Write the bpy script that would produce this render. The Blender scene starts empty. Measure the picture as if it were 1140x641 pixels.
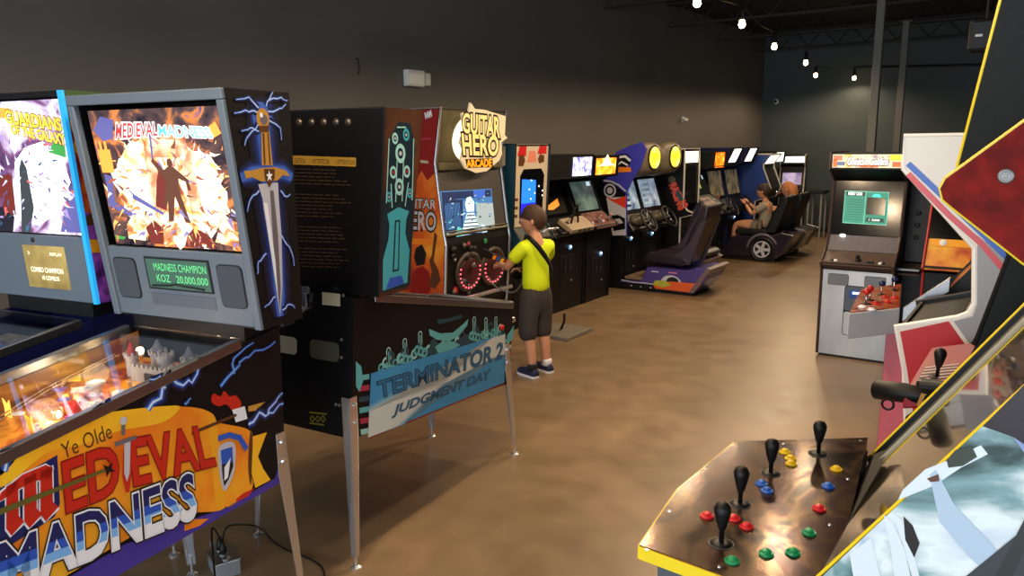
import bpy, bmesh, math, random
from mathutils import Vector as V, Matrix
random.seed(7)
C = bpy.context.scene.collection
PI = math.pi
# ---------------------------------------------------------------- camera
FPX, YAW, PITCH, ROLL, CH = 850.0, math.radians(35.2), math.radians(10.6), math.radians(0.6), 1.78
fwd = V((-math.sin(YAW)*math.cos(PITCH), math.cos(YAW)*math.cos(PITCH), -math.sin(PITCH)))
rt0 = V((math.cos(YAW), math.sin(YAW), 0)); up0 = rt0.cross(fwd)
RT = rt0*math.cos(ROLL) - up0*math.sin(ROLL); UP = up0*math.cos(ROLL) + rt0*math.sin(ROLL)
CAM = V((0, 0, CH))
def ray(px, py): return fwd + RT*((px-570)/FPX) - UP*((py-320.5)/FPX)
def at_z(px, py, z): d = ray(px, py); return CAM + d*((z-CH)/d.z)
def at_y(px, py, y): d = ray(px, py); return CAM + d*(y/d.y)
def at_x(px, py, x): d = ray(px, py); return CAM + d*(x/d.x)
cd = bpy.data.cameras.new('camera'); cam = bpy.data.objects.new('camera', cd); C.objects.link(cam)
cd.sensor_width = 36; cd.lens = FPX/1140*36; cd.clip_start = 0.05
cam.matrix_world = Matrix(((RT.x, UP.x, -fwd.x, 0), (RT.y, UP.y, -fwd.y, 0), (RT.z, UP.z, -fwd.z, CH), (0, 0, 0, 1)))
bpy.context.scene.camera = cam
# ---------------------------------------------------------------- materials
def lin(c):
    return tuple((x/255/12.92 if x/255 <= .04045 else ((x/255+.055)/1.055)**2.4) for x in c) + (1,)
MC = {}
def mat(name, rgb=None, rough=.5, metal=0., emit=0., ergb=None, var=0., vscale=8., bump=0., coat=0., spec=.5):
    if name in MC: return MC[name]
    m = bpy.data.materials.new(name); m.use_nodes = True; nt = m.node_tree; b = nt.nodes['Principled BSDF']
    b.inputs['Base Color'].default_value = lin(rgb); b.inputs['Roughness'].default_value = rough
    b.inputs['Metallic'].default_value = metal; b.inputs['Specular IOR Level'].default_value = spec
    if coat: b.inputs['Coat Weight'].default_value = coat; b.inputs['Coat Roughness'].default_value = .08
    if emit: b.inputs['Emission Color'].default_value = lin(ergb or rgb); b.inputs['Emission Strength'].default_value = emit
    if var or bump:
        tc = nt.nodes.new('ShaderNodeTexCoord'); n = nt.nodes.new('ShaderNodeTexNoise')
        n.inputs['Scale'].default_value = vscale; n.inputs['Detail'].default_value = 5
        nt.links.new(tc.outputs['Object'], n.inputs['Vector'])
        if var:
            mx = nt.nodes.new('ShaderNodeMix'); mx.data_type = 'RGBA'
            c = lin(rgb); mx.inputs[6].default_value = tuple(x*(1-var) for x in c[:3])+(1,); mx.inputs[7].default_value = tuple(min(1, x*(1+var)) for x in c[:3])+(1,)
            nt.links.new(n.outputs['Fac'], mx.inputs[0]); nt.links.new(mx.outputs[2], b.inputs['Base Color'])
        if bump:
            bp = nt.nodes.new('ShaderNodeBump'); bp.inputs['Strength'].default_value = bump; bp.inputs['Distance'].default_value = .01
            nt.links.new(n.outputs['Fac'], bp.inputs['Height']); nt.links.new(bp.outputs['Normal'], b.inputs['Normal'])
    MC[name] = m; return m
def ramp_mat(name, stops, scale=4., rough=.4, metal=0., emit=0., detail=6., distort=0., space='Object', stretch=(1, 1, 1), coat=0., bump=0., rrange=None):
    if name in MC: return MC[name]
    m = bpy.data.materials.new(name); m.use_nodes = True; nt = m.node_tree; b = nt.nodes['Principled BSDF']
    tc = nt.nodes.new('ShaderNodeTexCoord'); mp = nt.nodes.new('ShaderNodeMapping'); mp.inputs['Scale'].default_value = stretch
    n = nt.nodes.new('ShaderNodeTexNoise'); n.inputs['Scale'].default_value = scale; n.inputs['Detail'].default_value = detail; n.inputs['Distortion'].default_value = distort
    r = nt.nodes.new('ShaderNodeValToRGB'); cr = r.color_ramp
    while len(cr.elements) > 2: cr.elements.remove(cr.elements[-1])
    for i, (p, c) in enumerate(stops):
        e = cr.elements[i] if i < 2 else cr.elements.new(p)
        e.position = p; e.color = lin(c)
    nt.links.new(tc.outputs[space], mp.inputs['Vector']); nt.links.new(mp.outputs[0], n.inputs['Vector']); nt.links.new(n.outputs['Fac'], r.inputs[0])
    nt.links.new(r.outputs[0], b.inputs['Base Color']); b.inputs['Roughness'].default_value = rough; b.inputs['Metallic'].default_value = metal
    if coat: b.inputs['Coat Weight'].default_value = coat
    if emit: nt.links.new(r.outputs[0], b.inputs['Emission Color']); b.inputs['Emission Strength'].default_value = emit
    if bump:
        bp = nt.nodes.new('ShaderNodeBump'); bp.inputs['Strength'].default_value = bump; bp.inputs['Distance'].default_value = .005
        nt.links.new(n.outputs['Fac'], bp.inputs['Height']); nt.links.new(bp.outputs['Normal'], b.inputs['Normal'])
    if rrange:
        mr = nt.nodes.new('ShaderNodeMapRange'); mr.inputs['To Min'].default_value = rrange[0]; mr.inputs['To Max'].default_value = rrange[1]
        nt.links.new(n.outputs['Fac'], mr.inputs['Value']); nt.links.new(mr.outputs[0], b.inputs['Roughness'])
    MC[name] = m; return m
def glass_mat(name, refl=.1, tint=(255, 255, 255), rough=.02):
    if name in MC: return MC[name]
    m = bpy.data.materials.new(name); m.use_nodes = True; nt = m.node_tree
    for n in list(nt.nodes): nt.nodes.remove(n)
    o = nt.nodes.new('ShaderNodeOutputMaterial'); t = nt.nodes.new('ShaderNodeBsdfTransparent'); g = nt.nodes.new('ShaderNodeBsdfGlossy')
    t.inputs[0].default_value = lin(tint); g.inputs['Roughness'].default_value = rough
    f = nt.nodes.new('ShaderNodeFresnel'); f.inputs[0].default_value = 1.5
    a = nt.nodes.new('ShaderNodeMath'); a.operation = 'ADD'; a.inputs[1].default_value = refl; a.use_clamp = True
    mx = nt.nodes.new('ShaderNodeMixShader'); k_ = nt.nodes.new('ShaderNodeMath'); k_.operation = 'MULTIPLY'; k_.inputs[1].default_value = .30; nt.links.new(f.outputs[0], k_.inputs[0]); nt.links.new(k_.outputs[0], a.inputs[0]); nt.links.new(a.outputs[0], mx.inputs[0])
    nt.links.new(t.outputs[0], mx.inputs[1]); nt.links.new(g.outputs[0], mx.inputs[2]); nt.links.new(mx.outputs[0], o.inputs[0])
    MC[name] = m; return m
def glow(name, rgb, s): return mat(name, rgb, rough=.4, emit=s)
BLK = mat('black_laminate', (11, 11, 14), .45, var=.25, vscale=3, spec=.3)
BLKV = mat('black_vinyl', (10, 10, 12), .5, spec=.35)
CHAR = mat('charcoal_plastic', (27, 28, 32), .45, spec=.35)
GRY = mat('grey_bezel', (98, 108, 120), .45, var=.08)
DGRY = mat('dark_grey', (52, 56, 64), .5)
CHR = mat('chrome', (226, 229, 234), .22, .9)
STL = mat('brushed_steel', (150, 150, 152), .33, 1, var=.1, vscale=30)
ALU = mat('dull_aluminium', (150, 152, 155), .5, .6, var=.1)
WHT = mat('white_paint', (225, 225, 220), .45, var=.03)
YEL = mat('yellow_molding', (232, 205, 30), .4)
RED = mat('red_paint', (190, 30, 32), .4)
BLU = mat('blue_paint', (35, 80, 170), .4)
SCRD = mat('dark_screen_glass', (8, 9, 11), .12)
GLASS = glass_mat('clear_glass', .02)
# ---------------------------------------------------------------- text
TXC = {}
def text_geo(s, off=0., shear=0.):
    k = (s, off, shear)
    if k in TXC: return TXC[k]
    c = bpy.data.curves.new('t', 'FONT'); c.body = s; c.size = 1; c.offset = off; c.shear = shear; c.resolution_u = 3
    o = bpy.data.objects.new('t', c); C.objects.link(o)
    dg = bpy.context.evaluated_depsgraph_get(); me = bpy.data.meshes.new_from_object(o.evaluated_get(dg))
    vs = [(v.co.x, v.co.y) for v in me.vertices]; fs = [tuple(p.vertices) for p in me.polygons]
    bpy.data.objects.remove(o); bpy.data.curves.remove(c); bpy.data.meshes.remove(me)
    TXC[k] = (vs, fs); return TXC[k]
def text_box(s, shear=0.):
    vs, _ = text_geo(s, 0., shear)
    xs = [v[0] for v in vs]; ys = [v[1] for v in vs]
    return min(xs), max(xs), min(ys), max(ys)
# ---------------------------------------------------------------- frames: a plane with its own 2-D axes
class Fr:
    def __init__(s, o, u, v, M=None):
        s.o = V(o); s.u = V(u).normalized(); s.v = V(v); s.v = (s.v - s.u*s.v.dot(s.u)).normalized(); s.n = s.u.cross(s.v); s.M = M or Matrix()
    def p(s, a, b, h=0.): return s.o + s.u*a + s.v*b + s.n*h
    def px(s, x, y):
        Mi = s.M.inverted(); o = Mi @ CAM; d = Mi.to_3x3() @ ray(x, y)
        q = o + d*((s.o-o).dot(s.n)/d.dot(s.n)) - s.o
        return (q.dot(s.u), q.dot(s.v))
LAY = .0009
class MB:
    def __init__(s): s.v = []; s.f = []; s.mi = []; s.mats = []
    def _m(s, m):
        if m not in s.mats: s.mats.append(m)
        return s.mats.index(m)
    def add(s, vs, fs, m):
        b = len(s.v); s.v += [tuple(v) for v in vs]; k = s._m(m)
        for f in fs: s.f.append(tuple(b+i for i in f)); s.mi.append(k)
        return s
    def box(s, x0, x1, y0, y1, z0, z1, m):
        vs = [(x, y, z) for z in (z0, z1) for y in (y0, y1) for x in (x0, x1)]
        return s.add(vs, [(0, 2, 3, 1), (4, 5, 7, 6), (0, 1, 5, 4), (2, 6, 7, 3), (0, 4, 6, 2), (1, 3, 7, 5)], m)
    def obox(s, c, ax, ay, az, m):      # oriented: centre and half axes
        c = V(c); vs = [c+V(ax)*i+V(ay)*j+V(az)*k for k in (-1, 1) for j in (-1, 1) for i in (-1, 1)]
        return s.add(vs, [(0, 2, 3, 1), (4, 5, 7, 6), (0, 1, 5, 4), (2, 6, 7, 3), (0, 4, 6, 2), (1, 3, 7, 5)], m)
    def ext(s, pts, dv, m):             # polygon (3-D points) extruded by vector
        n = len(pts); dv = V(dv); a = [V(p) for p in pts]; vs = a + [p+dv for p in a]
        fs = [tuple(range(n))[::-1], tuple(range(n, 2*n))] + [(i, (i+1) % n, n+(i+1) % n, n+i) for i in range(n)]
        return s.add(vs, fs, m)
    def yz(s, pts, x0, x1, m): return s.ext([(x0, y, z) for y, z in pts], (x1-x0, 0, 0), m)
    def xy(s, pts, z0, z1, m): return s.ext([(x, y, z0) for x, y in pts], (0, 0, z1-z0), m)
    def tube(s, path, r, m, n=8, closed=False):
        P = [V(p) for p in path]; N = len(P); rs = r if isinstance(r, (list, tuple)) else [r]*N; rings = []; ref = None
        for i, p in enumerate(P):
            if closed: t = (P[(i+1) % N]-P[i-1])
            else: t = (P[min(i+1, N-1)]-P[max(i-1, 0)])
            t = t.normalized() if t.length > 1e-9 else V((0, 0, 1))
            if ref is None: ref = t.orthogonal().normalized()
            ref = (ref - t*ref.dot(t)); ref = ref.normalized() if ref.length > 1e-6 else t.orthogonal().normalized()
            b = t.cross(ref); rings.append([p + (ref*math.cos(2*PI*k/n) + b*math.sin(2*PI*k/n))*rs[i] for k in range(n)])
        vs = [q for g in rings for q in g]; fs = []
        for i in range(N if closed else N-1):
            j = (i+1) % N
            for k in range(n): fs.append((i*n+k, i*n+(k+1) % n, j*n+(k+1) % n, j*n+k))
        if not closed: fs += [tuple(range(n))[::-1], tuple((N-1)*n+k for k in range(n))]
        return s.add(vs, fs, m)
    def lathe(s, o, ax, prof, m, n=20):   # prof [(r,h)] along axis
        o = V(o); ax = V(ax).normalized(); u = ax.orthogonal().normalized(); w = ax.cross(u); vs = []
        for r, h in prof:
            for k in range(n): vs.append(o+ax*h+(u*math.cos(2*PI*k/n)+w*math.sin(2*PI*k/n))*max(r, 1e-4))
        N = len(prof); fs = [(i*n+k, i*n+(k+1) % n, (i+1)*n+(k+1) % n, (i+1)*n+k) for i in range(N-1) for k in range(n)]
        fs += [tuple(range(n))[::-1], tuple((N-1)*n+k for k in range(n))]
        return s.add(vs, fs, m)
    def ball(s, c, r, m, n=14, sc=(1, 1, 1)):
        c = V(c); vs = []; fs = []; R = n//2
        for i in range(1, R):
            th = PI*i/R
            for k in range(n): vs.append(c+V((math.sin(th)*math.cos(2*PI*k/n)*r*sc[0], math.sin(th)*math.sin(2*PI*k/n)*r*sc[1], math.cos(th)*r*sc[2])))
        a = len(vs); vs += [c+V((0, 0, r*sc[2])), c-V((0, 0, r*sc[2]))]
        for i in range(R-2):
            for k in range(n): fs.append((i*n+k, (i+1)*n+k, (i+1)*n+(k+1) % n, i*n+(k+1) % n))
        for k in range(n): fs.append((a, k, (k+1) % n)); fs.append((a+1, (R-2)*n+(k+1) % n, (R-2)*n+k))
        return s.add(vs, fs, m)
    # flat artwork on a frame
    def poly(s, F, pts, m, L=1): return s.add([F.p(a, b, L*LAY) for a, b in pts], [tuple(range(len(pts)))], m)
    def ppx(s, F, pts, m, L=1): return s.poly(F, [F.px(*q) for q in pts], m, L)
    def rib(s, F, pts, w, m, L=1):
        ws = w if isinstance(w, (list, tuple)) else [w]*len(pts); P = [V((a, b, 0)) for a, b in pts]; lft = []; rgt = []
        for i, p in enumerate(P):
            t = P[min(i+1, len(P)-1)]-P[max(i-1, 0)]; t = t.normalized(); q = V((-t.y, t.x, 0))*ws[i]/2
            lft.append(p+q); rgt.append(p-q)
        vs = [F.p(q.x, q.y, L*LAY) for q in lft+rgt]; n = len(P)
        return s.add(vs, [(i, i+1, n+i+1, n+i) for i in range(n-1)], m)
    def ribpx(s, F, pts, w, m, L=1): return s.rib(F, [F.px(*q) for q in pts], w, m, L)
    def disc(s, F, a, b, r, m, L=1, n=24, ry=None): return s.poly(F, [(a+r*math.cos(2*PI*k/n), b+(ry or r)*math.sin(2*PI*k/n)) for k in range(n)], m, L)
    def ring(s, F, a, b, r0, r1, m, L=1, n=24, k=1.):
        vs = [F.p(a+r*math.cos(2*PI*i/n), b+k*r*math.sin(2*PI*i/n), L*LAY) for r in (r0, r1) for i in range(n)]
        return s.add(vs, [(i, (i+1) % n, n+(i+1) % n, n+i) for i in range(n)], m)
    def text(s, F, st, quad, m, L=2, off=0., shear=0., warp=None, thick=0.):   # quad bl br tr tl in frame coordinates
        vs, fs = text_geo(st, off, shear); x0, x1, y0, y1 = text_box(st, shear); out = []
        for x, y in vs:
            a = (x-x0)/(x1-x0); b = (y-y0)/(y1-y0)
            if warp: a, b = warp(a, b)
            q = [V(k) for k in quad]; p = q[0]*(1-a)*(1-b)+q[1]*a*(1-b)+q[2]*a*b+q[3]*(1-a)*b
            out.append(F.p(p.x, p.y, L*LAY+thick))
        return s.add(out, fs, m)
    def textpx(s, F, st, quad, m, **k): return s.text(F, st, [F.px(*q) for q in quad], m, **k)
    def trect(s, F, st, x0, x1, y0, y1, m, **k): return s.text(F, st, [(x0, y0), (x1, y0), (x1, y1), (x0, y1)], m, **k)
    def build(s, name, parent=None, smooth=False, bevel=0., seg=2, fix=True):
        me = bpy.data.meshes.new(name); me.from_pydata(s.v, [], s.f)
        for m in s.mats: me.materials.append(m)
        for p, k in zip(me.polygons, s.mi): p.material_index = k; p.use_smooth = smooth
        if fix:
            bm = bmesh.new(); bm.from_mesh(me); bmesh.ops.recalc_face_normals(bm, faces=bm.faces); bm.to_mesh(me); bm.free()
        me.update()
        o = bpy.data.objects.new(name, me); C.objects.link(o)
        if parent: o.parent = parent
        if bevel:
            b = o.modifiers.new('bevel', 'BEVEL'); b.width = bevel; b.segments = seg; b.limit_method = 'ANGLE'; b.angle_limit = .6
        return o
def tag(o, label=None, cat=None, group=None, kind=None):
    if label: o['label'] = label
    if cat: o['category'] = cat
    if group: o['group'] = group
    if kind: o['kind'] = kind
    return o
def thing(name, label, cat, loc=(0, 0, 0), rz=0, group=None):
    o = bpy.data.objects.new(name, None); C.objects.link(o); o.location = loc; o.rotation_euler = (0, 0, rz); o.empty_display_size = .1
    return tag(o, label, cat, group)
def mw(loc, rz): return Matrix.Translation(V(loc)) @ Matrix.Rotation(rz, 4, 'Z')
def copy_tree(o, parent=None):
    c = o.copy(); C.objects.link(c); c.parent = parent
    for ch in o.children: copy_tree(ch, c)
    return c
def struct(o): o['kind'] = 'structure'; return o
def arc(cx, cy, r, a0, a1, n=8, ry=None): return [(cx+r*math.cos(math.radians(a0+(a1-a0)*i/n)), cy+(ry or r)*math.sin(math.radians(a0+(a1-a0)*i/n))) for i in range(n+1)]
def sm(pts, n=6):
    out = []; N = len(pts)
    for i in range(N):
        p0, p1, p2, p3 = (pts[(i+k-1) % N] for k in range(4))
        for k in range(n):
            t = k/n; out.append(tuple(.5*((2*p1[j])+(p2[j]-p0[j])*t+(2*p0[j]-5*p1[j]+4*p2[j]-p3[j])*t*t+(3*p1[j]-p0[j]-3*p2[j]+p3[j])*t**3) for j in (0, 1)))
    return out
def jag(p0, p1, n=7, amp=.02, seed=1):
    R = random.Random(seed); out = []
    for i in range(n+1):
        t = i/n; a = p0[0]+(p1[0]-p0[0])*t; b = p0[1]+(p1[1]-p0[1])*t
        k = 0 if i in (0, n) else amp
        out.append((a+R.uniform(-k, k), b+R.uniform(-k, k)))
    return out
# ---------------------------------------------------------------- the room
XL, YF, ZC = -5.0, 16.0, 3.85
WALL = ramp_mat('charcoal_wall_paint', [(.3, (84, 81, 77)), (.7, (92, 88, 84))], 1.2, .62)
WALLF = ramp_mat('slate_wall_paint', [(.3, (56, 66, 67)), (.7, (64, 75, 75))], 1.2, .65)
CEIL = mat('black_ceiling_paint', (24, 22, 23), .8)
def floor_mat():
    m = bpy.data.materials.new('stained_concrete'); m.use_nodes = True; nt = m.node_tree; b = nt.nodes['Principled BSDF']
    tc = nt.nodes.new('ShaderNodeTexCoord')
    def noise(sc, det, dist=0.):
        n = nt.nodes.new('ShaderNodeTexNoise'); n.inputs['Scale'].default_value = sc; n.inputs['Detail'].default_value = det; n.inputs['Distortion'].default_value = dist
        nt.links.new(tc.outputs['Object'], n.inputs['Vector']); return n
    a, c, d = noise(.8, 8, .6), noise(5, 8, .3), noise(.35, 3)
    r1 = nt.nodes.new('ShaderNodeValToRGB'); r1.color_ramp.elements[0].position = .3; r1.color_ramp.elements[0].color = lin((118, 97, 73)); r1.color_ramp.elements[1].position = .72; r1.color_ramp.elements[1].color = lin((156, 130, 98))
    r2 = nt.nodes.new('ShaderNodeValToRGB'); r2.color_ramp.elements[0].position = .25; r2.color_ramp.elements[0].color = lin((170, 165, 160)); r2.color_ramp.elements[1].position = .7; r2.color_ramp.elements[1].color = (1, 1, 1, 1)
    mx = nt.nodes.new('ShaderNodeMix'); mx.data_type = 'RGBA'; mx.blend_type = 'MULTIPLY'; mx.inputs[0].default_value = .45
    nt.links.new(a.outputs['Fac'], r1.inputs[0]); nt.links.new(c.outputs['Fac'], r2.inputs[0]); nt.links.new(r1.outputs[0], mx.inputs[6]); nt.links.new(r2.outputs[0], mx.inputs[7])
    nt.links.new(mx.outputs[2], b.inputs['Base Color'])
    mr = nt.nodes.new('ShaderNodeMapRange'); mr.inputs['To Min'].default_value = .28; mr.inputs['To Max'].default_value = .5
    nt.links.new(c.outputs['Fac'], mr.inputs['Value']); nt.links.new(mr.outputs[0], b.inputs['Roughness'])
    return m
FLOOR = floor_mat()
XR, YB = 6.0, -6.0
struct(MB().box(XL-.2, XR+.2, YB, YF+.2, -.1, 0, FLOOR).build('floor'))
struct(MB().box(XL-.2, XL, YB, YF+.2, 0, ZC+.2, WALL).build('wall_left'))
struct(MB().box(XL, XR, YF, YF+.2, 0, ZC+.2, WALLF).build('wall_far'))
struct(MB().box(XR, XR+.2, YB, YF+.2, 0, ZC+.2, WALL).build('wall_right'))
c = MB().box(XL-.2, XR+.2, YB, YF+.2, ZC, ZC+.15, CEIL)
struct(c.build('ceiling'))
# storefront behind the camera: piers and a header round a wide glazed opening
w = MB(); w.box(XL-.2, XR+.2, YB-.2, YB, 2.9, ZC+.2, WALL)
for x in (XL-.2, XL+3.5, XL+7.2, XR): w.box(x, x+.2, YB-.2, YB, 0, 2.9, WALL)
w.box(XL-.2, XR+.2, YB-.2, YB, 0, .12, WALL)
struct(w.build('wall_near'))
BB = mat('black_baseboard', (16, 16, 17), .5)
struct(MB().box(XL, XL+.012, YB, YF, 0, .1, BB).build('baseboard_left', bevel=.003))
struct(MB().box(XL+.012, XR, YF-.012, YF, 0, .1, BB).build('baseboard_far', bevel=.003))
# bar joists under the deck
JO = mat('joist_paint', (30, 27, 27), .7)
for i, y in enumerate([3.2, 5.2, 7.2, 9.2, 11.2, 13.2, 15.2]):
    j = MB().box(XL+.02, XR-.02, y-.04, y+.04, 3.80, 3.845, JO).box(XL+.02, XR-.02, y-.03, y+.03, 3.50, 3.53, JO)
    n = 22; L = XR-XL-.1
    for k in range(n):
        x0 = XL+.05+L*k/n; x1 = XL+.05+L*(k+1)/n; xm = (x0+x1)/2
        j.tube([(x0, y, 3.52), (xm, y, 3.81)], .011, JO, 6); j.tube([(xm, y, 3.81), (x1, y, 3.52)], .011, JO, 6)
    o = j.build('trim_%d' % (i+1)); struct(o)
# two slender columns, conduit on the far wall
COL = mat('grey_column_paint', (92, 92, 86), .55, var=.1)
def column(px, y, label):
    p = at_y(px[0], px[1], y); t = thing('steel_column', label, 'column', (p.x, y, 0))
    MB().box(-.045, .045, -.045, .045, .012, ZC-.34, COL).build('shaft', t, bevel=.006)
    MB().box(-.1, .1, -.1, .1, 0, .012, COL).build('base_plate', t)
    MB().box(-.08, .08, -.08, .08, ZC-.345, ZC-.335, COL).build('cap_plate', t)
column((976, 80), 10.0, 'slender grey steel column, the left one of the pair, rising behind the arcade cabinet with silver lower front')
column((1005, 80), 13.0, 'slender grey steel column, the right and fainter one of the pair')
t = tag(MB().tube([at_y(950, 75, 15.979), at_y(1096, 72, 15.979)], .022, mat('black_pipe', (12, 12, 12), .5), 8).build('conduit'), 'thin black conduit running level across the far wall', 'pipe')
# fixtures on the walls
t = thing('emergency_light', 'white twin emergency light box on the left wall above the guitar arcade machine', 'light fitting', (XL, 5.50, 2.40), -PI/2)
WP = mat('white_plastic', (205, 205, 198), .5)
MB().box(-.12, .12, 0, .06, -.075, .075, WP).build('housing', t, bevel=.01)
MB().box(-.22, -.135, 0, .05, -.06, .06, WP).build('lamp_head', t, bevel=.015)
MB().box(-.10, .10, .06, .064, -.05, .04, mat('fitting_lens', (225, 225, 215), .3)).build('lens', t)
t = thing('wall_hook', 'small dark hook screwed to the wall, above the back of the black pinball machine', 'hook', (XL, 4.8, 2.47), -PI/2)
MB().tube([(0, 0, .05), (0, .03, .05), (0, .035, .02), (0, .035, -.06), (.012, .03, -.08)], .007, CHAR, 6).build('hook', t)
t = thing('wall_sensor', 'small white motion sensor on the left wall above the yellow-lit racing cabinets', 'sensor', (XL, 11.9, 2.16), -PI/2)
MB().box(-.05, .05, 0, .03, -.06, .04, WP).build('base', t, bevel=.008)
MB().ball((0, .05, -.01), .05, WP, 12, (1.4, 1, .7)).build('dome', t, True)
p = at_y(864, 113, 15.99)
t = thing('wall_camera', 'tiny round camera on the far wall near the corner', 'camera', (p.x, YF, p.z), PI)
MB().lathe((0, 0, 0), (0, 1, 0), [(.05, 0), (.05, .03), (.035, .05)], WP).build('base', t)
MB().ball((0, .05, 0), .03, BLKV).build('lens', t, True)
# hanging black projector/speaker at the top right
p = at_y(1097, 40, 6.0)
t = thing('hanging_speaker', 'small black speaker hung from the ceiling at the upper right', 'speaker', (p.x, 6.0, p.z))
MB().box(-.09, .09, -.08, .08, -.1, .1, BLKV).build('cabinet', t, bevel=.02)
MB().tube([(0, 0, .1), (0, 0, 3.80-p.z)], .008, CHAR, 6).build('hanger', t)
MB().box(-.05, -.01, -.085, -.08, -.01, .005, WP).build('badge', t)
# ---------------------------------------------------------------- string of festoon bulbs
BULB = glow('bulb_glow', (255, 214, 150), 26)
sock = mat('black_socket', (18, 18, 18), .6)
bp = [at_z(*q, 2.93) for q in [(776, 3), (826, 27), (862, 52), (897, 70), (908, 84), (954, 88)]]
for q in bp: q.y = min(q.y, 15.6)
ext = [V((-2.30, 4.7, 2.93)), V((-2.1, 3.0, 2.93)), V((-1.95, 1.2, 2.93)), V((-1.8, -.8, 2.93)), V((-1.7, -3, 2.93))]
names = ['nearest bulb of the festoon string, cut by the top edge of the photo', 'glowing bulb of the festoon string, second from the top of the photo', 'glowing bulb of the festoon string just inside the far corner', 'glowing bulb of the festoon string, upper one of the close pair', 'glowing bulb of the festoon string, lower one of the close pair', 'glowing festoon bulb hung apart, beside the grey column']
path = []
allb = ext[::-1]+bp
for i, q in enumerate(allb):
    path.append((q.x, q.y, 3.10))
    if i < len(allb)-1:
        r = allb[i+1]; path.append(((q.x+r.x)/2, (q.y+r.y)/2, 3.05+.0))
tag(MB().tube(path, .006, sock, 6).build('light_string_cable'), 'thin black festoon cable carrying the bulbs along the ceiling', 'cable')
for i, q in enumerate(allb):
    k = i-len(ext); vis = k >= 0
    t = thing('festoon_bulb', names[k] if vis else 'festoon bulb of the string along the left wall, above or behind the viewer', 'light bulb', (q.x, q.y, 2.93), 0, 'bulbs of the festoon string')
    MB().lathe((0, 0, .04), (0, 0, 1), [(.05, 0), (.03, .03), (.022, .05), (.022, .118)], sock, 14).build('socket', t, True)
    MB().lathe((0, 0, -.05), (0, 0, 1), [(.002, .01), (.024, .02), (.034, .042), (.028, .07), (.02, .1)], BULB, 14).build('bulb', t, True)
    l = bpy.data.lights.new('bulb_lamp', 'SPOT'); l.energy = (88 if i > 1 else 50) if q.y < 14.5 else 22; l.color = (1, .74, .47); l.spot_size = math.radians(172); l.spot_blend = .35; l.shadow_soft_size = .06
    lo = bpy.data.objects.new('bulb_lamp', l); C.objects.link(lo); lo.parent = t; lo.location = (0, 0, -.07)
up = [(-1.0, .8), (-1.15, 2.5), (-1.35, 4.2), (-1.55, 5.9), (-1.75, 7.5)]
tag(MB().tube([(x, y, 3.57) for x, y in up], .006, sock, 6).build('light_string_cable'), 'thin black festoon cable high over the middle of the aisle', 'cable')
for x, y in up:
    t = thing('festoon_bulb', 'festoon bulb hung higher over the middle of the aisle', 'light bulb', (x, y, 3.4), 0, 'bulbs of the aisle string')
    MB().lathe((0, 0, .04), (0, 0, 1), [(.05, 0), (.03, .03), (.022, .05), (.022, .12)], sock, 14).build('socket', t, True)
    MB().lathe((0, 0, -.05), (0, 0, 1), [(.002, .01), (.024, .02), (.034, .042), (.028, .07), (.02, .1)], BULB, 14).build('bulb', t, True)
    l = bpy.data.lights.new('bulb_lamp', 'SPOT'); l.energy = 42; l.color = (1, .77, .52); l.spot_size = math.radians(150); l.spot_blend = .5; l.shadow_soft_size = .06
    lo = bpy.data.objects.new('bulb_lamp', l); C.objects.link(lo); lo.parent = t; lo.location = (0, 0, -.07)
# daylight from the storefront
def area(name, loc, rot, sx, sy, e, col):
    l = bpy.data.lights.new(name, 'AREA'); l.shape = 'RECTANGLE'; l.size = sx; l.size_y = sy; l.energy = e; l.color = col
    o = bpy.data.objects.new(name, l); C.objects.link(o); o.location = loc; o.rotation_euler = rot; return o
area('storefront_daylight', (-1.0, YB+.05, 1.55), (math.radians(83), 0, 0), 8.5, 2.6, 560, (.80, .90, 1.0))
area('side_daylight_fill', (XR-.05, -1.5, 1.6), (math.radians(84), 0, math.radians(90)), 5.0, 2.4, 330, (.82, .91, 1.0))  # added cool fill in front of the solid right wall; no window opening there
wd = bpy.data.worlds.new('world'); bpy.context.scene.world = wd; wd.use_nodes = True
wd.node_tree.nodes['Background'].inputs[0].default_value = (.6, .75, 1, 1); wd.node_tree.nodes['Background'].inputs[1].default_value = .6
# ---------------------------------------------------------------- pinball machines
def leg(parent, x, y, ztop, sx, sy, H=.0, foot=None):
    """chrome angle leg at a cabinet corner, splayed outwards a little"""
    m = MB(); top = V((x, y, ztop)); bot = V((x+sx*.02, y+sy*.035, .05))
    for ax, w in (((-sx, 0, 0), .046), ((0, -sy, 0), .046)):
        a = V(ax)*w; t = .0035
        other = V((0, -sy*t, 0)) if ax[0] else V((-sx*t, 0, 0))
        pts = [top, top+a, top+a*1.0-V((0, 0, .16)), bot+a*.55, bot]
        m.ext(pts, other, CHR)
    l = m.build('leg', parent, bevel=.001)
    b = MB()
    for dz in (.035, .11):
        b.lathe((x+sx*.002, y-sy*.025, ztop-dz), (sx, 0, 0), [(.011, 0), (.011, .004), (.006, .008)], CHR, 10)
    b.build('leg_bolt', l)
    f = MB().tube([bot+V((-sx*.008, -sy*.008, .04)), bot+V((-sx*.008, -sy*.008, -.035))], .006, CHR, 8)
    f.lathe(bot+V((-sx*.008, -sy*.008, -.05)), (0, 0, 1), [(.024, 0), (.024, .006), (.012, .014)], CHR, 14)
    f.build('leveler', l)
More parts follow.
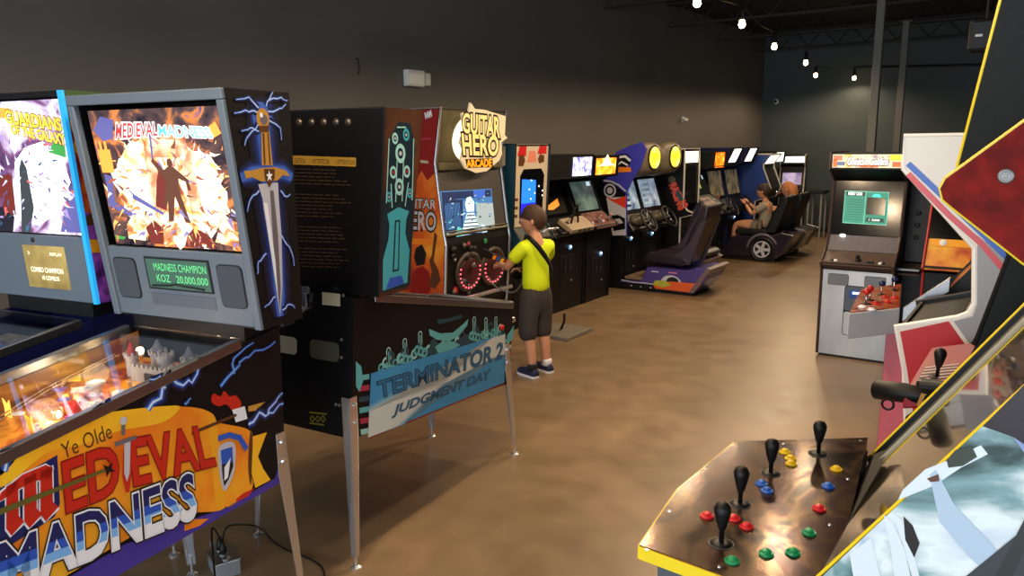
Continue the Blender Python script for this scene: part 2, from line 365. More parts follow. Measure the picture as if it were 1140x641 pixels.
def pinball(name, label, loc, az, prof, bbox, group='pinball machines', vis=-1, body=BLK, bodymat2=None):
    """prof: rear-bottom, rear-top, front-top, front-bottom (y,z); local +Y is the player's side"""
    rz = -math.radians(az); t = thing(name, label, 'pinball machine', loc, rz, None); M = mw(loc, rz)
    (rb, rtp, ftp, fb) = prof; W = .28
    def zt(y): return rtp[1]+(ftp[1]-rtp[1])*(y-rtp[0])/(ftp[0]-rtp[0])
    m = MB()
    for s in (-1, 1): m.yz([rb, rtp, ftp, fb], s*W-s*.02, s*W, body)
    m.yz([rb, rtp, (rtp[0]+.02, rtp[1]), (rb[0]+.02, rb[1])], -W+.02, W-.02, body)
    m.yz([fb, ftp, (ftp[0]-.02, ftp[1]), (fb[0]-.02, fb[1])], -W+.02, W-.02, body)
    m.yz([rb, fb, (fb[0], fb[1]+.015), (rb[0], rb[1]+.015)], -W+.02, W-.02, body)
    cab = m.build('cabinet', t)
    y0 = bbox['db']+.03 if bbox else .2
    # rails, lockbar, glass
    for s in (-1, 1):
        MB().yz([(y0, zt(y0)-.012), (y0, zt(y0)+.022), (ftp[0], zt(ftp[0])+.022), (ftp[0], zt(ftp[0])-.012)], s*W-s*.022, s*W+s*.004, STL).build('side_rail', t, bevel=.003)
    MB().box(-W-.004, W+.004, ftp[0]-.075, ftp[0]+.012, ftp[1]+.0, ftp[1]+.034, STL).build('lock_bar', t, bevel=.012)
    g = MB(); g.ext([(-W+.02, y0-.02, zt(y0)+.012), (W-.02, y0-.02, zt(y0)+.012), (W-.02, ftp[0]-.07, zt(ftp[0]-.07)+.012), (-W+.02, ftp[0]-.07, zt(ftp[0]-.07)+.012)], (0, 0, .004), GLASS)
    g.build('playfield_glass', t)
    # front door, buttons, plunger
    d = MB().box(-.13, .13, fb[0], fb[0]+.008, fb[1]+.08, ftp[1]-.06, CHAR)
    d.box(-.115, .115, fb[0]+.008, fb[0]+.012, fb[1]+.1, ftp[1]-.08, DGRY); dd = d.build('coin_door', t, bevel=.003)
    for s in (-1, 1): MB().box(s*.05-.012, s*.05+.012, fb[0]+.012, fb[0]+.03, ftp[1]-.16, ftp[1]-.11, glow('coin_slot_red', (220, 40, 20), .6)).build('coin_slot', dd)
    MB().lathe((.22, ftp[0], ftp[1]-.1), (0, 1, 0), [(.02, 0), (.008, .01), (.008, .07), (.018, .075), (.018, .1), (.01, .11)], CHR).build('plunger', t, True)
    for s in (-1, 1):
        MB().lathe((s*W, ftp[0]-.14, ftp[1]-.09), (s, 0, 0), [(.016, 0), (.016, .012), (.01, .015)], RED, 14).build('flipper_button', t, True)
    # legs
    zl = .22
    for s in (-1, 1):
        leg(t, s*(W+.005), rb[0]-.004, rb[1]+zl-.04, s, -1)
        leg(t, s*(W+.005), fb[0]+.004, fb[1]+zl+.02, s, 1)
    return t, M, zt, cab
def backbox(t, b, body, frame=None, trim=None):
    """b: dt,db depths top/bottom; zb,zt; hw half width; shell open towards the player"""
    hw, zb, zt_, dt, db, y0 = b['hw'], b['zb'], b['zt'], b['dt'], b['db'], b.get('y0', 0)
    m = MB(); sh = b.get('sh', 0); pr = [(y0, zb), (y0+sh, zt_), (y0+sh+dt, zt_), (y0+db, zb)]
    for s in (-1, 1): m.yz(pr, s*hw-s*.022, s*hw, body)
    m.yz([(y0, zb), (y0+sh, zt_), (y0+sh+.015, zt_), (y0+.015, zb)], -hw+.022, hw-.022, body)
    m.yz([(y0+sh+.015, zt_-.02), (y0+sh+.015, zt_), (y0+sh+dt, zt_), (y0+sh+dt, zt_-.02)], -hw+.022, hw-.022, body)
    m.yz([(y0+.015, zb), (y0+.015, zb+.02), (y0+db, zb+.02), (y0+db, zb)], -hw+.022, hw-.022, body)
    bb = m.build('backbox', t)
    return bb
def frontframe(b, M):
    hw, zb, zt_, dt, db, y0 = b['hw'], b['zb'], b['zt'], b['dt'], b['db'], b.get('y0', 0)
    sh = b.get('sh', 0); return Fr((0, y0+db, zb), (-1, 0, 0), (0, sh+dt-db, zt_-zb), M), math.hypot(sh+dt-db, zt_-zb)
ART_O = mat('art_orange', (238, 132, 26), .35, coat=.3); ART_Y = mat('art_yellow', (248, 196, 40), .35, coat=.3); ART_YD = mat('art_amber', (240, 165, 30), .35, coat=.3)
ART_R = mat('art_red', (196, 38, 24), .35, coat=.3); ART_RD = mat('art_deep_red', (140, 24, 18), .35); ART_P = mat('art_purple_blue', (62, 50, 150), .35, coat=.3)
ART_K = mat('art_black', (14, 12, 16), .35, coat=.3); ART_W = mat('art_white', (235, 238, 245), .35, coat=.3)
ART_B1 = mat('art_navy', (20, 32, 92), .35, coat=.2); ART_B2 = mat('art_blue', (40, 86, 190), .35, coat=.2); ART_B3 = mat('art_sky', (120, 180, 240), .35, coat=.2)
ART_BR = mat('art_brown', (88, 52, 24), .4); ART_GD = mat('art_gold', (190, 140, 60), .35, coat=.3); ART_SV = mat('art_silver', (190, 190, 200), .35, coat=.3); ART_SD = mat('art_steel_shadow', (104, 98, 104), .4)
ART_OR = ramp_mat('art_orange_field', [(.35, (232, 108, 22)), (.55, (244, 160, 34)), (.75, (250, 200, 50))], 3.5, .35, coat=.3)
ART_GOLD = ramp_mat('art_yellow_field', [(.3, (240, 150, 24)), (.6, (250, 200, 40))], 3, .35, coat=.3)
def bolt_art(m, F, pts, w=.012, seed=3, L=2, px=True, dim=False):
    P = [F.px(*q) for q in pts] if px else pts
    R = random.Random(seed); out = []
    for i in range(len(P)-1):
        a, b = P[i], P[i+1]; n = 3
        for k in range(n):
            t = k/n; j = w*.8 if (i or k) else 0
            out.append((a[0]+(b[0]-a[0])*t+R.uniform(-j, j), a[1]+(b[1]-a[1])*t+R.uniform(-j, j)))
    out.append(P[-1]); n = len(out)
    tp = [1-.75*i/(n-1) for i in range(n)]
    G_ = ((4.2, 'bolt_ink a', (14, 16, 34)), (3.2, 'bolt_ink b', (18, 26, 62)), (2.3, 'bolt_ink c', (28, 48, 112)), (1.5, 'bolt_ink d', (48, 92, 190)), (.85, 'bolt_ink e', (110, 164, 240)))
    for gi, (gk, gn, gc) in enumerate(G_[1:] if dim else G_): m.rib(F, out, [w*gk*(.35+.65*k)*(.8 if dim else 1) for k in tp], mat(gn, gc, .4), L+.14*gi)
    m.rib(F, out, [w*.38*k for k in tp], ART_W if not dim else ART_B3, L+.8)

# ---- the castle-themed machine in the foreground
MML = (-2.541, 1.712, 0)
bbM = dict(hw=.36, zb=1.17, zt=1.965, dt=.30, db=.20)
prM = [(0.055, .563), (.035, 1.14), (1.31, .99), (1.31, .55)]
t, M, ztM, cab = pinball('pinball_machine', 'pinball machine in the left foreground with yellow scroll lettering and a sword on its backbox', MML, 169.5, prM, bbM)
S = Fr((-.28, 0, 0), (0, -1, 0), (0, 0, 1), M)      # visible side: u to the right as seen from outside
S = Fr((-.2803, 0, 0), (0, -1, 0), (0, 0, 1), M)
m = MB()
m.ppx(S, [(316, 500), (306, 532), (250, 566), (200, 582), (138, 606), (60, 652), (-20, 700), (-20, 722), (60, 681), (130, 641), (316, 535)], ART_P, 1)
m.ppx(S, [(240, 470)]+sm([(250, 473), (262, 474), (276, 478), (281, 486), (278, 520), (281, 542), (266, 557), (252, 564), (247, 540)])[6:-6], ART_OR, 1)
m.ppx(S, [(280, 486), (297, 481), (292, 494), (287, 508), (293, 522), (301, 534), (284, 543), (278, 520)], ART_GOLD, 1.1)
m.ppx(S, sm([(278, 482), (281, 488), (280, 520), (279, 540), (276, 520)]), ART_BR, 1.5)
m.ppx(S, sm([(-30, 552), (3, 527), (31, 496), (66, 476), (103, 462), (141, 456), (180, 452), (212, 453), (230, 457), (240, 467), (245, 500), (248, 530), (250, 565), (209, 571), (183, 580), (150, 595), (120, 612), (81, 636), (40, 660), (-30, 700)]), ART_OR, 2)
m.ppx(S, sm([(-30, 552), (3, 527), (31, 496), (66, 476), (103, 462), (141, 456), (180, 452), (200, 453), (180, 470), (130, 480), (90, 495), (50, 505), (3, 545), (-30, 570)]), ART_GOLD, 2.4)
m.ppx(S, [(232, 462), (240, 467), (245, 500), (248, 530), (250, 565), (240, 566), (236, 530)], ART_YD, 2.5)
m.ppx(S, [(205, 584), (215, 578), (232, 577), (222, 585), (205, 591)], ART_O, 1.6); m.ppx(S, [(262, 556), (270, 549), (283, 543), (276, 552), (264, 558)], ART_R, 1.7)
# blue square behind the great initial
m.ppx(S, [(-30, 556), (3, 541), (63, 506), (66, 560), (60, 575), (12, 606), (-30, 622)], ART_B1, 3)
# blackletter initial
def initial(col, L, e):
    def P(*q): m.ppx(S, [(x, y) for x, y in q], col, L)
    for x0 in (6-e, 26-e, 44-e):
        sh = (x0-6)*.42
        P((x0, 541-sh-e), (x0+13+2*e, 534-sh-e), (x0+14+2*e, 574-sh+e), (x0+20+2*e, 580-sh+e), (x0+6, 596-sh+e), (x0, 588-sh+e))
    P((0-e, 548-e), (24, 528-e), (50, 517-e), (58+e, 521), (55, 532+e), (34, 536+e), (12, 549+e), (-4-e, 560+e))
initial(ART_W, 3.5, 1.5); initial(ART_R, 4, 0)
m.textpx(S, 'Ye Olde', [(70, 511), (125, 487), (121, 470), (66, 494)], ART_BR, L=3)
wz = lambda a, b: (a, b+.05*math.sin(a*5))
for off, mm, L in ((.045, ART_RD, 4.0), (.02, ART_R, 4.5)):
    m.textpx(S, 'ED', [(74, 569), (132, 546), (128, 494), (69, 516)], mm, L=L, off=off, shear=0)
    m.textpx(S, 'EVAL', [(149, 540), (239, 517), (229, 474), (144, 490)], mm, L=L, off=off)
# dagger standing in for the I
m.ppx(S, [(136, 502), (146, 500), (145, 530), (143, 547), (139, 548), (135, 530)], ART_R, 5.2); m.ppx(S, [(137, 492), (144, 491), (143, 526), (140, 536), (137, 526)], ART_SV, 5.6)
m.ppx(S, [(126, 492), (150, 484), (151, 488), (127, 497)], ART_SD, 5.8); m.ppx(S, [(134, 484), (138, 484), (138, 468), (134, 468)], ART_SD, 5.8); m.disc(S, *S.px(136, 468), .012, ART_SV, 6)
for off, mm, L in ((.075, ART_K, 6), (.05, ART_W, 6.4), (.022, ART_B1, 6.8)):
    m.textpx(S, 'MADNESS', [(0, 661), (217, 574), (213, 526), (-2, 606)], mm, L=L, off=off)
def clipb(lo, hi, mm, L):  # lower part of the letters in lighter paint
    vs, fs = text_geo('MADNESS', .022, 0.); x0, x1, y0, y1 = text_box('MADNESS'); q = [V(S.px(*k)) for k in [(0, 661), (217, 574), (213, 526), (-2, 606)]]
    bm = bmesh.new(); bv = [bm.verts.new(((x-x0)/(x1-x0), (y-y0)/(y1-y0), 0)) for x, y in vs]
    for f in fs:
        try: bm.faces.new([bv[i] for i in f])
        except ValueError: pass
    for zz, sgn in ((lo, -1), (hi, 1)):
        bmesh.ops.bisect_plane(bm, geom=bm.verts[:]+bm.edges[:]+bm.faces[:], plane_co=(0, zz, 0), plane_no=(0, sgn, 0), clear_outer=True)
    bm.verts.index_update(); out = []
    for v in bm.verts:
        a, b = v.co.x, v.co.y; p = q[0]*(1-a)*(1-b)+q[1]*a*(1-b)+q[2]*a*b+q[3]*(1-a)*b; out.append(S.p(p.x, p.y, L*LAY))
    m.add(out, [tuple(v.index for v in f.verts) for f in bm.faces], mm); bm.free()
clipb(-.1, .26, ART_W, 7.2); clipb(.26, .45, ART_B3, 7.2); clipb(.45, .66, ART_B2, 7.2)
# spear through the scroll
m.ppx(S, [(-20, 572), (118, 520), (118, 523.5), (-20, 580)], mat('art_olive', (98, 92, 40), .4), 7.8); m.ppx(S, [(213, 480), (262, 460), (263, 463), (213, 484)], ART_BR, 3)
m.ppx(S, [(113, 517), (119, 519), (124, 514), (122, 521), (127, 524), (120, 525), (117, 531), (116, 524)], ART_K, 7.9)
m.ppx(S, [(276, 452), (295, 447), (284, 457), (276, 458)], ART_GD, 2); m.ppx(S, [(258, 456), (272, 452), (275, 466), (262, 470)], ART_W, 2.2)
m.ppx(S, sm([(235, 447), (237, 438), (245, 441), (249, 435), (255, 441), (262, 440), (268, 448), (266, 456), (260, 459), (252, 450), (243, 452)]), ART_R, 2)
# shield
m.ppx(S, sm([(243, 498), (260, 493), (261, 520), (256, 536), (249, 546), (244, 530)]), ART_SV, 3); m.ppx(S, [(245, 501), (258, 497), (259, 519), (254, 533), (249, 541), (247, 530)], ART_K, 3.3); m.ppx(S, [(245, 501), (258, 497), (258.5, 513), (246, 517)], ART_B2, 3.6); m.ppx(S, [(249, 520), (256, 509), (253, 531), (249, 535)], ART_W, 3.8)
m.ribpx(S, [(242, 488), (254, 484), (266, 487), (274, 500)], .02, ART_B2, 4)
bolt_art(m, S, [(164, 456), (184, 432), (182, 418), (196, 428), (214, 422), (222, 406), (236, 401)], .014, 3)
bolt_art(m, S, [(184, 432), (176, 420), (166, 422)], .009, 4); bolt_art(m, S, [(245, 430), (262, 412), (266, 402), (284, 392), (306, 380)], .010, 5, dim=True); bolt_art(m, S, [(260, 416), (260, 400), (282, 381)], .009, 6, dim=True)
bolt_art(m, S, [(276, 472), (290, 458), (300, 461), (315, 449)], .012, 7); bolt_art(m, S, [(298, 460), (305, 446), (314, 437)], .010, 8); bolt_art(m, S, [(110, 462), (118, 452), (124, 446)], .012, 9); bolt_art(m, S, [(4, 524), (5, 512), (11, 503)], .012, 10); bolt_art(m, S, [(205, 450), (212, 443)], .008, 11, dim=True); bolt_art(m, S, [(62, 484), (66, 476)], .01, 12)
m.build('side_art', cab, fix=False)
# playfield
def plane_y(y, d=.10): return ztM(y)-d
PF = ramp_mat('playfield_art', [(.3, (70, 34, 10)), (.45, (190, 96, 20)), (.58, (236, 170, 50)), (.72, (120, 30, 14))], 9, .25, coat=.6, distort=1.2)
p = MB().ext([(-.26, .22, plane_y(.22)), (.26, .22, plane_y(.22)), (.26, 1.24, plane_y(1.24)), (-.26, 1.24, plane_y(1.24))], (0, 0, -.012), PF).build('playfield', t)
INN = mat('inner_wood_black', (26, 20, 18), .35)
MB().yz([(.2, .62), (.2, ztM(.2)-.012), (1.24, ztM(1.24)-.012), (1.24, .62)], .254, .2595, ramp_mat('inner_side_reflective', [(.3, (60, 34, 14)), (.6, (150, 104, 40)), (.8, (210, 170, 80))], 5, .25, stretch=(1, 1, 5))).build('inner_side_blade', t)
CST = mat('castle_stone', (150, 150, 158), .6, var=.25, vscale=40); ROOF = mat('castle_roof', (80, 86, 104), .5); RR = mat('castle_red_roof', (150, 30, 30), .5)
cs = MB()
def tower(x, y, r, h, roof=None, z=None):
    z0 = plane_y(y)
    cs.lathe((x, y, z0), (0, 0, 1), [(r, 0), (r, h), (r*1.2, h), (r*1.2, h+.008)], CST, 14)
    for k in range(7):
        a = 2*PI*k/7; cs.box(x+r*1.05*math.cos(a)-.004, x+r*1.05*math.cos(a)+.004, y+r*1.05*math.sin(a)-.004, y+r*1.05*math.sin(a)+.004, z0+h+.008, z0+h+.018, CST)
    if roof: cs.lathe((x, y, z0+h+.008), (0, 0, 1), [(r, 0), (.002, .045)], roof, 14)
tower(-.04, .34, .026, .072); tower(.04, .30, .026, .06, ROOF); tower(-.11, .30, .024, .05, ROOF); tower(-.16, .40, .02, .062); tower(.10, .36, .02, .065, RR)
cs.box(-.13, .06, .38, .40, plane_y(.39), plane_y(.39)+.05, CST)
for k in range(9): cs.box(-.13+.0215*k, -.13+.0215*k+.012, .38, .40, plane_y(.39)+.05, plane_y(.39)+.06, CST)
cs.box(-.06, -.01, .40, .406, plane_y(.4), plane_y(.4)+.035, BLKV)
cs.build('toy_castle', p)
WIRE = mat('ramp_wire', (205, 190, 150), .25, 1)
for dx, pts in ((0, [(.20, .34), (.21, .6), (.16, .85), (.19, 1.05)]), (0, [(-.2, .36), (-.22, .55), (-.12, .7), (-.17, 1.0)])):
    w = MB()
    for e in (-.012, .012): w.tube([(x+e, y, plane_y(y)+.055-.02*i) for i, (x, y) in enumerate(pts)], .0028, WIRE, 6)
    for k in range(14):
        i = min(int(k/14*3), 2); f = k/14*3-i; x = pts[i][0]*(1-f)+pts[i+1][0]*f; y = pts[i][1]*(1-f)+pts[i+1][1]*f; z = plane_y(y)+.055-.02*(i+f)
        w.tube([(x-.012, y, z), (x, y, z-.012), (x+.012, y, z)], .002, WIRE, 5)
    w.build('wire_ramp', p)
PLR = mat('clear_red_plastic', (200, 40, 20), .2, emit=.35); PLY = mat('amber_plastic', (240, 180, 50), .2, emit=.9); PLW = glow('playfield_lamp_white', (255, 226, 170), 6); PLO = glow('playfield_lamp_amber', (255, 170, 70), 3); PLG = mat('green_plastic', (40, 150, 70), .3); PLB = mat('purple_plastic', (120, 90, 190), .3, emit=.3)
R = random.Random(5)
for i in range(22):
    x = R.uniform(-.22, .22); y = R.uniform(.5, 1.2); z = plane_y(y); mm = R.choice([PLR, PLY, PLG, PLB, ART_W, ART_YD, PLY])
    k = MB(); n = R.choice((3, 4, 5)); r = R.uniform(.018, .04); a0 = R.uniform(0, 6)
    k.xy([(x+r*R.uniform(.7, 1.3)*math.cos(a0+2*PI*j/n), y+r*math.sin(a0+2*PI*j/n)) for j in range(n)], z+.028, z+.031, mm)
    k.build('plastic_shield', p)
for i in range(26):
    x = R.uniform(-.23, .23); y = R.uniform(.28, 1.2); z = plane_y(y)
    MB().lathe((x, y, z), (0, 0, 1), [(.005, 0), (.005, .028), (.009, .03), (.009, .034)], mat('clear_post', (210, 190, 160), .15), 10).build('post', p, True)
for i, (x, y, s) in enumerate([(-.1, .62, 1), (.02, .7, 1.3), (.12, .6, 1), (-.17, .8, 1), (.05, .88, 1.2), (-.06, .95, 1), (.16, .98, 1), (-.2, 1.08, 1), (-.01, 1.1, 1), (-.22, .68, 1.1), (.08, 1.16, 1), (-.15, .5, .8)]):
    MB().ball((x, y, plane_y(y)+.02), .010*s, PLW if i % 2 else PLO, 10).build('lamp', p, True)
MB().ball((.13, .30, plane_y(.3)+.062), .014, glow('flasher', (255, 214, 150), 22), 12).build('flasher', p, True)
for x, y in ((-.08, .55), (.08, .52), (0, .66)):
    z = plane_y(y); MB().lathe((x, y, z), (0, 0, 1), [(.03, 0), (.022, .006), (.018, .03), (.03, .034), (.03, .042), (.01, .048)], ART_W if x else PLR, 18).build('bumper', p, True)
R = random.Random(11)
for k in range(9):   # flame shaped cut-outs standing on the playfield
    x = -.2+.05*k+R.uniform(-.01, .01); y = R.uniform(.55, .9); z = plane_y(y); h = R.uniform(.04, .07)
    MB().ext([(x-.016, y, z), (x+.016, y, z), (x+.012, y, z+h*.5), (x+.02, y, z+h), (x, y, z+h*.7), (x-.012, y, z+h*.95)], (0, .003, 0), R.choice([PLY, PLO if k % 4 == 0 else PLY, ART_O])).build('flame_cutout', p)
l = bpy.data.lights.new('playfield_lamp', 'POINT'); l.energy = 1.0; l.color = (1, .76, .46); l.shadow_soft_size = .04
for q in ((0, .75), (-.12, 1.0), (.1, .5)):
    o = bpy.data.objects.new('playfield_lamp', l); C.objects.link(o); o.parent = t; o.location = (q[0], q[1], plane_y(q[1])+.07)
# backbox
bb = backbox(t, bbM, BLK)
B = Fr((-.3603, 0, 0), (0, -1, 0), (0, 0, 1), M); m = MB()
SWG = [(300, 118), (312, 190), (316, 260), (314, 330), (312, 352), (304, 340), (292, 270), (282, 200), (284, 125)]
for gi, (gw_, gc) in enumerate(((.19, (14, 16, 34)), (.165, (17, 21, 50)), (.14, (20, 28, 70)), (.12, (26, 40, 96)), (.10, (34, 56, 128)), (.085, (46, 78, 164)), (.07, (64, 104, 196)))):
    gm = mat('glow_ink_%d' % gi if False else 'glow_ink', gc) if False else mat('glow_ink %s' % 'abcdefg'[gi], gc, .4)
    k_ = gw_/.07
    m.rib(B, [B.px(*q) for q in ((292, 114), (293, 145), (297, 186), (300, 215), (307, 275), (311, 330), (312, 352))], [gw_*.75, gw_*.8, gw_*.7, gw_*.85, gw_*.75, gw_*.62, gw_*.35], gm, .6+.12*gi)
    m.rib(B, [B.px(*q) for q in ((268, 198), (280, 193), (298, 191), (316, 192), (325, 198))], [gw_*.35, gw_*.55, gw_*.6, gw_*.55, gw_*.35], gm, .63+.12*gi)
    m.disc(B, *B.px(292, 131), .028+gw_*.22, gm, .61+.12*gi)
m.ppx(B, [(287, 205), (309, 203), (310, 222), (313, 262), (314, 320), (311.5, 351), (308, 330), (301, 280), (293, 232), (292, 222)], ART_SV, 2)
m.ppx(B, [(300, 212), (304, 212), (309, 262), (312, 320), (311, 345), (305, 290)], ART_SD, 2.5); m.ppx(B, [(293, 225), (297, 226), (306, 290), (309, 330), (300, 275)], ART_W, 2.6)
m.ppx(B, [(273, 199), (271, 190), (278, 190), (290, 187), (306, 186), (318, 190), (322, 196), (314, 195), (308, 201), (290, 202), (280, 197)], ART_GD, 3)
m.ppx(B, [(291, 184), (303, 184), (299, 146), (290, 146)], ART_GD, 3); m.ribpx(B, [(294, 183), (292.5, 148)], .008, ART_BR, 3.4); m.ribpx(B, [(300, 183), (297.5, 148)], .006, ART_BR, 3.4)
m.disc(B, *B.px(292, 132), .030, ART_GD, 3, ry=.034); m.disc(B, *B.px(293, 133), .017, ART_SD, 3.4); m.disc(B, *B.px(290, 128), .008, ART_W, 3.8); m.ppx(B, [(287, 140), (299, 140), (298, 147), (288, 147)], ART_BR, 3.5)
m.ppx(B, [(293, 188), (305, 188), (305, 198), (299, 209), (294, 198)], ART_BR, 3.6)
sc = B.px(299, 196); m.poly(B, [(sc[0]+(.017 if k % 2 == 0 else .007)*math.sin(2*PI*k/10), sc[1]+(.021 if k % 2 == 0 else .008)*math.cos(2*PI*k/10)) for k in range(10)], ART_W, 4)
sd = 20
for pts in ([(287, 120), (276, 108), (262, 111)], [(288, 126), (272, 122), (260, 126)], [(287, 138), (276, 150), (272, 162)], [(296, 118), (302, 108), (303, 102)], [(298, 124), (312, 122), (318, 116)], [(299, 134), (311, 141), (313, 156)], [(288, 146), (278, 142), (268, 146)], [(288, 212), (279, 220), (275, 236)], [(312, 212), (318, 220), (323, 216)], [(313, 262), (322, 275), (327, 296)], [(296, 282), (288, 292), (286, 305)], [(306, 330), (300, 338), (294, 342)], [(314, 345), (322, 338), (328, 343)], [(298, 112), (312, 108), (320, 112)]):
    sd += 1; bolt_art(m, B, pts, .006, sd, L=1.6)
m.build('side_art', bb, fix=False)
F, FH = frontframe(bbM, M)
GRB = mat('grey_backbox_frame', (92, 104, 116), .42, var=.06)
fr = MB(); hw = .36
def fbar(a0, a1, b0, b1, h0=-.012, h1=.012, m_=GRB): fr.ext([F.p(a0, b0, h0), F.p(a1, b0, h0), F.p(a1, b1, h0), F.p(a0, b1, h0)], F.n*(h1-h0), m_)
fbar(-hw, hw, FH-.035, FH); fbar(-hw, -hw+.03, 0, FH-.035); fbar(hw-.03, hw, 0, FH-.035); fr.build('front_frame', t, bevel=.004)
x0, x1 = -hw+.075, hw-.032
ins = MB(); ins.ext([F.p(-hw+.03, .30, -.06), F.p(x0, .30, -.02), F.p(x0, FH-.05, -.02), F.p(-hw+.03, FH-.035, -.06)], F.n*.004, mat('inner_trim_black', (24, 24, 27), .4)); ins.build('inner_trim', t)
gb = .272; gt = FH-.055
BG = ramp_mat('backglass_art', [(.28, (80, 40, 36)), (.38, (206, 130, 84)), (.46, (250, 220, 184)), (.56, (255, 246, 232)), (.68, (250, 206, 160)), (.8, (130, 80, 104))], 7, .2, emit=1.0, detail=7, distort=.9)
BGD = ramp_mat('backglass_dim_art', [(.3, (12, 14, 30)), (.5, (80, 60, 60)), (.62, (200, 120, 60)), (.75, (40, 60, 120))], 10, .2, emit=.8, detail=7, distort=.9)
g = MB(); g.ext([F.p(x0, gb, -.012), F.p(x1, gb, -.012), F.p(x1, gt, -.012), F.p(x0, gt, -.012)], F.n*.006, BGD)
gw, gh = x1-x0, gt-gb
def gp(pts, mm, L): g.add([F.p(x0+a*gw, gb+b*gh, -.006+L*LAY) for a, b in pts], [tuple(range(len(pts)))], mm)
HOT = ramp_mat('backlit_white', [(.36, (226, 170, 120)), (.46, (255, 244, 224)), (.7, (255, 252, 244))], 12, .3, emit=1.5, distort=.5); HOTO = glow('backlit_orange', (240, 150, 60), 1.0); HOTC = ramp_mat('backlit_cream', [(.34, (140, 70, 48)), (.43, (226, 150, 90)), (.52, (250, 222, 180)), (.7, (255, 246, 232))], 18, .3, emit=1.1, distort=.8)
DKR = glow('backlit_maroon', (110, 40, 34), .5); DKB = glow('backlit_brown', (92, 56, 40), .45); CYA = glow('backlit_cyan', (90, 190, 235), 1.0); GRN = glow('backlit_green', (60, 150, 70), .6); VIO = glow('backlit_violet', (90, 90, 150), .6)
Rj = random.Random(9)
gp([(.52+(.46+Rj.uniform(-.07, .03))*math.cos(a*PI/24)*.98, .42+(.41+Rj.uniform(-.08, .03))*math.sin(a*PI/24)) for a in range(48)], BG, 1)
gp([(.5+(.40+Rj.uniform(-.09, .03))*math.cos(a*PI/20), .46+(.34+Rj.uniform(-.08, .03))*math.sin(a*PI/20)) for a in range(40)], HOTC, 1.2)
gp([(.27+(.13+Rj.uniform(-.04, .03))*math.cos(a*PI/12), .5+(.22+Rj.uniform(-.05, .03))*math.sin(a*PI/12)) for a in range(24)], HOT, 1.5); gp([(.78+(.14+Rj.uniform(-.04, .03))*math.cos(a*PI/12), .52+(.22+Rj.uniform(-.05, .03))*math.sin(a*PI/12)) for a in range(24)], HOT, 1.5)
SKD = ramp_mat('backlit_stone', [(.4, (190, 120, 84)), (.6, (240, 206, 170))], 22, .3, emit=.9)
for ax in (.38, .66): gp([(ax, .28), (ax+.09, .28), (ax+.08, .66), (ax+.10, .66), (ax+.10, .71), (ax+.07, .71), (ax+.07, .69), (ax+.04, .69), (ax+.04, .71), (ax+.01, .71), (ax, .66)], SKD, 1.9)
gp([(.40+.0, .70)]+[(.565-.165*math.cos(a*PI/10), .70+.09*math.sin(a*PI/10)) for a in range(11)]+[(.70, .66), (.43, .66)], SKD, 2.0)
# generic caped figure and toothed towers
fs_ = lambda P: [(.565+(a-.57)*.8, .20+(b-.06)*.76) for a, b in P]
gp(fs_([(.46, .06), (.51, .06), (.545, .22), (.565, .30), (.59, .20), (.62, .05), (.67, .05), (.655, .12), (.62, .34), (.63, .47), (.69, .44), (.70, .36), (.73, .36), (.72, .46), (.63, .55), (.60, .58), (.55, .58), (.51, .55), (.42, .66), (.40, .63), (.49, .48), (.50, .40), (.44, .22), (.47, .20), (.49, .26)]), DKB, 3)
gp(fs_([(.575+.028*math.cos(a*PI/8), .615+.042*math.sin(a*PI/8)) for a in range(16)]), DKB, 3.2); gp(fs_([(.41, .62), (.425, .62), (.45, .86), (.44, .90), (.43, .86)]), VIO, 2.9); gp(fs_([(.46, .16), (.52, .52), (.46, .55), (.42, .46), (.36, .2)]), DKR, 2.8)
gp([(.02, .55), (.12, .55), (.12, .72), (.10, .72), (.10, .78), (.08, .78), (.08, .72), (.06, .72), (.06, .78), (.04, .78), (.04, .72), (.02, .72)], HOTO, 2.6); gp([(.03, .3), (.07, .3), (.09, .52), (.03, .54)], VIO, 2.5)
gp([(.01, .30), (.18, .22), (.2, .25), (.02, .36)], VIO, 2.7); gp([(.22, .36), (.44, .24), (.45, .26), (.23, .40)], VIO, 2.7)
gp([(.3, .02), (.40, .02), (.42, .14), (.36, .2), (.28, .14)], DKR, 2.4); gp([(.56, .01), (.8, .01), (.74, .12), (.66, .16), (.6, .1)], DKR, 2.4); gp([(.8, .06), (.97, .02), (.98, .2), (.9, .26)], HOTC, 2.5); gp([(.12, .05), (.26, .04), (.28, .16), (.2, .24), (.13, .16)], HOTC, 2.5); gp([(.01, .04), (.08, .04), (.1, .06), (.01, .07)], GRN, 2.6)
gp([(.02, .86), (.10, .96), (.2, .93), (.16, .80), (.08, .78)], VIO, 2.3); gp([(.86, .84), (.95, .9), (.98, .82), (.9, .78)], HOTO, 2.3)
def strokes(n, cols, seed, L, xr=(0.02, .98), yr=(.02, .8), size=(.015, .05)):
    Rs = random.Random(seed)
    for k in range(n):
        a = Rs.uniform(*xr); b = Rs.uniform(*yr); an = math.atan2(b-.45, a-.55)+Rs.uniform(-.9, .9); ln = Rs.uniform(*size); wd_ = ln*Rs.uniform(.15, .45); bend = Rs.uniform(-.4, .4)
        c_, s__ = math.cos(an), math.sin(an); c2, s2 = math.cos(an+bend), math.sin(an+bend)
        gp([(min(max(x, .005), .995), min(max(y, .005), .98)) for x, y in ((a-s__*wd_, b+c_*wd_), (a+c_*ln, b+s__*ln), (a+c_*ln+c2*ln, b+s__*ln+s2*ln), (a+c_*ln*.8+s__*wd_, b+s__*ln*.8-c_*wd_), (a+s__*wd_*.8, b-c_*wd_*.8))], Rs.choice(cols), L+k*.004)
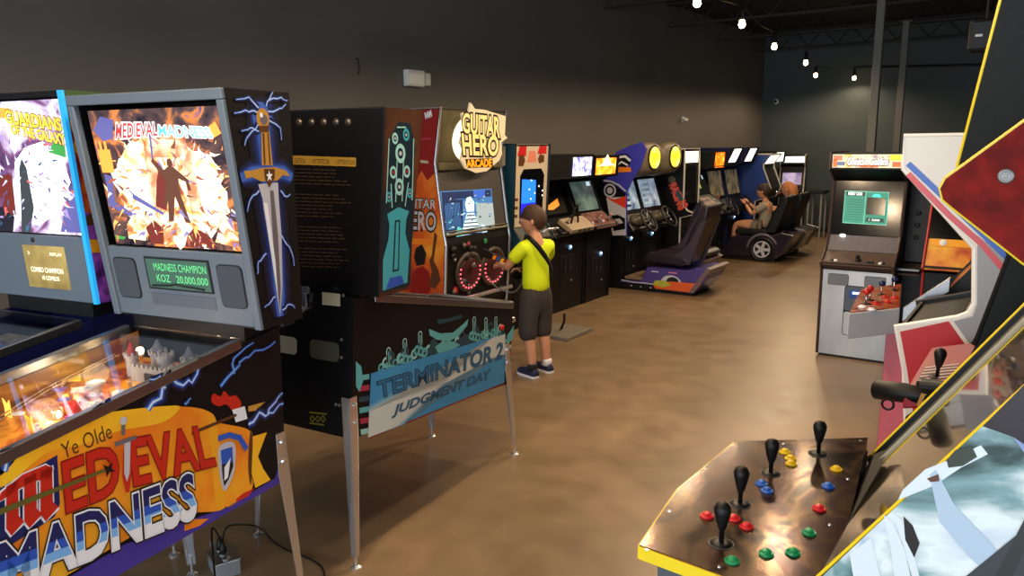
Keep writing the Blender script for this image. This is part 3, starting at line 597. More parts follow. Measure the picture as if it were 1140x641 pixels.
SCOL = [glow('stroke %d' % i if False else 'stroke %s' % 'abcdefgh'[i], c_, .9) for i, c_ in enumerate(((250, 210, 150), (255, 240, 215), (214, 130, 70), (150, 84, 60), (196, 120, 110), (120, 110, 160), (240, 170, 90), (110, 60, 50)))]
strokes(150, SCOL, 21, 2.05); strokes(60, SCOL, 22, 3.25, yr=(.02, .30))
def gtext(st, q, mm, L, off=0., sh=0.): g.text(F, st, [(x0+a*gw, gb+b*gh) for a, b in q], mm, L=L-6.6, off=off, shear=sh)
TR = glow('backlit_red', (225, 50, 50), .9); TW = glow('backlit_letter_white', (255, 235, 235), 1.1)
for off, mm, L in ((.09, TW, 3.5), (.02, TR, 4)):
    gtext('MEDIEVAL', [(.19, .80), (.52, .815), (.53, .90), (.22, .905)], mm, L, off)
for off, mm, L in ((.08, TW, 3.5), (.01, CYA, 4)):
    gtext('MADNESS', [(.53, .81), (.92, .79), (.90, .86), (.54, .885)], mm, L, off)
g.build('backglass', t, fix=False)
sp = MB(); sp.ext([F.p(-hw+.03, .005, -.02), F.p(hw-.03, .005, -.02), F.p(hw-.03, gb-.008, -.02), F.p(-hw+.03, gb-.008, -.02)], F.n*.022, GRB)
spo = sp.build('speaker_panel', t, bevel=.004)
SPK = mat('speaker_cloth', (58, 66, 76), .8, bump=.4, vscale=300)
def rrect(a0, a1, b0, b1, r=.02, n=5):
    return arc(a1-r, b1-r, r, 0, 90, n)+arc(a0+r, b1-r, r, 90, 180, n)+arc(a0+r, b0+r, r, 180, 270, n)+arc(a1-r, b0+r, r, 270, 360, n)
for a0, a1 in ((-hw+.05, -hw+.165), (hw-.165, hw-.05)):
    s_ = MB(); s_.ext([F.p(a, b, .002) for a, b in rrect(a0, a1, .07, .225)], F.n*.003, CHAR); s_.ext([F.p(a, b, .005) for a, b in rrect(a0+.004, a1-.004, .074, .221)], F.n*.002, SPK); s_.build('speaker_grille', spo)
DMD = glow('display_green', (62, 96, 84), .18); DTX = glow('display_text', (96, 205, 130), .6)
s_ = MB(); s_.ext([F.p(a, b, .002) for a, b in ((-.145, .115), (.165, .115), (.165, .235), (-.145, .235))], F.n*.004, CHAR); s_.ext([F.p(a, b, .006) for a, b in ((-.138, .122), (.158, .122), (.158, .228), (-.138, .228))], F.n*.001, DMD)
s_.trect(F, 'MADNESS CHAMPION', -.10, .150, .186, .214, DTX, L=9); s_.trect(F, 'KOZ', -.095, -.03, .145, .172, DTX, L=9); s_.trect(F, '20,000,000', .0, .150, .141, .172, DTX, L=9)
s_.ribpx
s_.tube([F.p(-.12, .13, .012), F.p(-.03, .135, .014), F.p(0, .142, .016), F.p(.03, .137, .014), F.p(.13, .13, .012)], .0035, CHAR, 6)
s_.build('dot_display', spo, fix=False)
s_ = MB(); s_.ext([F.p(a, b, .002) for a, b in ((-.145, .055), (.165, .055), (.165, .10), (-.145, .10))], F.n*.002, mat('slot_grey', (78, 88, 100), .5)); s_.build('blank_panel', spo)
for s in (-1, 1): MB().box(s*.34-.008, s*.34+.008, .03, .09, 1.155, 1.17, CHAR).build('hinge', t)
MB().box(-.27, .27, .02, .2, 1.12, 1.17, BLK).build('backbox_neck', t)
l = bpy.data.lights.new('backglass_lamp', 'AREA'); l.shape = 'RECTANGLE'; l.size = .5; l.size_y = .45; l.energy = 1.5; l.color = (1, .85, .7)
# ---- its neighbour, the machine with the space-hero backglass at the left edge
GML = (MML[0]-.985*.80+.0, MML[1]-.18*.80+.03, 0)
bbG = dict(hw=.35, zb=1.20, zt=1.99, dt=.29, db=.24)
t, M, ztG, cab = pinball('pinball_machine', 'pinball machine at the left edge with a glowing light-blue strip on its backbox', GML, 169.5, [(0, .53), (0, 1.15), (1.31, .99), (1.31, .50)], bbG, body=mat('deep_blue_side', (16, 22, 70), .35))
bb = backbox(t, bbG, BLK)
B = Fr((-.3503, 0, 0), (0, -1, 0), (0, 0, 1), M); m = MB()
GAR = ramp_mat('space_side_art', [(.3, (30, 16, 50)), (.45, (110, 50, 150)), (.58, (160, 80, 190)), (.75, (60, 30, 110))], 14, .35, detail=8)
GA2 = ramp_mat('space_flame_art', [(.3, (70, 20, 16)), (.5, (190, 50, 24)), (.7, (230, 120, 40))], 12, .35, detail=6)
m.poly(B, [(0, 1.2), (0, 1.99), (-.29, 1.99), (-.24, 1.2)], GAR, 1)
m.poly(B, [(-.05, 1.55), (-.05, 1.86), (-.28, 1.84), (-.265, 1.56), (-.15, 1.5)], GA2, 2); m.poly(B, [(-.0, 1.84), (-.0, 1.99), (-.29, 1.99), (-.28, 1.84)], mat('art_moss', (46, 74, 40), .4), 2)
m.poly(B, [(-.1, 1.43), (-.26, 1.45), (-.262, 1.40), (-.1, 1.38)], ART_YD, 3); m.poly(B, [(-.12, 1.5), (-.2, 1.56), (-.26, 1.53), (-.262, 1.50)], ART_BR, 3)
m.text(B, 'G', [(-.275, 1.83), (-.20, 1.83), (-.20, 1.90), (-.275, 1.90)], ART_YD, L=4, off=.03); m.text(B, 'G', [(-.27, 1.76), (-.20, 1.76), (-.20, 1.82), (-.27, 1.82)], ART_YD, L=4, off=.03)
m.build('side_art', bb, fix=False)
F, FH = frontframe(bbG, M); hw = .35
STRIP = glow('light_blue_strip', (34, 150, 222), .62)
MB().ext([F.p(hw-.014, 0, -.004), F.p(hw+.006, 0, -.004), F.p(hw+.006, FH, -.004), F.p(hw-.014, FH, -.004)], F.n*.014, STRIP).build('edge_strip', t)
MB().ext([F.p(-hw+.014, 0, -.004), F.p(-hw-.006, 0, -.004), F.p(-hw-.006, FH, -.004), F.p(-hw+.014, FH, -.004)], F.n*.014, STRIP).build('edge_strip', t)
g = MB(); x0, x1, gb, gt = -hw+.03, hw-.02, .262, FH-.03; gw, gh = x1-x0, gt-gb
SPG = ramp_mat('space_backglass', [(.3, (20, 26, 60)), (.42, (110, 70, 110)), (.5, (220, 210, 240)), (.62, (245, 250, 255)), (.74, (90, 60, 110))], 6, .2, emit=.9, distort=.8)
g.ext([F.p(x0, gb, -.012), F.p(x1, gb, -.012), F.p(x1, gt, -.012), F.p(x0, gt, -.012)], F.n*.006, SPG)
WH2 = glow('backlit_cold_white', (235, 245, 255), 1.8)
gp([(.42, .1), (.5, .55), (.62, .66), (.78, .70), (.92, .62), (.96, .4), (.84, .2), (.62, .06)], WH2, 1); gp([(.8, .02), (.98, .02), (.98, .3), (.88, .22)], VIO, 1.5)
gp([(.44, .0), (.52, .0), (.6, .2), (.60, .5), (.57, .58), (.53, .5), (.5, .3)], glow('backlit_slate', (60, 66, 70), .35), 2); gp([(.0, .0), (.36, .0), (.4, .12), (.30, .2), (.0, .16)], glow('backlit_ink', (30, 28, 44), .2), 2)
gp([(.3, .1), (.42, .14), (.45, .44), (.36, .5), (.3, .36)], DKR, 1.8); gp([(.0, .86), (.5, .88), (.56, .95), (.2, .98), (0, .97)], HOTO, 1.8); gp([(.82, .62), (.96, .58), (.97, .66), (.88, .7)], GRN, 2.2)
TY = glow('backlit_yellow', (250, 205, 60), 1.1)
SC2 = [glow('cold stroke %s' % 'abcdef'[i], c_, .9) for i, c_ in enumerate(((235, 240, 255), (150, 130, 180), (90, 70, 120), (200, 90, 90), (60, 90, 120), (190, 200, 230)))]
strokes(120, SC2, 31, 2.3, yr=(.02, .72))
for off, mm, L in ((.08, glow('backlit_dark_amber', (120, 70, 20), .4), 3), (.025, TY, 3.6)):
    g.text(F, 'GUARDIANS', [(x0+a*gw, gb+b*gh) for a, b in ((.50, .84), (.97, .775), (.97, .86), (.50, .94))], mm, L=L-6, off=off)
    g.text(F, 'OF THE GALAXY', [(x0+a*gw, gb+b*gh) for a, b in ((.53, .765), (.98, .67), (.98, .75), (.53, .83))], mm, L=L-6, off=off)
g.build('backglass', t, fix=False)
sp = MB(); sp.ext([F.p(-hw+.014, .0, -.02), F.p(hw-.014, .0, -.02), F.p(hw-.014, gb-.006, -.02), F.p(-hw+.014, gb-.006, -.02)], F.n*.024, GRB); spo = sp.build('speaker_panel', t, bevel=.004)
s_ = MB(); s_.ext([F.p(a, b, .004) for a, b in ((-.03, .045), (.215, .045), (.215, .215), (-.03, .215))], F.n*.003, ramp_mat('lcd_amber', [(.35, (110, 92, 50)), (.65, (160, 140, 84))], 6, .2, emit=.8))
TXA = glow('lcd_text', (255, 250, 220), 1.3); s_.trect(F, 'COMBO CHAMPION', .0, .19, .108, .128, TXA, L=9); s_.trect(F, '10 COMBOS', .06, .16, .078, .095, TXA, L=9); s_.trect(F, 'REPLAY', .13, .2, .178, .19, TXA, L=9); s_.trect(F, '3', .0, .008, .178, .19, TXA, L=9)
s_.build('display', spo, fix=False)
MB().lathe(F.p(.04, .236, .004), F.n, [(.010, 0), (.008, .004), (.004, .005)], CHAR, 14).build('lock', spo)
MB().box(-.26, .26, .02, .2, 1.13, 1.2, BLK).build('backbox_neck', t)
plane_y = lambda y, d=.10: ztG(y)-d
p = MB().ext([(-.26, .22, plane_y(.22)), (.26, .22, plane_y(.22)), (.26, 1.24, plane_y(1.24)), (-.26, 1.24, plane_y(1.24))], (0, 0, -.012), ramp_mat('space_playfield', [(.3, (30, 40, 30)), (.5, (150, 150, 140)), (.7, (60, 50, 70))], 16, .3, detail=8)).build('playfield', t)
R = random.Random(8)
for i in range(18):
    x = R.uniform(-.22, .22); y = R.uniform(.3, .9); z = plane_y(y); r = R.uniform(.02, .045); a0 = R.uniform(0, 6)
    MB().xy([(x+r*math.cos(a0+2*PI*j/5), y+r*math.sin(a0+2*PI*j/5)) for j in range(5)], z+.03, z+.035, R.choice([mat('grey_plastic', (150, 156, 150), .4), PLG, ART_SV, mat('plum_plastic', (100, 50, 70), .4)])).build('plastic_shield', p)
# ---- black machine seen from behind, side panel with blue lettering
TML = (-2.59, 2.057, 0)
prT = [(.01, .57), (.07, 1.165), (1.40, .875), (1.34, .44)]
bbT = dict(hw=.36, zb=1.165, zt=1.935, dt=.26, db=.20, y0=.13, sh=.09)
t, M, ztT, cab = pinball('pinball_machine', 'black pinball machine seen from behind, blue and white lettered panel on its side', TML, -5.5, prT, None)
S = Fr((.2803, 0, 0), (0, 1, 0), (0, 0, 1), M); m = MB()
TPB = mat('panel_sky_blue', (58, 148, 204), .4); TPW = [mat('panel_mist %s' % 'abcd'[k], c_, .4) for k, c_ in enumerate(((96, 166, 206), (136, 186, 212), (176, 204, 214), (206, 216, 214)))]
CY1 = mat('art_teal', (96, 180, 186), .4); CY2 = mat('art_pale_teal', (160, 214, 210), .4); CYD = mat('art_dark_teal', (30, 70, 84), .4); PNK = mat('art_rose', (176, 50, 80), .4)
m.ppx(S, [(409, 489), (561, 427), (561, 425), (409, 486)], ART_RD, 2); m.ppx(S, [(412.6, 415.5), (562, 371), (561, 425.5), (409, 487)], TPB, 3)
for k in range(4):
    e = (3-k)*3.2
    m.ppx(S, [(409.2, 487), (410.5, 458-e*.7), (440, 446-e*1.2), (500, 424-e*.9), (548, 398-e*.6), (561.5, 394-e*.4), (561.8, 380+0*e), (562, 372), (548, 375.5), (540+e*.2, 382+e*1.1), (520, 400+e*.6), (470, 446+e*.9), (440+e, 475-e*.3)], TPW[k], 3.2+.15*k)
for off, mm, L in ((.03, CYD, 4.2), (-.012, mat('art_letter_blue', (40, 110, 160), .4), 4.6)):
    m.textpx(S, 'TERMINATOR 2', [(423, 443), (558, 398), (559, 381), (419, 425)], mm, L=L, off=off+.01, shear=.1)
    m.textpx(S, 'JUDGMENT DAY', [(436, 465), (545, 423), (545, 411), (437, 452)], mm, L=L, off=off+.01, shear=.2)
for x, y, h in ((433, 406, 20), (451, 395, 19), (468, 386, 18), (528, 370, 18), (541, 369, 16), (552, 367, 15)):
    a, b = S.px(x, y); a2, b2 = S.px(x, y-h); w = .016
    cap = lambda k: [(a+k*math.cos(math.radians(q)), b2-w+k*math.sin(math.radians(q))) for q in range(0, 181, 20)]+[(a-k, b), (a+k, b)]
    m.poly(S, cap(w), CY2, 1); m.poly(S, cap(w*.65), ART_K, 1.5); m.poly(S, [(a-.004, b), (a+.004, b), (a+.004, b2-.02), (a-.004, b2-.02)], CY1, 1.8)
    for k in range(3): m.ring(S, a-.03+.03*k, b-.01-.012*k, .012, .024, CY1, 2.0+.1*k, 14)
m.ppx(S, [(477, 366), (490, 371), (504, 370), (516, 360), (521, 355), (520, 362), (510, 374), (500, 380), (486, 378), (478, 373)], CY1, 2); m.ppx(S, [(470, 396), (482, 380), (500, 384), (516, 374), (530, 380), (530, 384), (470, 402)], CYD, 1.6)
m.ppx(S, [(484, 386), (492, 380), (505, 380), (512, 384), (500, 392), (488, 394)], CY1, 2.2)
for k in range(26):
    x_ = 424+k*5.3; y_ = 411-(k*5.3)*.30; m.ring(S, *S.px(x_, y_-2-4*(k % 3)), .010+.004*(k % 2), .020+.005*(k % 3), (CY1, CY2, CYD)[k % 3], 1.05+.02*k, 12)
m.ppx(S, [(418, 414), (430, 404), (450, 398), (472, 388), (500, 382), (520, 372), (545, 366), (560, 362), (562, 371), (412, 416)], CYD, .9)
m.ppx(S, [(486, 356), (500, 354), (514, 350), (514, 354), (500, 358), (488, 361)], CYD, 1.2)
for k in range(6):
    y = 418+k*12; m.ppx(S, [(398+k*.6, y), (411, y-2), (411, y+4), (398+k*.8, y+6)], (CY1, PNK, CYD, CY1, PNK, CY2)[k], 1)
    y2 = 378+k*8; m.ppx(S, [(562, y2), (569, y2-3), (569, y2+1), (562, y2+4)], (CY1, CY2, PNK, CYD, CY1, CYD)[k], 1)
m.ppx(S, [(396, 402), (402, 408), (404, 424), (400, 436), (396, 430)], CY1, 1.4); m.ppx(S, [(564, 374), (572, 362), (571, 376), (565, 384)], CY1, 1.4)
m.build('side_art', cab, fix=False)
# back of the cabinet: vents, labels, latch
K = Fr((0, .0092, .57), (1, 0, 0), (0, .06, .595), M); bk = MB()
CRM = mat('label_cream', (190, 184, 160), .6); OLV = mat('vent_olive', (74, 76, 62), .5)
def rr_px(F_, x0, x1, y0, y1, r): a0, b0 = F_.px(x0, y1); a1, b1 = F_.px(x1, y0); return rrect(min(a0, a1), max(a0, a1), min(b0, b1), max(b0, b1), r)
bk.poly(K, rr_px(K, 345, 378, 382, 398, .024), OLV, 1.5); bk.poly(K, rr_px(K, 300, 331, 376, 390, .022), CRM, 1.5)
bk.build('vent_slots', cab, fix=False)
bk = MB(); bk.ppx(K, [(359, 325), (379, 327), (379, 341), (359, 339)], CRM, 2)
YL = mat('label_yellow_ink', (150, 140, 40), .6)
bk.ppx(K, [(345, 458), (364, 460), (364, 461.5), (345, 459.5)], YL, 2); bk.ppx(K, [(345, 470), (361, 472), (361, 473.5), (345, 471.5)], YL, 2)
for x in (346, 352, 358): bk.ring(K, *K.px(x+2, 466), .010, .016, YL, 2, 4)
bk.build('service_labels', cab, fix=False)
la = MB(); a, b = K.px(341, 331); q = K.p(a, b)
la.box(q.x-.022, q.x+.022, q.y-.012, q.y, q.z+.02, q.z+.05, CHR); la.box(q.x-.010, q.x+.010, q.y-.018, q.y-.006, q.z-.05, q.z+.02, CHR); la.tube([(q.x-.018, q.y-.014, q.z-.02), (q.x, q.y-.022, q.z-.06), (q.x+.018, q.y-.014, q.z-.02)], .004, CHR, 6); la.build('latch', t)
for px_, py_ in ((382, 329), (380, 378), (380, 398), (378, 451), (374, 450)):
    a, b = K.px(px_, py_); MB().lathe(K.p(a, b, -.0), -K.n if K.n.y > 0 else K.n, [(.008, 0), (.006, .004)], CHR, 10).build('screw', cab)
# backbox (rear panel faces the viewer)
bb = backbox(t, bbT, BLK)
K = Fr((0, bbT['y0']-.0005, 1.165), (1, 0, 0), (0, .09, .77), M); bk = MB()
for x in (320, 333.5, 347.5, 361, 374.5, 388): bk.disc(K, *K.px(x, 136), .019, BLKV, 1, 18); bk.ring(K, *K.px(x, 136), .016, .021, CHAR, 2, 18)
bk.build('vent_holes', bb, fix=False)
for x in (320, 333.5, 347.5, 361, 374.5, 388):
    a, b = K.px(x, 136); MB().lathe(K.p(a, b, 0), (0, -1, 0), [(.017, 0), (.016, .006), (.009, .012)], mat('vent_plug_metal', (120, 112, 108), .35, .8), 16).build('vent_plug', bb, True)
bk = MB(); bk.ppx(K, [(326, 173), (396.5, 175.5), (396.5, 185.5), (326, 183)], mat('caution_yellow', (168, 132, 48), .5), 1.5)
INK = mat('label_ink', (40, 30, 14), .6)
for st, a_, b_ in (('CAUTION', 328, 340), ('! ATTENTION', 347, 367), ('! ATTENTION', 374, 395)):
    bk.textpx(K, st, [(a_, 181.6+(a_-326)*.03), (b_, 181.6+(b_-326)*.03), (b_, 176+(b_-326)*.03), (a_, 176+(a_-326)*.03)], INK, L=2.5)
bk.build('caution_label', bb, fix=False)
bk = MB(); R = random.Random(3); TI = mat('label_brown_ink', (60, 46, 30), .6)
y = 187.5
for row in range(28):
    x = 326.
    if row in (5, 6, 14, 15, 21): y += 4.0; continue
    xe = R.uniform(368, 393)
    while x < xe:
        w_ = R.uniform(3, 9); bk.ppx(K, [(x, y+(x-326)*.03+1.2), (min(x+w_, xe), y+(x-326)*.03+1.2), (min(x+w_, xe), y+(x-326)*.03), (x, y+(x-326)*.03)], TI, 1.5); x += w_+1.6
    y += 4.0
bk.build('small_print', bb, fix=False)
B = Fr((.3603, 0, 0), (0, 1, 0), (0, 0, 1), M); m = MB()
BRN = ramp_mat('art_umber_field', [(.3, (46, 26, 18)), (.7, (92, 54, 34))], 4, .35)
y0 = bbT['y0']; m.poly(B, [(y0, 1.165), (y0+.20, 1.165), (y0+.35, 1.935), (y0+.09, 1.935)], BRN, 1)
TEAL = mat('art_machine_teal', (66, 168, 184), .35, coat=.2); TD = mat('art_machine_shadow', (16, 40, 52), .4)
def bt(pts, mm, L): m.poly(B, [(y0+b*.09+a*.22, 1.165+b*.77) for a, b in pts], mm, L)
bt([(.06, .02), (.96, .02), (.99, .5), (.9, .62), (.98, .78), (.8, .92), (.4, .93), (.16, .84), (.12, .62), (.02, .5)], TD, 1.3)
bt([(.10, .03), (.86, .04), (.90, .22), (.74, .32), (.76, .40), (.84, .44), (.5, .47), (.16, .44), (.24, .38), (.22, .30), (.08, .2)], TEAL, 2)
bt([(.38, .12), (.58, .12), (.56, .40), (.40, .40)], TD, 2.5); bt([(.42, .13), (.54, .13), (.52, .39), (.44, .39)], TEAL, 3); bt([(.2, .035), (.76, .04), (.66, .09), (.3, .09)], ART_B2, 2.6)
# plain mechanical cluster: rings, rods and plates
for a, b, r in ((.5, .58, .030), (.3, .66, .022), (.72, .66, .022), (.5, .76, .034), (.32, .84, .02), (.66, .86, .022), (.2, .53, .018), (.84, .54, .018)):
    m.ring(B, y0+b*.09+a*.22, 1.165+b*.77, r*.55, r, TEAL if (a*10) % 2 < 1 else CY2, 2.2, 18, 1.2); m.disc(B, y0+b*.09+a*.22, 1.165+b*.77, r*.3, ART_R if abs(b-.66) < .01 else ART_SV, 2.6, 12)
for a0, b0, a1, b1 in ((.12, .5, .14, .84), (.92, .5, .9, .84), (.3, .47, .24, .6), (.7, .47, .78, .6), (.36, .9, .64, .9), (.4, .5, .4, .72), (.6, .5, .6, .72)):
    m.rib(B, [(y0+b0*.09+a0*.22, 1.165+b0*.77), (y0+b1*.09+a1*.22, 1.165+b1*.77)], .006, CY2, 2.8)
m.build('side_art', bb, fix=False)
tr = MB()
for s in (-1, 1): tr.yz([(y0-.003, 1.165), (y0+.003, 1.165), (y0+.093, 1.935), (y0+.087, 1.935)], s*.36-.003, s*.36+.003, CHAR)
tr.box(-.36, .36, y0+.087, y0+.093, 1.932, 1.94, CHAR); tr.build('edge_trim', bb)
F, FH = frontframe(bbT, M); g = MB(); g.ext([F.p(-.33, .2, -.012), F.p(.33, .2, -.012), F.p(.33, FH-.02, -.012), F.p(-.33, FH-.02, -.012)], F.n*.005, ramp_mat('steel_blue_backglass', [(.3, (20, 40, 70)), (.6, (120, 160, 200))], 6, .2, emit=.4)); g.build('backglass', t)
g = MB(); g.ext([F.p(-.335, .0, -.02), F.p(.335, .0, -.02), F.p(.335, .19, -.02), F.p(-.335, .19, -.02)], F.n*.02, CHAR); g.build('speaker_panel', t)
MB().box(-.27, .27, .12, .33, 1.12, 1.167, BLK).build('backbox_neck', t)
p = MB().ext([(-.26, .34, ztT(.34)-.1), (.26, .34, ztT(.34)-.1), (.26, 1.3, ztT(1.3)-.1), (-.26, 1.3, ztT(1.3)-.1)], (0, 0, -.012), ramp_mat('steel_playfield', [(.3, (20, 30, 40)), (.6, (90, 110, 130))], 12, .3)).build('playfield', t)
# ---- power box and flex on the floor
q = at_z(250, 634, .0)
t = thing('power_outlet_box', 'dull metal outlet box on the floor beneath the yellow-scroll pinball machine', 'outlet box', (q.x, q.y, 0), math.radians(-20))
MB().box(-.075, .075, -.05, .05, 0, .07, ALU).build('box', t, bevel=.004); MB().box(-.079, .079, -.054, .054, .07, .074, STL).build('cover_plate', t, bevel=.002)
for x in (-.045, .0, .045): MB().lathe((x, .0, .074), (0, 0, 1), [(.018, 0), (.018, .003)], CHR, 18).build('socket', t)
MB().box(-.25, -.08, .0, .02, 0, .02, ALU).build('conduit_channel', t)
Mo = mw((q.x, q.y, 0), math.radians(-20))
PLG_T = []
def plug(x, lab):
    pp = Mo @ V((x, 0, .078)); t2 = thing('extension_lead', lab, 'cord', pp); PLG_T.append(t2)
    MB().lathe((0, 0, 0), (0, 0, 1), [(.015, 0), (.016, .02), (.010, .035), (.006, .055)], BLKV, 12).build('plug', t2, True); return pp
a = plug(-.045, 'black power cord in the left socket of the outlet box, dropping toward the viewer'); b = plug(.0, 'black power cord in the middle socket of the outlet box, arching right over the concrete')
def spline(pts, n=8):
    P = [V(p) for p in pts]; out = []
    for i in range(len(P)-1):
        p0 = P[max(i-1, 0)]; p1 = P[i]; p2 = P[i+1]; p3 = P[min(i+2, len(P)-1)]
        for k in range(n):
            t_ = k/n; out.append(.5*((2*p1)+(p2-p0)*t_+(2*p0-5*p1+4*p2-p3)*t_*t_+(3*p1-p0-3*p2+p3)*t_**3))
    return out+[P[-1]]
cb = [b+V((0, 0, .055)), b+V((.02, .02, .12))]+[at_z(x, y, z) for x, y, z in ((275, 584, .10), (290, 588, .07), (305, 603, .02), (322, 613, .008), (345, 622, .008), (360, 634, .008), (358, 660, .008), (330, 690, .008))]
MB().tube([q-b for q in spline(cb)], .0042, BLKV, 8).build('cable', PLG_T[1], True)
cb = [a+V((0, 0, .055)), a+V((-.02, -.02, .09)), at_z(240, 650, .05), at_z(243, 680, .008), at_z(240, 720, .008)]
MB().tube([q-a for q in spline(cb)], .0042, BLKV, 8).build('cable', PLG_T[0], True)
# ---------------------------------------------------------------- upright cabinets
def offset_in(p, q, d):
    t = (V((q[0], q[1]))-V((p[0], p[1]))).normalized(); n = V((-t.y, t.x)); return n*d    # left of travel = inward when going up the front
def cabinet(name, label, loc, rz, W, prof, mats=None, side=BLK, tmold=None, infill=BLK, cat='arcade machine', inset=.012, tr=.0095, group=None, back=0., insets=None):
    """prof: list of (y, z, kind) front outline from toe up; kind names the panel from this point to the next"""
    t = thing(name, label, cat, loc, rz, group); M = mw(loc, rz); mats = mats or {}; insets = insets or {}
    pts = [(p[0], p[1]) for p in prof]; H = pts[-1][1]
    out = [(back, pts[0][1])]+pts+[(back, H)]
    sides = []
    for s in (-1, 1):
        sd = MB().yz(out, s*W/2-s*.02, s*W/2, side).build('side_panel', t); sides.append(sd)
        if tmold: MB().tube([(s*(W/2-.010), y, z) for y, z in pts+[(back, H)]], tr, tmold, 6).build('edge_molding', sd)
    fr = {}
    hx = W/2-.0205
    for i in range(len(pts)-1):
        k = prof[i][2]
        if not k: continue
        p, q = pts[i], pts[i+1]; ins = insets.get(k, inset)
        n = offset_in(p, q, 1); a = n*ins; b = n*(ins+.015)
        mm = mats.get(k, infill)
        part = MB().yz([(p[0]+a.x, p[1]+a.y), (q[0]+a.x, q[1]+a.y), (q[0]+b.x, q[1]+b.y), (p[0]+b.x, p[1]+b.y)], -hx, hx, mm).build(k, t)
        F = Fr((0, p[0]+a.x, p[1]+a.y), (-1, 0, 0), (0, q[0]-p[0], q[1]-p[1]), M)
        fr[k] = (F, math.hypot(q[0]-p[0], q[1]-p[1]), part)
    MB().box(-hx, hx, back, back+.015, pts[0][1]+.02, H-.01, infill).build('back_panel', t)
    MB().box(-hx, hx, back+.01, pts[-1][0]-.01, H-.016, H-.002, infill).build('top_panel', t)
    return t, M, fr, sides
def fmats(F, M=None): return F
def fplate(m, F, a0, a1, b0, b1, h0, h1, mm): m.ext([F.p(a0, b0, h0), F.p(a1, b0, h0), F.p(a1, b1, h0), F.p(a0, b1, h0)], F.n*(h1-h0), mm)
def coin_door(F, b, parent, w=.28, h=.36, light=(120, 190, 235), a=0., one=False):
    m = MB(); fplate(m, F, a-w/2, a+w/2, b, b+h, 0, .008, CHAR); fplate(m, F, a-w/2+.015, a+w/2-.015, b+.015, b+h-.015, .008, .012, BLKV); d = m.build('coin_door', parent, bevel=.003)
    for s in ((-1, 1) if not one else (0,)):
        m = MB(); fplate(m, F, a+s*.05-.018, a+s*.05+.018, b+h*.45, b+h*.85, .012, .02, CHAR); fplate(m, F, a+s*.05-.003, a+s*.05+.003, b+h*.55, b+h*.7, .020, .021, STL); m.build('coin_slot', d)
    MB().lathe(F.p(a+w*.32, b+h*.2, .012), F.n, [(.012, 0), (.012, .006), (.006, .008)], CHR, 12).build('door_lock', d)
    return d
def joystick(p, n, parent, ball=None, h=.075, bat=False, col=BLKV):
    n = V(n).normalized(); m = MB(); m.lathe(p, n, [(.024, 0), (.024, .002), (.01, .004)], BLKV, 16)
    if bat: m.lathe(V(p)+n*.002, n, [(.0055, 0), (.0055, .03), (.009, .034), (.013, .05), (.0175, .07), (.018, .08), (.013, .09), (.004, .094)], col, 16)
    else:
        m.lathe(V(p), n, [(.005, 0), (.005, h)], CHR, 10); m.ball(V(p)+n*(h+.01), .017, ball or RED, 14)
    return m.build('joystick', parent, True)
def button(p, n, mm, parent, r=.0135):
    m = MB(); m.lathe(p, n, [(r*1.25, 0), (r*1.25, .004), (r*.95, .006), (r*.95, .003), (r*.8, .003), (r*.8, .009), (r*.6, .011)], mm, 16); return m.build('button', parent, True)
LEFT = -PI/2
FX = -4.05       # front line of the row along the left wall
BX = -4.93
def yl(y): return y-0
# ---- guitar game (nearest of the row)
prG = [(.80, .0, 'kick_panel'), (.80, .30, 'lower_front'), (.88, .62, 'guitar_bay'), (.90, 1.0, 'bezel'), (.80, 1.64, 'header_base'), (.80, 1.70, 'header'), (.88, 2.09, None)]
prG = [(.80, .04, 'kick_panel'), (.86, .45, 'guitar_bay'), (.895, .97, 'ledge'), (.875, 1.07, 'bezel'), (.80, 1.64, 'header'), (.875, 2.08, None)]
GW = .92; gl = (BX, 4.78+GW/2, 0)
BRZ = mat('bronze_grey', (98, 92, 70), .4, .4); GHF = ramp_mat('flame_side', [(.3, (150, 40, 16)), (.5, (214, 96, 26)), (.7, (240, 160, 50))], 3, .35, coat=.3)
t, M, fr, sides = cabinet('guitar_arcade_machine', 'tall arcade machine with flame-painted side and jagged lit sign, before the boy in yellow', gl, LEFT, GW, prG,
    mats={'header': BRZ, 'bezel': mat('bezel_grey', (70, 68, 66), .4), 'guitar_bay': BLKV}, tmold=CHR, tr=.012)
Sd = Fr((GW/2+.0003, 0, 0), (0, 1, 0), (0, 0, 1), M); m = MB()
m.poly(Sd, [(0, .04), (.79, .04), (.85, .45), (.885, .97), (.86, 1.12), (.79, 1.64), (.865, 2.07), (0, 2.07)], mat('side_maroon', (140, 26, 24), .35, coat=.3), 1)
m.poly(Sd, [(0, .04), (.79, .04), (.85, .45), (.885, .97), (.86, 1.12), (.80, 1.56), (.72, 1.50), (.66, 1.58), (.58, 1.48), (.5, 1.62), (.4, 1.5), (.3, 1.6), (0, 1.5)], GHF, 2)
lb = [Sd.px(*q) for q in ((455, 252), (480, 250), (479, 222), (455, 224))]; w_ = lb[1][0]-lb[0][0]
for st, b0, b1 in (('GUITAR', lb[0][1]+.16, lb[2][1]), ('HERO', lb[0][1]-.02, lb[0][1]+.13)):
    for off, mm, L in ((.09, ART_K, 3), (.02, ART_SV, 3.6)): m.trect(Sd, st, .42, .80, b0, b1, mm, L=L, off=off, shear=.1)
m.poly(Sd, [(.5, 1.01), (.76, 1.02), (.74, .97), (.48, .96)], ART_O, 3)
for off, mm, L in ((.08, ART_W, 3),): m.text(Sd, 'RAW', [Sd.px(474, 132), Sd.px(482, 129), Sd.px(480, 123), Sd.px(473, 126)], mm, L=L, off=off)
m.ppx(Sd, [(470, 156), (480, 155), (480, 153), (470, 154)], PNK, 3); m.ppx(Sd, [(468, 181), (477, 182), (477, 179), (468, 178)], CRM, 3)
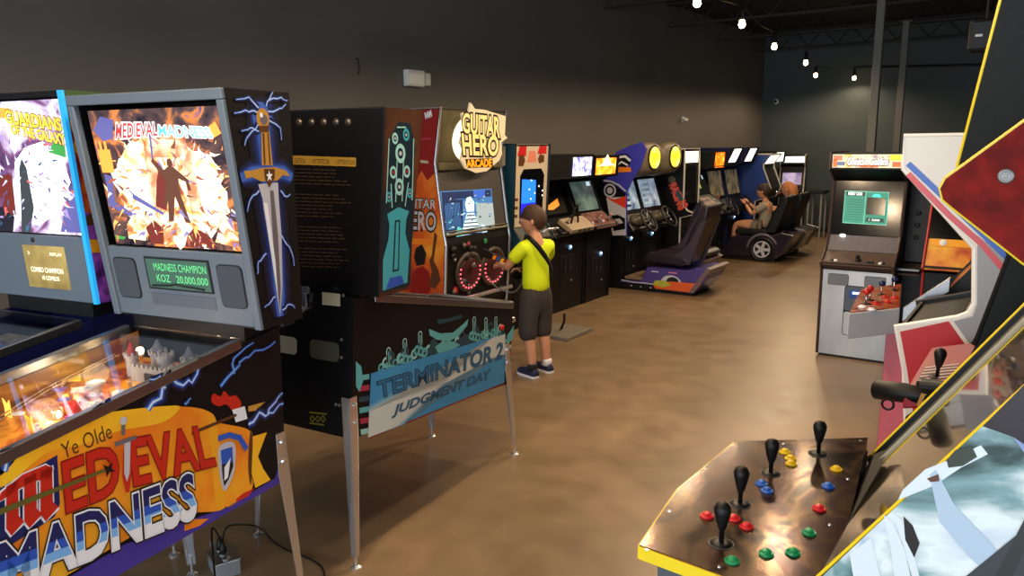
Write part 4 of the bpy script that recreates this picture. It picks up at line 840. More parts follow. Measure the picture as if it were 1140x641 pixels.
# plain guitar silhouette with a dark shape beside it
m.ppx(Sd, [(484, 258), (487, 262), (483, 290), (488, 300), (491, 312), (484, 322), (478, 318), (481, 302), (478, 290), (481, 284)], ART_BR, 3.3)
m.ppx(Sd, [(462, 300), (470, 296), (478, 302), (480, 322), (476, 330), (458, 330), (458, 312)], ART_RD, 3); m.ppx(Sd, [(463, 276), (470, 272), (475, 282), (473, 294), (464, 296), (461, 286)], ART_K, 3.1)
m.build('side_art', sides[1], fix=False)
F, h, part = fr['header']
for a, b in ((.36, .33), (.31, .33), (.37, .10), (.33, .10)): MB().lathe(F.p(a, b, 0), F.n, [(.018, 0), (.016, .006), (.006, .008)], glow('header_spot', (255, 235, 200), 4), 14).build('header_lamp', part, True)
s_ = MB(); s_.ext([F.p(a, b, .0) for a, b in arc(-.02, .20, .23, 100, 260, 14, .20)], F.n*.01, glow('header_arc', (255, 240, 205), 1.6)); s_.build('lit_arc', part)
s_ = MB(); fplate(s_, F, .30, .38, .15, .29, 0, .004, mat('header_plate', (80, 76, 52), .5)); s_.build('plate', part)
# jagged sign standing proud of the header
SF = Fr(F.p(-.02, .0, .10), F.u, F.v, M)
q = [SF.px(*k) for k in ((512, 126), (520, 124), (522, 114), (527, 121), (538, 122), (551, 126), (561, 129), (560, 150), (563, 153), (556, 158), (557, 171), (554, 178), (546, 185), (540, 190), (528, 192), (516, 187), (511, 178), (514, 166), (510, 158), (515, 144))]
SG = glow('sign_cream', (226, 210, 176), .22); SK = mat('sign_black', (16, 14, 12), .4)
s_ = MB(); s_.ext([SF.p(a, b) for a, b in q], SF.n*.02, SG)
TF = Fr(SF.p(0, 0, .02), SF.u, SF.v, M); LT = glow('sign_letter_cream', (240, 216, 140), .42)
for off, mm, L in ((.10, SK, 1), (.03, LT, 2)):
    s_.textpx(TF, 'GUITAR', [(515, 147), (556, 153), (556, 131), (515, 126)], mm, L=L, off=off, shear=0)
    s_.textpx(TF, 'HERO', [(516, 172), (554, 173), (555, 152), (514, 149)], mm, L=L, off=off)
s_.ppx(TF, [(518, 177), (548, 176), (549, 186), (520, 187)], SK, 1)
s_.textpx(TF, 'ARCADE', [(520, 186), (547, 185), (547, 177), (519, 178)], glow('sign_letter_orange', (250, 150, 30), 1.0), L=2, off=.04)
sg = s_.build('marquee_sign', t, fix=False)
MB().tube([SF.p(-.03, .1, 0), SF.p(-.03, .1, -.095)], .012, CHAR).build('sign_bracket', sg)
F, h, part = fr['bezel']
fk = MB(); fplate(fk, F, -GW/2+.03, GW/2-.03, 0, .012, 0, .015, BRZ); fplate(fk, F, -GW/2+.03, GW/2-.03, h-.06, h, 0, .035, BRZ); fk.build('bezel_rail', part, bevel=.004)
s_ = MB(); q = [F.px(*k) for k in ((494, 267), (552, 263), (547, 210), (490, 213))]
SB = glow('screen_stage_blue', (60, 110, 170), .8); s_.poly(F, q, SB, 1)
def lerpq(q, a, b): q = [V(k) for k in q]; p = q[0]*(1-a)*(1-b)+q[1]*a*(1-b)+q[2]*a*b+q[3]*(1-a)*b; return (p.x, p.y)
def sq(pts, mm, L): s_.poly(F, [lerpq(q, a, b) for a, b in pts], mm, L)
SW = glow('screen_pale', (196, 226, 235), 1.0); SDK = glow('screen_dark_blue', (26, 44, 90), .5); STE = glow('screen_teal', (90, 190, 190), .8); SGR = glow('screen_grey', (150, 170, 180), .7)
sq([(.02, .05), (.35, .05), (.4, .8), (.02, .85)], SDK, 2); sq([(.6, .0), (1, .0), (1, .7), (.66, .72)], SGR, 2); sq([(.02, .82), (.98, .84), (.98, .98), (.02, .98)], SDK, 2.4)
sq([(.30, .03), (.72, .03), (.60, .52), (.46, .52)], SW, 3)
for k in range(6): sq([(.31+.028*k, .08+.075*k), (.71-.02*k, .08+.075*k), (.705-.02*k, .105+.075*k), (.315+.028*k, .105+.075*k)], SDK, 3.5)
sq([(.46, .55), (.6, .55), (.62, .74), (.56, .86), (.48, .84), (.44, .7)], SW, 3); sq([(.22, .02), (.30, .02), (.36, .2), (.26, .26)], STE, 3.2); sq([(.72, .04), (.84, .04), (.8, .24), (.72, .28)], SW, 3.2); sq([(.62, .82), (.84, .84), (.86, .98), (.62, .98)], glow('screen_mid_blue', (50, 90, 190), .8), 3)
Rg = random.Random(12)
for k in range(70):
    a, b, w_, h_ = Rg.uniform(.03, .9), Rg.uniform(.05, .9), Rg.uniform(.01, .07), Rg.uniform(.01, .05); sq([(a, b), (a+w_, b+h_*.3), (a+w_*.8, b+h_), (a+w_*.1, b+h_*.8)], Rg.choice((SW, SDK, STE, SGR, SB, SDK)), 3.05+.005*k)
for k in range(12): a = .06+.024*k; sq([(a, .2), (a+.01, .2), (a+.012, .75), (a, .75)], SB, 2.6)
s_.build('screen', part, fix=False)
F, h, part = fr['guitar_bay']
LED = glow('ring_led_pink', (255, 90, 110), 2.2)
for a in (.21, -.14):
    r = .15; mm = MB(); mm.lathe(F.p(a, .26, 0), F.n, [(r+.03, 0), (r+.03, .02), (r, .03), (r-.01, .01)], mat('ring_casing', (62, 52, 46), .45, var=.5, vscale=60), 28); mm.lathe(F.p(a, .26, .01), F.n, [(r-.02, 0), (r-.03, .012), (.03, .0)], mat('speaker_cone_maroon', (60, 16, 22), .5), 28); sp = mm.build('speaker_ring', part, True)
    for k in range(22):
        an = 2*PI*k/22
        if math.sin(an) > .5: continue
        MB().ball(F.p(a+(r-.012)*math.cos(an), .26+(r-.012)*math.sin(an), .032), .008, LED, 8).build('ring_lamp', sp, True)
mm = MB(); R = random.Random(4)
for k in range(16):
    x = -.05-R.uniform(0, .36); y = R.uniform(.02, .5); MB().ball(F.p(x, y, .012), R.uniform(.012, .035), R.choice([DGRY, CHAR, mat('pewter', (120, 112, 104), .35, .6)]), 8).build('relief_boss', part, True)
pass
for a, b, c in ((-.30, .12, RED), (-.36, .0, RED), (.10, .50, mat('green_button', (50, 140, 80), .35)), (-.14, .50, mat('magenta_button', (150, 40, 60), .35))):
    button(F.p(a, b, 0), F.n, c, part, .026 if b < .4 else .02)
F, h, part = fr['ledge']; mm = MB(); fplate(mm, F, -GW/2+.03, GW/2-.03, .07, .095, 0, .02, BRZ); mm.build('button_rail', part, bevel=.01)
F, h, part = fr['kick_panel']; coin_door(F, .06, part)
tb = MB(); tb.tube([(GW/2-.04, .93, .50), (-GW/2+.04, .93, .50)], .018, CHR, 12)
for s in (-1, 1): tb.tube([(s*.40, .93, .50), (s*.40, .84, .48)], .014, CHR, 10)
tb.build('guard_rail', t)
# ---- second cabinet: white face, blue screen, slanted front
BLUS = glow('screen_blue', (30, 110, 235), 1.5); BLUD = glow('screen_deep_blue', (30, 30, 210), 1.2)
DW = .60; dl = (BX, 5.79+DW/2, 0)
prD = [(.70, .0, 'kick_panel'), (.70, .78, 'control_front'), (.80, .86, 'control_panel'), (.62, 1.0, 'bezel'), (.78, 1.79, None)]
prD = [(.76, .0, 'kick_panel'), (.78, .80, 'control_front'), (.96, .88, 'control_panel'), (.86, 1.02, 'bezel'), (.90, 1.785, None)]
t, M, fr, sides = cabinet('racing_game_machine', 'arcade machine with white face and bright blue screen, right behind the boy', dl, LEFT, DW, prD, mats={'bezel': mat('face_cream', (196, 182, 160), .45), 'kick_panel': BLK}, side=mat('side_teal', (22, 62, 84), .4), tmold=CHAR)
Sd = Fr((DW/2+.0003, 0, 0), (0, 1, 0), (0, 0, 1), M); m = MB()
m.poly(Sd, [(.42, 1.52), (.42, 1.77), (.79, 1.77), (.785, 1.60), (.6, 1.52)], mat('side_cream', (200, 190, 170), .45), 1)
a, b = .62, 1.68
m.poly(Sd, [(a-.09, b+.06), (a+.09, b+.06), (a, b-.085)], RED, 2); m.poly(Sd, [(a-.055, b+.04), (a+.055, b+.04), (a, b-.045)], mat('side_cream', (200, 190, 170)), 3)
m.poly(Sd, [(.56, 1.18), (.75, 1.18), (.76, 1.46), (.56, 1.50)], ramp_mat('side_orange_print', [(.4, (220, 120, 30)), (.6, (190, 90, 24))], 30, .4), 2)
for k, (st, b0) in enumerate((('R', .96), ('R', .82))):
    for off, mm, L in ((.08, CRM, 2), (.0, mat('side_letter_red', (190, 60, 40), .4), 2.6)): m.trect(Sd, st, .62, .74, b0, b0+.115, mm, L=L, off=off)
m.build('side_art', sides[1], fix=False)
F, h, part = fr['bezel']; s_ = MB()
def nrm(F, W, h, pts): return [(W/2-a*W if False else -W/2+a*W, b*h) for a, b in pts]
def fp(m, F, W, h, pts, mm, L): m.poly(F, [(-W/2+a*W, b*h) for a, b in pts], mm, L)
fp(s_, F, DW-.04, h, [(.18, .1), (.88, .1), (.9, .62), (.80, .70), (.26, .70), (.16, .62)], SCRD, 1); fp(s_, F, DW-.04, h, [(.22, .12), (.66, .12), (.64, .56), (.22, .58)], BLUS, 2); fp(s_, F, DW-.04, h, [(.22, .12), (.66, .12), (.66, .28), (.22, .28)], BLUD, 2.5)
for a, b in ((.5, .56), (.74, .48), (.45, .45), (.62, .4), (.86, .42), (.5, .33), (.7, .16), (.78, .15), (.86, .36)): s_.disc(F, -.28+a*.56, b*h, .008, glow('screen_spark', (255, 255, 255), 2.5), 3, 8)
s_.build('screen', part, fix=False); s_ = MB()
fp(s_, F, DW-.04, h, [(.06, .86), (.32, .86), (.32, .98), (.12, .98)], RED, 1); fp(s_, F, DW-.04, h, [(.66, .88), (.94, .88), (.94, .98), (.72, .98)], RED, 1); fp(s_, F, DW-.04, h, [(.36, .78), (.64, .78), (.6, .92), (.4, .92)], mat('face_salmon', (214, 130, 110), .4), 1)
fp(s_, F, DW-.04, h, [(.1, .74), (.24, .74), (.3, .80), (.24, .88), (.1, .86)], ART_BR, 1); fp(s_, F, DW-.04, h, [(.72, .76), (.88, .78), (.88, .86), (.74, .88), (.68, .82)], ART_BR, 1)
for k in range(3): fp(s_, F, DW-.04, h, [(.02, .12+.1*k), (.12, .12+.1*k), (.13, .15+.1*k), (.02, .16+.1*k)], ART_BR, 1)
s_.build('face_art', part, fix=False)
F, h, part = fr['control_panel']; mm = MB()     # chrome handlebars and clutter
for s in (-1, 1):
    mm.tube([F.p(s*.03, .06, .02), F.p(s*.10, .06, .10), F.p(s*.20, .04, .13), F.p(s*.26, .0, .10)], .014, CHR, 10); mm.tube([F.p(s*.2, .04, .13), F.p(s*.27, -.01, .095)], .02, BLKV, 10)
mm.lathe(F.p(0, .06, 0), F.n, [(.06, 0), (.05, .03), (.02, .06)], CHAR, 18); mm.tube([F.p(-.2, .1, .05), F.p(-.23, .12, .2), F.p(-.17, .12, .26), F.p(-.13, .1, .16)], .012, mat('silver_plastic', (200, 198, 190), .35, .5), 10)
mm.build('handlebar', part, True)
sd = MB().box(-.24, .24, .86, 1.42, .0, .035, mat('foot_plate_grey', (120, 112, 98), .6)).build('foot_platform', t, bevel=.006)
MB().tube([(.0, 1.2, .035), (.0, 1.24, .12), (.03, 1.26, .2)], .012, BLKV, 8).build('pedal', t)
F, h, part = fr['kick_panel']; coin_door(F, .3, part)
# ---- third cabinet: lit white-blue marquee, beige trackball box
def upright(name, label, y0, W, H, marq, scr, side=BLK, tm=None, depth=.86, boxcol=None, coin=(150, 205, 240), coin_b=.64, loc=None, rz=LEFT, pr=None, slim=False):
    pr = pr or [(depth-.16, .0, 'kick_panel'), (depth-.14, .80, 'control_front'), (depth-.02, .86, 'control_panel'), (depth-.26, 1.02, 'bezel'), (depth-.40, 1.38, 'speaker_panel'), (depth-.06, 1.42, 'marquee'), (depth-.04, H, None)]
    loc = loc or (BX, y0+W/2, 0)
    return cabinet(name, label, loc, rz, W, pr, mats={'marquee': marq, 'bezel': SCRD, 'kick_panel': BLK}, side=side, tmold=tm)
def lamp_button(F, a, b, parent, col=(150, 205, 240), r=.028, s=3.):
    MB().lathe(F.p(a, b, 0), F.n, [(r, 0), (r*.9, .012), (r*.5, .022), (.002, .026)], glow('coin_lamp', (120, 180, 225), .55), 14).build('coin_lamp', parent, True)
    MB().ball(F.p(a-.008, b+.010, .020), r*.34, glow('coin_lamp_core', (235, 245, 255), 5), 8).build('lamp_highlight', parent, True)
MQ1 = ramp_mat('marquee_white_blue', [(.3, (60, 70, 140)), (.5, (190, 190, 240)), (.65, (255, 255, 255))], 14, .3, emit=1.8)
MQO = ramp_mat('marquee_orange', [(.35, (230, 110, 20)), (.55, (250, 180, 50)), (.7, (255, 235, 150))], 10, .3, emit=1.4)
t, M, fr, sd = upright('arcade_machine', 'black arcade machine with white and blue lit marquee and a beige control box', 6.45, .95, 1.675, BLKV, None)
F, h, part = fr['marquee']; s_ = MB(); fplate(s_, F, .06, .45, .03, h-.03, 0, .006, MQ1); R = random.Random(2)
for k in range(7): s_.poly(F, jag((.10+.048*k, .08), (.12+.048*k, h-.06), 3, .012, k)+[(.112+.048*k, .08)], glow('marquee_ink_blue', (50, 50, 150), .6), 8)
s_.build('marquee_glass', part)
F, h, part = fr['bezel']; s_ = MB(); fplate(s_, F, -.20, .32, .03, h-.02, 0, .004, mat('screen_warm_black', (36, 34, 30), .2)); s_.poly(F, [(-.12, .12), (.0, .14), (.2, .2), (.2, .12), (.05, .08), (-.1, .09)], glow('screen_amber', (226, 140, 50), .8), 6); s_.poly(F, [(-.06, .28), (-.02, .28), (-.02, .32), (-.06, .32)], SGR, 6); s_.build('screen', part)
F, h, part = fr['control_panel']; BE = mat('beige_box', (176, 160, 134), .5)
s_ = MB(); fplate(s_, F, -.05, .44, .0, .20, .0, .06, BE); bx = s_.build('control_box', part, bevel=.01)
for k in range(3): s_ = MB(); fplate(s_, F, .10+.1*k, .16+.1*k, -.001, .001, .015, .045, CHAR); s_.build('socket', bx)
joystick(F.p(.0, .12, .06), F.n, bx, BLKV); s_ = MB(); s_.tube([F.p(.05, .1, .06), F.p(.08, .16, .2), F.p(.18, .2, .22), F.p(.2, .1, .06)], .011, BLKV, 8); s_.build('cable', bx, True)
F, h, part = fr['kick_panel']; d = coin_door(F, .25, part, a=.1); lamp_button(F, .16, h-.115, part)
F, h, part = fr['control_front']
# ---- fourth cabinet: amber marquee
t, M, fr, sd = upright('arcade_machine', 'black arcade machine with amber lit marquee, beside the blue race-car side panel', 7.44, .56, 1.655, BLKV, None)
F, h, part = fr['marquee']; s_ = MB(); fplate(s_, F, -.25, .22, .02, h-.03, 0, .006, MQO); s_.poly(F, [(-.1, .15), (0, .25), (.1, .15), (.2, .12), (-.2, .12)], glow('marquee_pale_yellow', (255, 240, 190), 1.6), 8); s_.build('marquee_glass', part)
F, h, part = fr['bezel']; s_ = MB(); fplate(s_, F, -.24, .24, .02, h-.02, 0, .004, ramp_mat('playscreen_grey_green', [(.35, (58, 74, 70)), (.65, (104, 128, 122))], 6, .2, emit=.45)); fplate(s_, F, .12, .20, h-.08, h-.03, .004, .005, SW); s_.build('screen', part)
F, h, part = fr['control_panel']; CPB = ramp_mat('worn_panel_print', [(.35, (84, 52, 44)), (.65, (150, 110, 96))], 18, .35)
s_ = MB(); fplate(s_, F, -.25, .25, .0, h-.01, .0, .01, CPB); cp = s_.build('panel_plate', part)
for k in range(2): joystick(F.p(.12-.24*k, .1, .01), F.n, cp, mat('pink_ball', (200, 130, 120), .35))
for k in range(6): button(F.p(.05-.24*(k//3)-.03*(k % 3), .1, .01), F.n, (RED, ART_W, BLU)[k % 3], cp)
F, h, part = fr['kick_panel']; coin_door(F, .15, part); lamp_button(F, .06, h-.27, part)
# ---- linked driving cabinets
PUR = mat('seat_purple', (72, 60, 130), .35, coat=.4); PURD = mat('seat_plum', (30, 20, 32), .4, coat=.2)
def driver(label, y0, W, first, H=1.79, headcol=(250, 225, 60), x0=BX):
    loc = (x0, y0+W/2, 0)
    pr = [(.62, .0, 'kick_panel'), (.62, .66, 'dash_front'), (.80, .72, 'dash'), (.66, .92, 'bezel'), (.52, 1.34, 'hood'), (.66, 1.42, None), (.90, 1.56, None)]
    t, M, fr, sd = cabinet('driving_cabinet', label, loc, LEFT, W, [(.62, .0, 'kick_panel'), (.62, .66, 'dash_front'), (.80, .72, 'dash'), (.64, .92, 'bezel'), (.50, 1.36, 'hood'), (.50, 1.56, None)], side=BLK)
    # moulded headpiece with an oval lit sign
    HP = mat('stone_headpiece', (112, 100, 80), .5, var=.4, vscale=20)
    hw = W/2-.012
    h_ = MB(); secs = [(.40, .92, 1.38, 1.60), (.62, .98, 1.36, 1.76), (.84, 1.0, 1.40, 1.80), (.90, .86, 1.46, 1.76)]
    vs = []; n = 16
    for y, sx, z0, z1 in secs:
        for k in range(n):
            an = 2*PI*k/n; c_, s__ = math.cos(an), math.sin(an); c_ = math.copysign(abs(c_)**.6, c_); s__ = math.copysign(abs(s__)**.6, s__)
            vs.append((hw*sx*c_, y+.0*s__, (z0+z1)/2+(z1-z0)/2*s__))
    fs = [(i*n+k, i*n+(k+1) % n, (i+1)*n+(k+1) % n, (i+1)*n+k) for i in range(3) for k in range(n)]+[tuple(range(n))[::-1], tuple(3*n+k for k in range(n))]
    h_.add(vs, fs, HP); hp = h_.build('headpiece', t, True)
    s_ = MB(); Fh = Fr((0, .902, 1.61), (-1, 0, 0), (0, .0, 1), M)
    s_.ext([Fh.p(.17*math.cos(a*PI/12), .15*math.sin(a*PI/12), 0) for a in range(24)], Fh.n*.014, CHAR); s_.ext([Fh.p(.15*math.cos(a*PI/12), .13*math.sin(a*PI/12), .014) for a in range(24)], Fh.n*.004, ramp_mat('headpiece_yellow', [(.35, (170, 150, 40)), (.5, (250, 225, 60)), (.7, (255, 245, 150))], 16, .3, emit=1.5))
    s_.poly(Fh, [(.1*math.cos(a), .02+.05*math.sin(a)) for a in (0, .8, 1.7, 2.5, 3.3, 4.2, 5.4)], glow('headpiece_orange', (235, 190, 40), 1.2), 22)
    s_.build('oval_sign', hp)
    F, h, part = fr['bezel']; s_ = MB(); fplate(s_, F, -W/2+.05, W/2-.05, .05, h-.04, 0, .004, ramp_mat('race_screen', [(.35, (70, 90, 120)), (.55, (150, 170, 190)), (.7, (210, 220, 220))], 5, .2, emit=.6))
    for k in range(5): fplate(s_, F, -W/2+.09, .02, .09+.07*k, .12+.07*k, .004, .005, SGR if not first else SDK)
    s_.build('screen', part)
    F, h, part = fr['dash']; s_ = MB()
    s_.ball(F.p(0, .16, .0), .16, mat('dash_olive', (88, 78, 62), .45, var=.5, vscale=30), 16, (1.0, .7, .5)); s_.build('dashboard_hump', part, True)
    s_ = MB(); n = F.n; c = F.p(0, .06, .13); w = (V((0, .75, .5))).normalized(); u = V((1, 0, 0)); v = w.cross(u)
    s_.tube([c+(u*math.cos(2*PI*k/22)+v*math.sin(2*PI*k/22))*.15 for k in range(22)], .014, CHAR, 8, True)
    for a in (0, 2.1, 4.2): s_.tube([c-w*.02, c+(u*math.cos(a)+v*math.sin(a))*.145], .010, STL, 6)
    s_.lathe(c-w*.10, w, [(.03, 0), (.03, .06), (.04, .08), (.03, .1)], CHAR, 14); s_.build('steering_wheel', part, True)
    F, h, part = fr['kick_panel']; coin_door(F, .16, part, w=.24); lamp_button(F, .0, h-.06, part, r=.03)
    return t, M, fr, sd
def racing_seat(t, M, W, base_col, seat_col, dy=0., x_in=.62, x_out=1.72):
    """chassis on the floor running out from the cabinet, with a bucket seat on top"""
    hw = W/2-.01; b = MB()
    b.yz([(x_in, .03), (1.58+dy, .03), (x_out+dy, .20), (1.76+dy, .34), (1.60+dy, .34), (1.5+dy, .30), (.98, .30), (.9, .12), (x_in, .10)], -hw, hw, base_col); base = b.build('seat_base', t, bevel=.012)
    MB().yz([(1.53+dy, .045), (1.59+dy, .045), (1.79+dy, .34), (1.74+dy, .355)], -hw-.012, hw+.012, mat('base_trim_grey', (110, 90, 92), .4)).build('base_trim', base)
    MB().box(-hw+.03, hw-.03, .62, 1.56+dy, .0, .03, BLKV).build('base_skid', base)
    MB().box(-hw+.04, hw-.04, .66, .9, .12, .16, mat('pedal_tray_tan', (120, 100, 78), .5)).build('pedal_tray', base, bevel=.01)
    s = MB(); s.yz([(.92, .36), (1.42, .33), (1.50, .40), (1.44, .45), (.95, .47), (.90, .42)], -hw+.05, hw-.05, seat_col); s.build('seat_cushion', t, bevel=.03, seg=3)
    s = MB(); s.yz([(1.36+dy, .40), (1.47+dy, .36), (1.69+dy, .92), (1.71+dy, 1.05), (1.66+dy, 1.09), (1.61+dy, 1.04), (1.51+dy, .80)], -hw+.07, hw-.07, seat_col); s.build('seat_back', t, bevel=.035, seg=3)
    for e in (-1, 1):
        MB().yz([(1.15+dy, .36), (1.50+dy, .36), (1.69+dy, .9), (1.61+dy, .86), (1.48+dy, .62), (1.36+dy, .48)], e*(hw-.07)-.015, e*(hw-.07)+.015, mat('seat_shell_grey', (58, 48, 62), .4)).build('seat_bolster', t, bevel=.008)
        MB().ball((e*.08, 1.63+dy, 1.07), .05, mat('headrest_grey', (140, 122, 116), .5), 12, (1, 1, .7)).build('headrest_pad', t, True)
    return base, hw
CB = mat('side_royal_blue', (62, 62, 176), .35, coat=.3)
DWD = .60
t, M, fr, sd = driver('driving cabinet with yellow oval sign and blue race-car side panel, nearer one of the pair', 8.45, DWD, True)
base, hw = racing_seat(t, M, DWD+.02, PUR, PURD)
# big blue side wing with a plain car drawing
Sd = Fr((DWD/2+.012, 0, 0), (0, 1, 0), (0, 0, 1), M)
wing = [Sd.px(*q) for q in ((715, 158), (702, 162), (686, 169), (682, 178), (685, 191), (671, 201), (676, 225), (682, 262), (698, 262), (698, 214), (706, 197), (713, 187), (720, 166))]
m = MB().ext([Sd.p(a, b, -.011) for a, b in wing], Sd.n*.011, CB)
m.ppx(Sd, [(675, 219), (697, 217), (697, 262), (682, 262)], mat('art_pale_grey', (190, 190, 200), .4), 1)
m.ppx(Sd, [(672, 203), (680, 203), (688, 208), (697, 216), (696, 219), (675, 220)], ART_K, 2); m.disc(Sd, *Sd.px(679, 212), .085, ART_SV, 3); m.disc(Sd, *Sd.px(679, 212), .062, ART_K, 3.5); m.disc(Sd, *Sd.px(679, 212), .04, ART_SV, 4); m.ribpx(Sd, [(672, 201), (681, 202), (689, 206), (697, 213)], .02, ART_SV, 3)
m.ppx(Sd, [(675, 219), (684, 222), (697, 218), (697, 232), (689, 228), (680, 223)], mat('art_scarlet', (214, 60, 40), .4), 2.5); m.ppx(Sd, [(681, 240), (688, 239), (696, 243), (696, 255), (683, 257)], ART_K, 3); m.ppx(Sd, [(683, 244), (690, 243), (694, 248), (686, 250)], ART_SV, 3.5)
m.ppx(Sd, [(684, 178), (688, 172), (698, 171), (702, 176), (702, 182), (697, 186), (686, 185)], ART_K, 2); m.ribpx(Sd, [(684, 181), (689, 175), (696, 174), (702, 179)], .03, ART_W, 3); m.ribpx(Sd, [(687, 184), (692, 180), (699, 184)], .02, ART_W, 3); m.ppx(Sd, [(684, 186), (702, 186), (703, 191), (686, 192)], ART_O, 2)
m.build('side_wing', t, fix=False)
Sb = Fr((hw+.0003, 0, 0), (0, 1, 0), (0, 0, 1), M); m = MB()
m.poly(Sb, [(.62, .03), (1.58, .03), (1.60, .06), (1.3, .09), (.62, .09)], BLKV, 1); m.poly(Sb, [(1.1, .05), (1.58, .045), (1.68, .16), (1.3, .155), (1.16, .13), (1.06, .10)], mat('art_flame', (214, 90, 40), .4), 2); m.poly(Sb, [(1.06, .10), (1.2, .07), (1.3, .11), (1.24, .16), (1.1, .15)], mat('art_lime', (170, 170, 60), .4), 3)
m.disc(Sb, 1.3, .14, .13, ART_SV, 1.5, 24, .09); m.disc(Sb, 1.32, .15, .08, CHAR, 1.8, 20, .06); m.rib(Sb, [(.64, .115), (.8, .10), (.95, .105), (1.08, .10)], .012, ART_SV, 3)
for k in range(3): m.disc(Sb, .78+.13*k, .055, .009, ART_SV, 3, 8)
m.poly(Sb, [(1.04, .25), (1.14, .25), (1.13, .265), (1.05, .265)], ART_SV, 3); m.poly(Sb, [(1.26, .255), (1.38, .255), (1.37, .27), (1.27, .27)], mat('art_pinkish', (200, 120, 150), .4), 3)
m.build('base_art', base, fix=False)
t, M, fr, sd = driver('driving cabinet with yellow oval sign, farther one of the pair', 9.07, DWD, False)
base, hw = racing_seat(t, M, DWD+.02, mat('seat_blue_violet', (52, 48, 110), .35), PURD, dy=-.30)
# ---- black cabinet with red slanted lettering and white edging
KW = .55
prK = [(.80, .0, 'kick_panel'), (.80, .80, 'control_front'), (1.0, .86, 'control_panel'), (.86, .90, None), (.76, 1.0, 'bezel'), (.72, 1.45, 'marquee'), (.76, 1.70, None)]
t, M, fr, sides = cabinet('arcade_machine', 'black arcade machine with white edging and red slanted lettering on its side', (BX, 9.85+KW/2, 0), LEFT, KW, [(.80, .0, 'kick_panel'), (.80, .78, 'control_front'), (1.02, .84, 'control_panel'), (.90, .88, None), (.84, .96, 'bezel'), (.84, 1.50, 'marquee'), (.84, 1.70, None)], tmold=mat('white_molding', (190, 184, 170), .4), tr=.014)
F, h, part = fr['marquee']; s_ = MB(); fplate(s_, F, -.23, .23, .02, h-.03, 0, .006, glow('marquee_warm_white', (255, 246, 220), 2.4)); s_.build('marquee_glass', part)
s_ = MB(); F, h, part = fr['bezel']; fplate(s_, F, -.22, .22, .02, h-.03, 0, .004, SCRD); s_.build('screen', part)
Sd = Fr((KW/2+.0003, 0, 0), (0, 1, 0), (0, 0, 1), M); m = MB(); CRL = mat('side_coral', (214, 84, 60), .4)
m.text(Sd, 'RACING', [Sd.px(745, 206), Sd.px(756, 234), Sd.px(766, 229), Sd.px(752, 203)], CRL, L=2, off=.06); m.ribpx(Sd, [(749, 204), (762, 232)], .10, mat('side_dark_red', (120, 40, 30), .4), 1); m.disc(Sd, *Sd.px(748, 200), .05, mat('side_khaki', (120, 104, 80), .4), 1); m.ppx(Sd, [(756, 212), (761, 222), (757, 224), (752, 214)], CYD, 2.5)
m.build('side_art', sides[1], fix=False)
F, h, part = fr['kick_panel']; coin_door(F, .2, part); lamp_button(F, .2, h-.14, part)
F, h, part = fr['control_panel']; joystick(F.p(.1, .06, 0), F.n, part, RED); joystick(F.p(-.1, .06, 0), F.n, part, BLU)
MB().tube([(-.27, 1.02, .80), (-.27, 1.0, .45), (-.27, .93, .42), (-.27, .86, .5)], .012, CHR, 8).build('side_handle', t)
# ---- fifth: dark cabinet with small orange marquee
t, M, fr, sd = upright('arcade_machine', 'dark arcade machine with a small square orange lit marquee', 10.80, .62, 1.66, BLKV, None, side=mat('side_black_green', (22, 26, 22), .4), depth=.9)
F, h, part = fr['marquee']; s_ = MB(); fplate(s_, F, -.10, .27, .0, h-.02, 0, .006, ramp_mat('marquee_fire', [(.35, (200, 70, 10)), (.55, (250, 130, 20)), (.7, (255, 200, 80))], 12, .3, emit=1.6)); s_.build('marquee_glass', part)
F, h, part = fr['bezel']; s_ = MB(); fplate(s_, F, -.25, .25, .02, h-.02, 0, .004, SCRD); fplate(s_, F, -.02, .01, .1, .24, .004, .005, glow('screen_lime', (190, 220, 110), 1)); fplate(s_, F, .16, .20, .24, .3, .004, .005, SW); s_.build('screen', part)
F, h, part = fr['kick_panel']; coin_door(F, .2, part); F, h, part = fr['control_panel']; joystick(F.p(.1, .1, 0), F.n, part, RED); [button(F.p(-.05*k, .1, 0), F.n, ART_W, part) for k in range(3)]
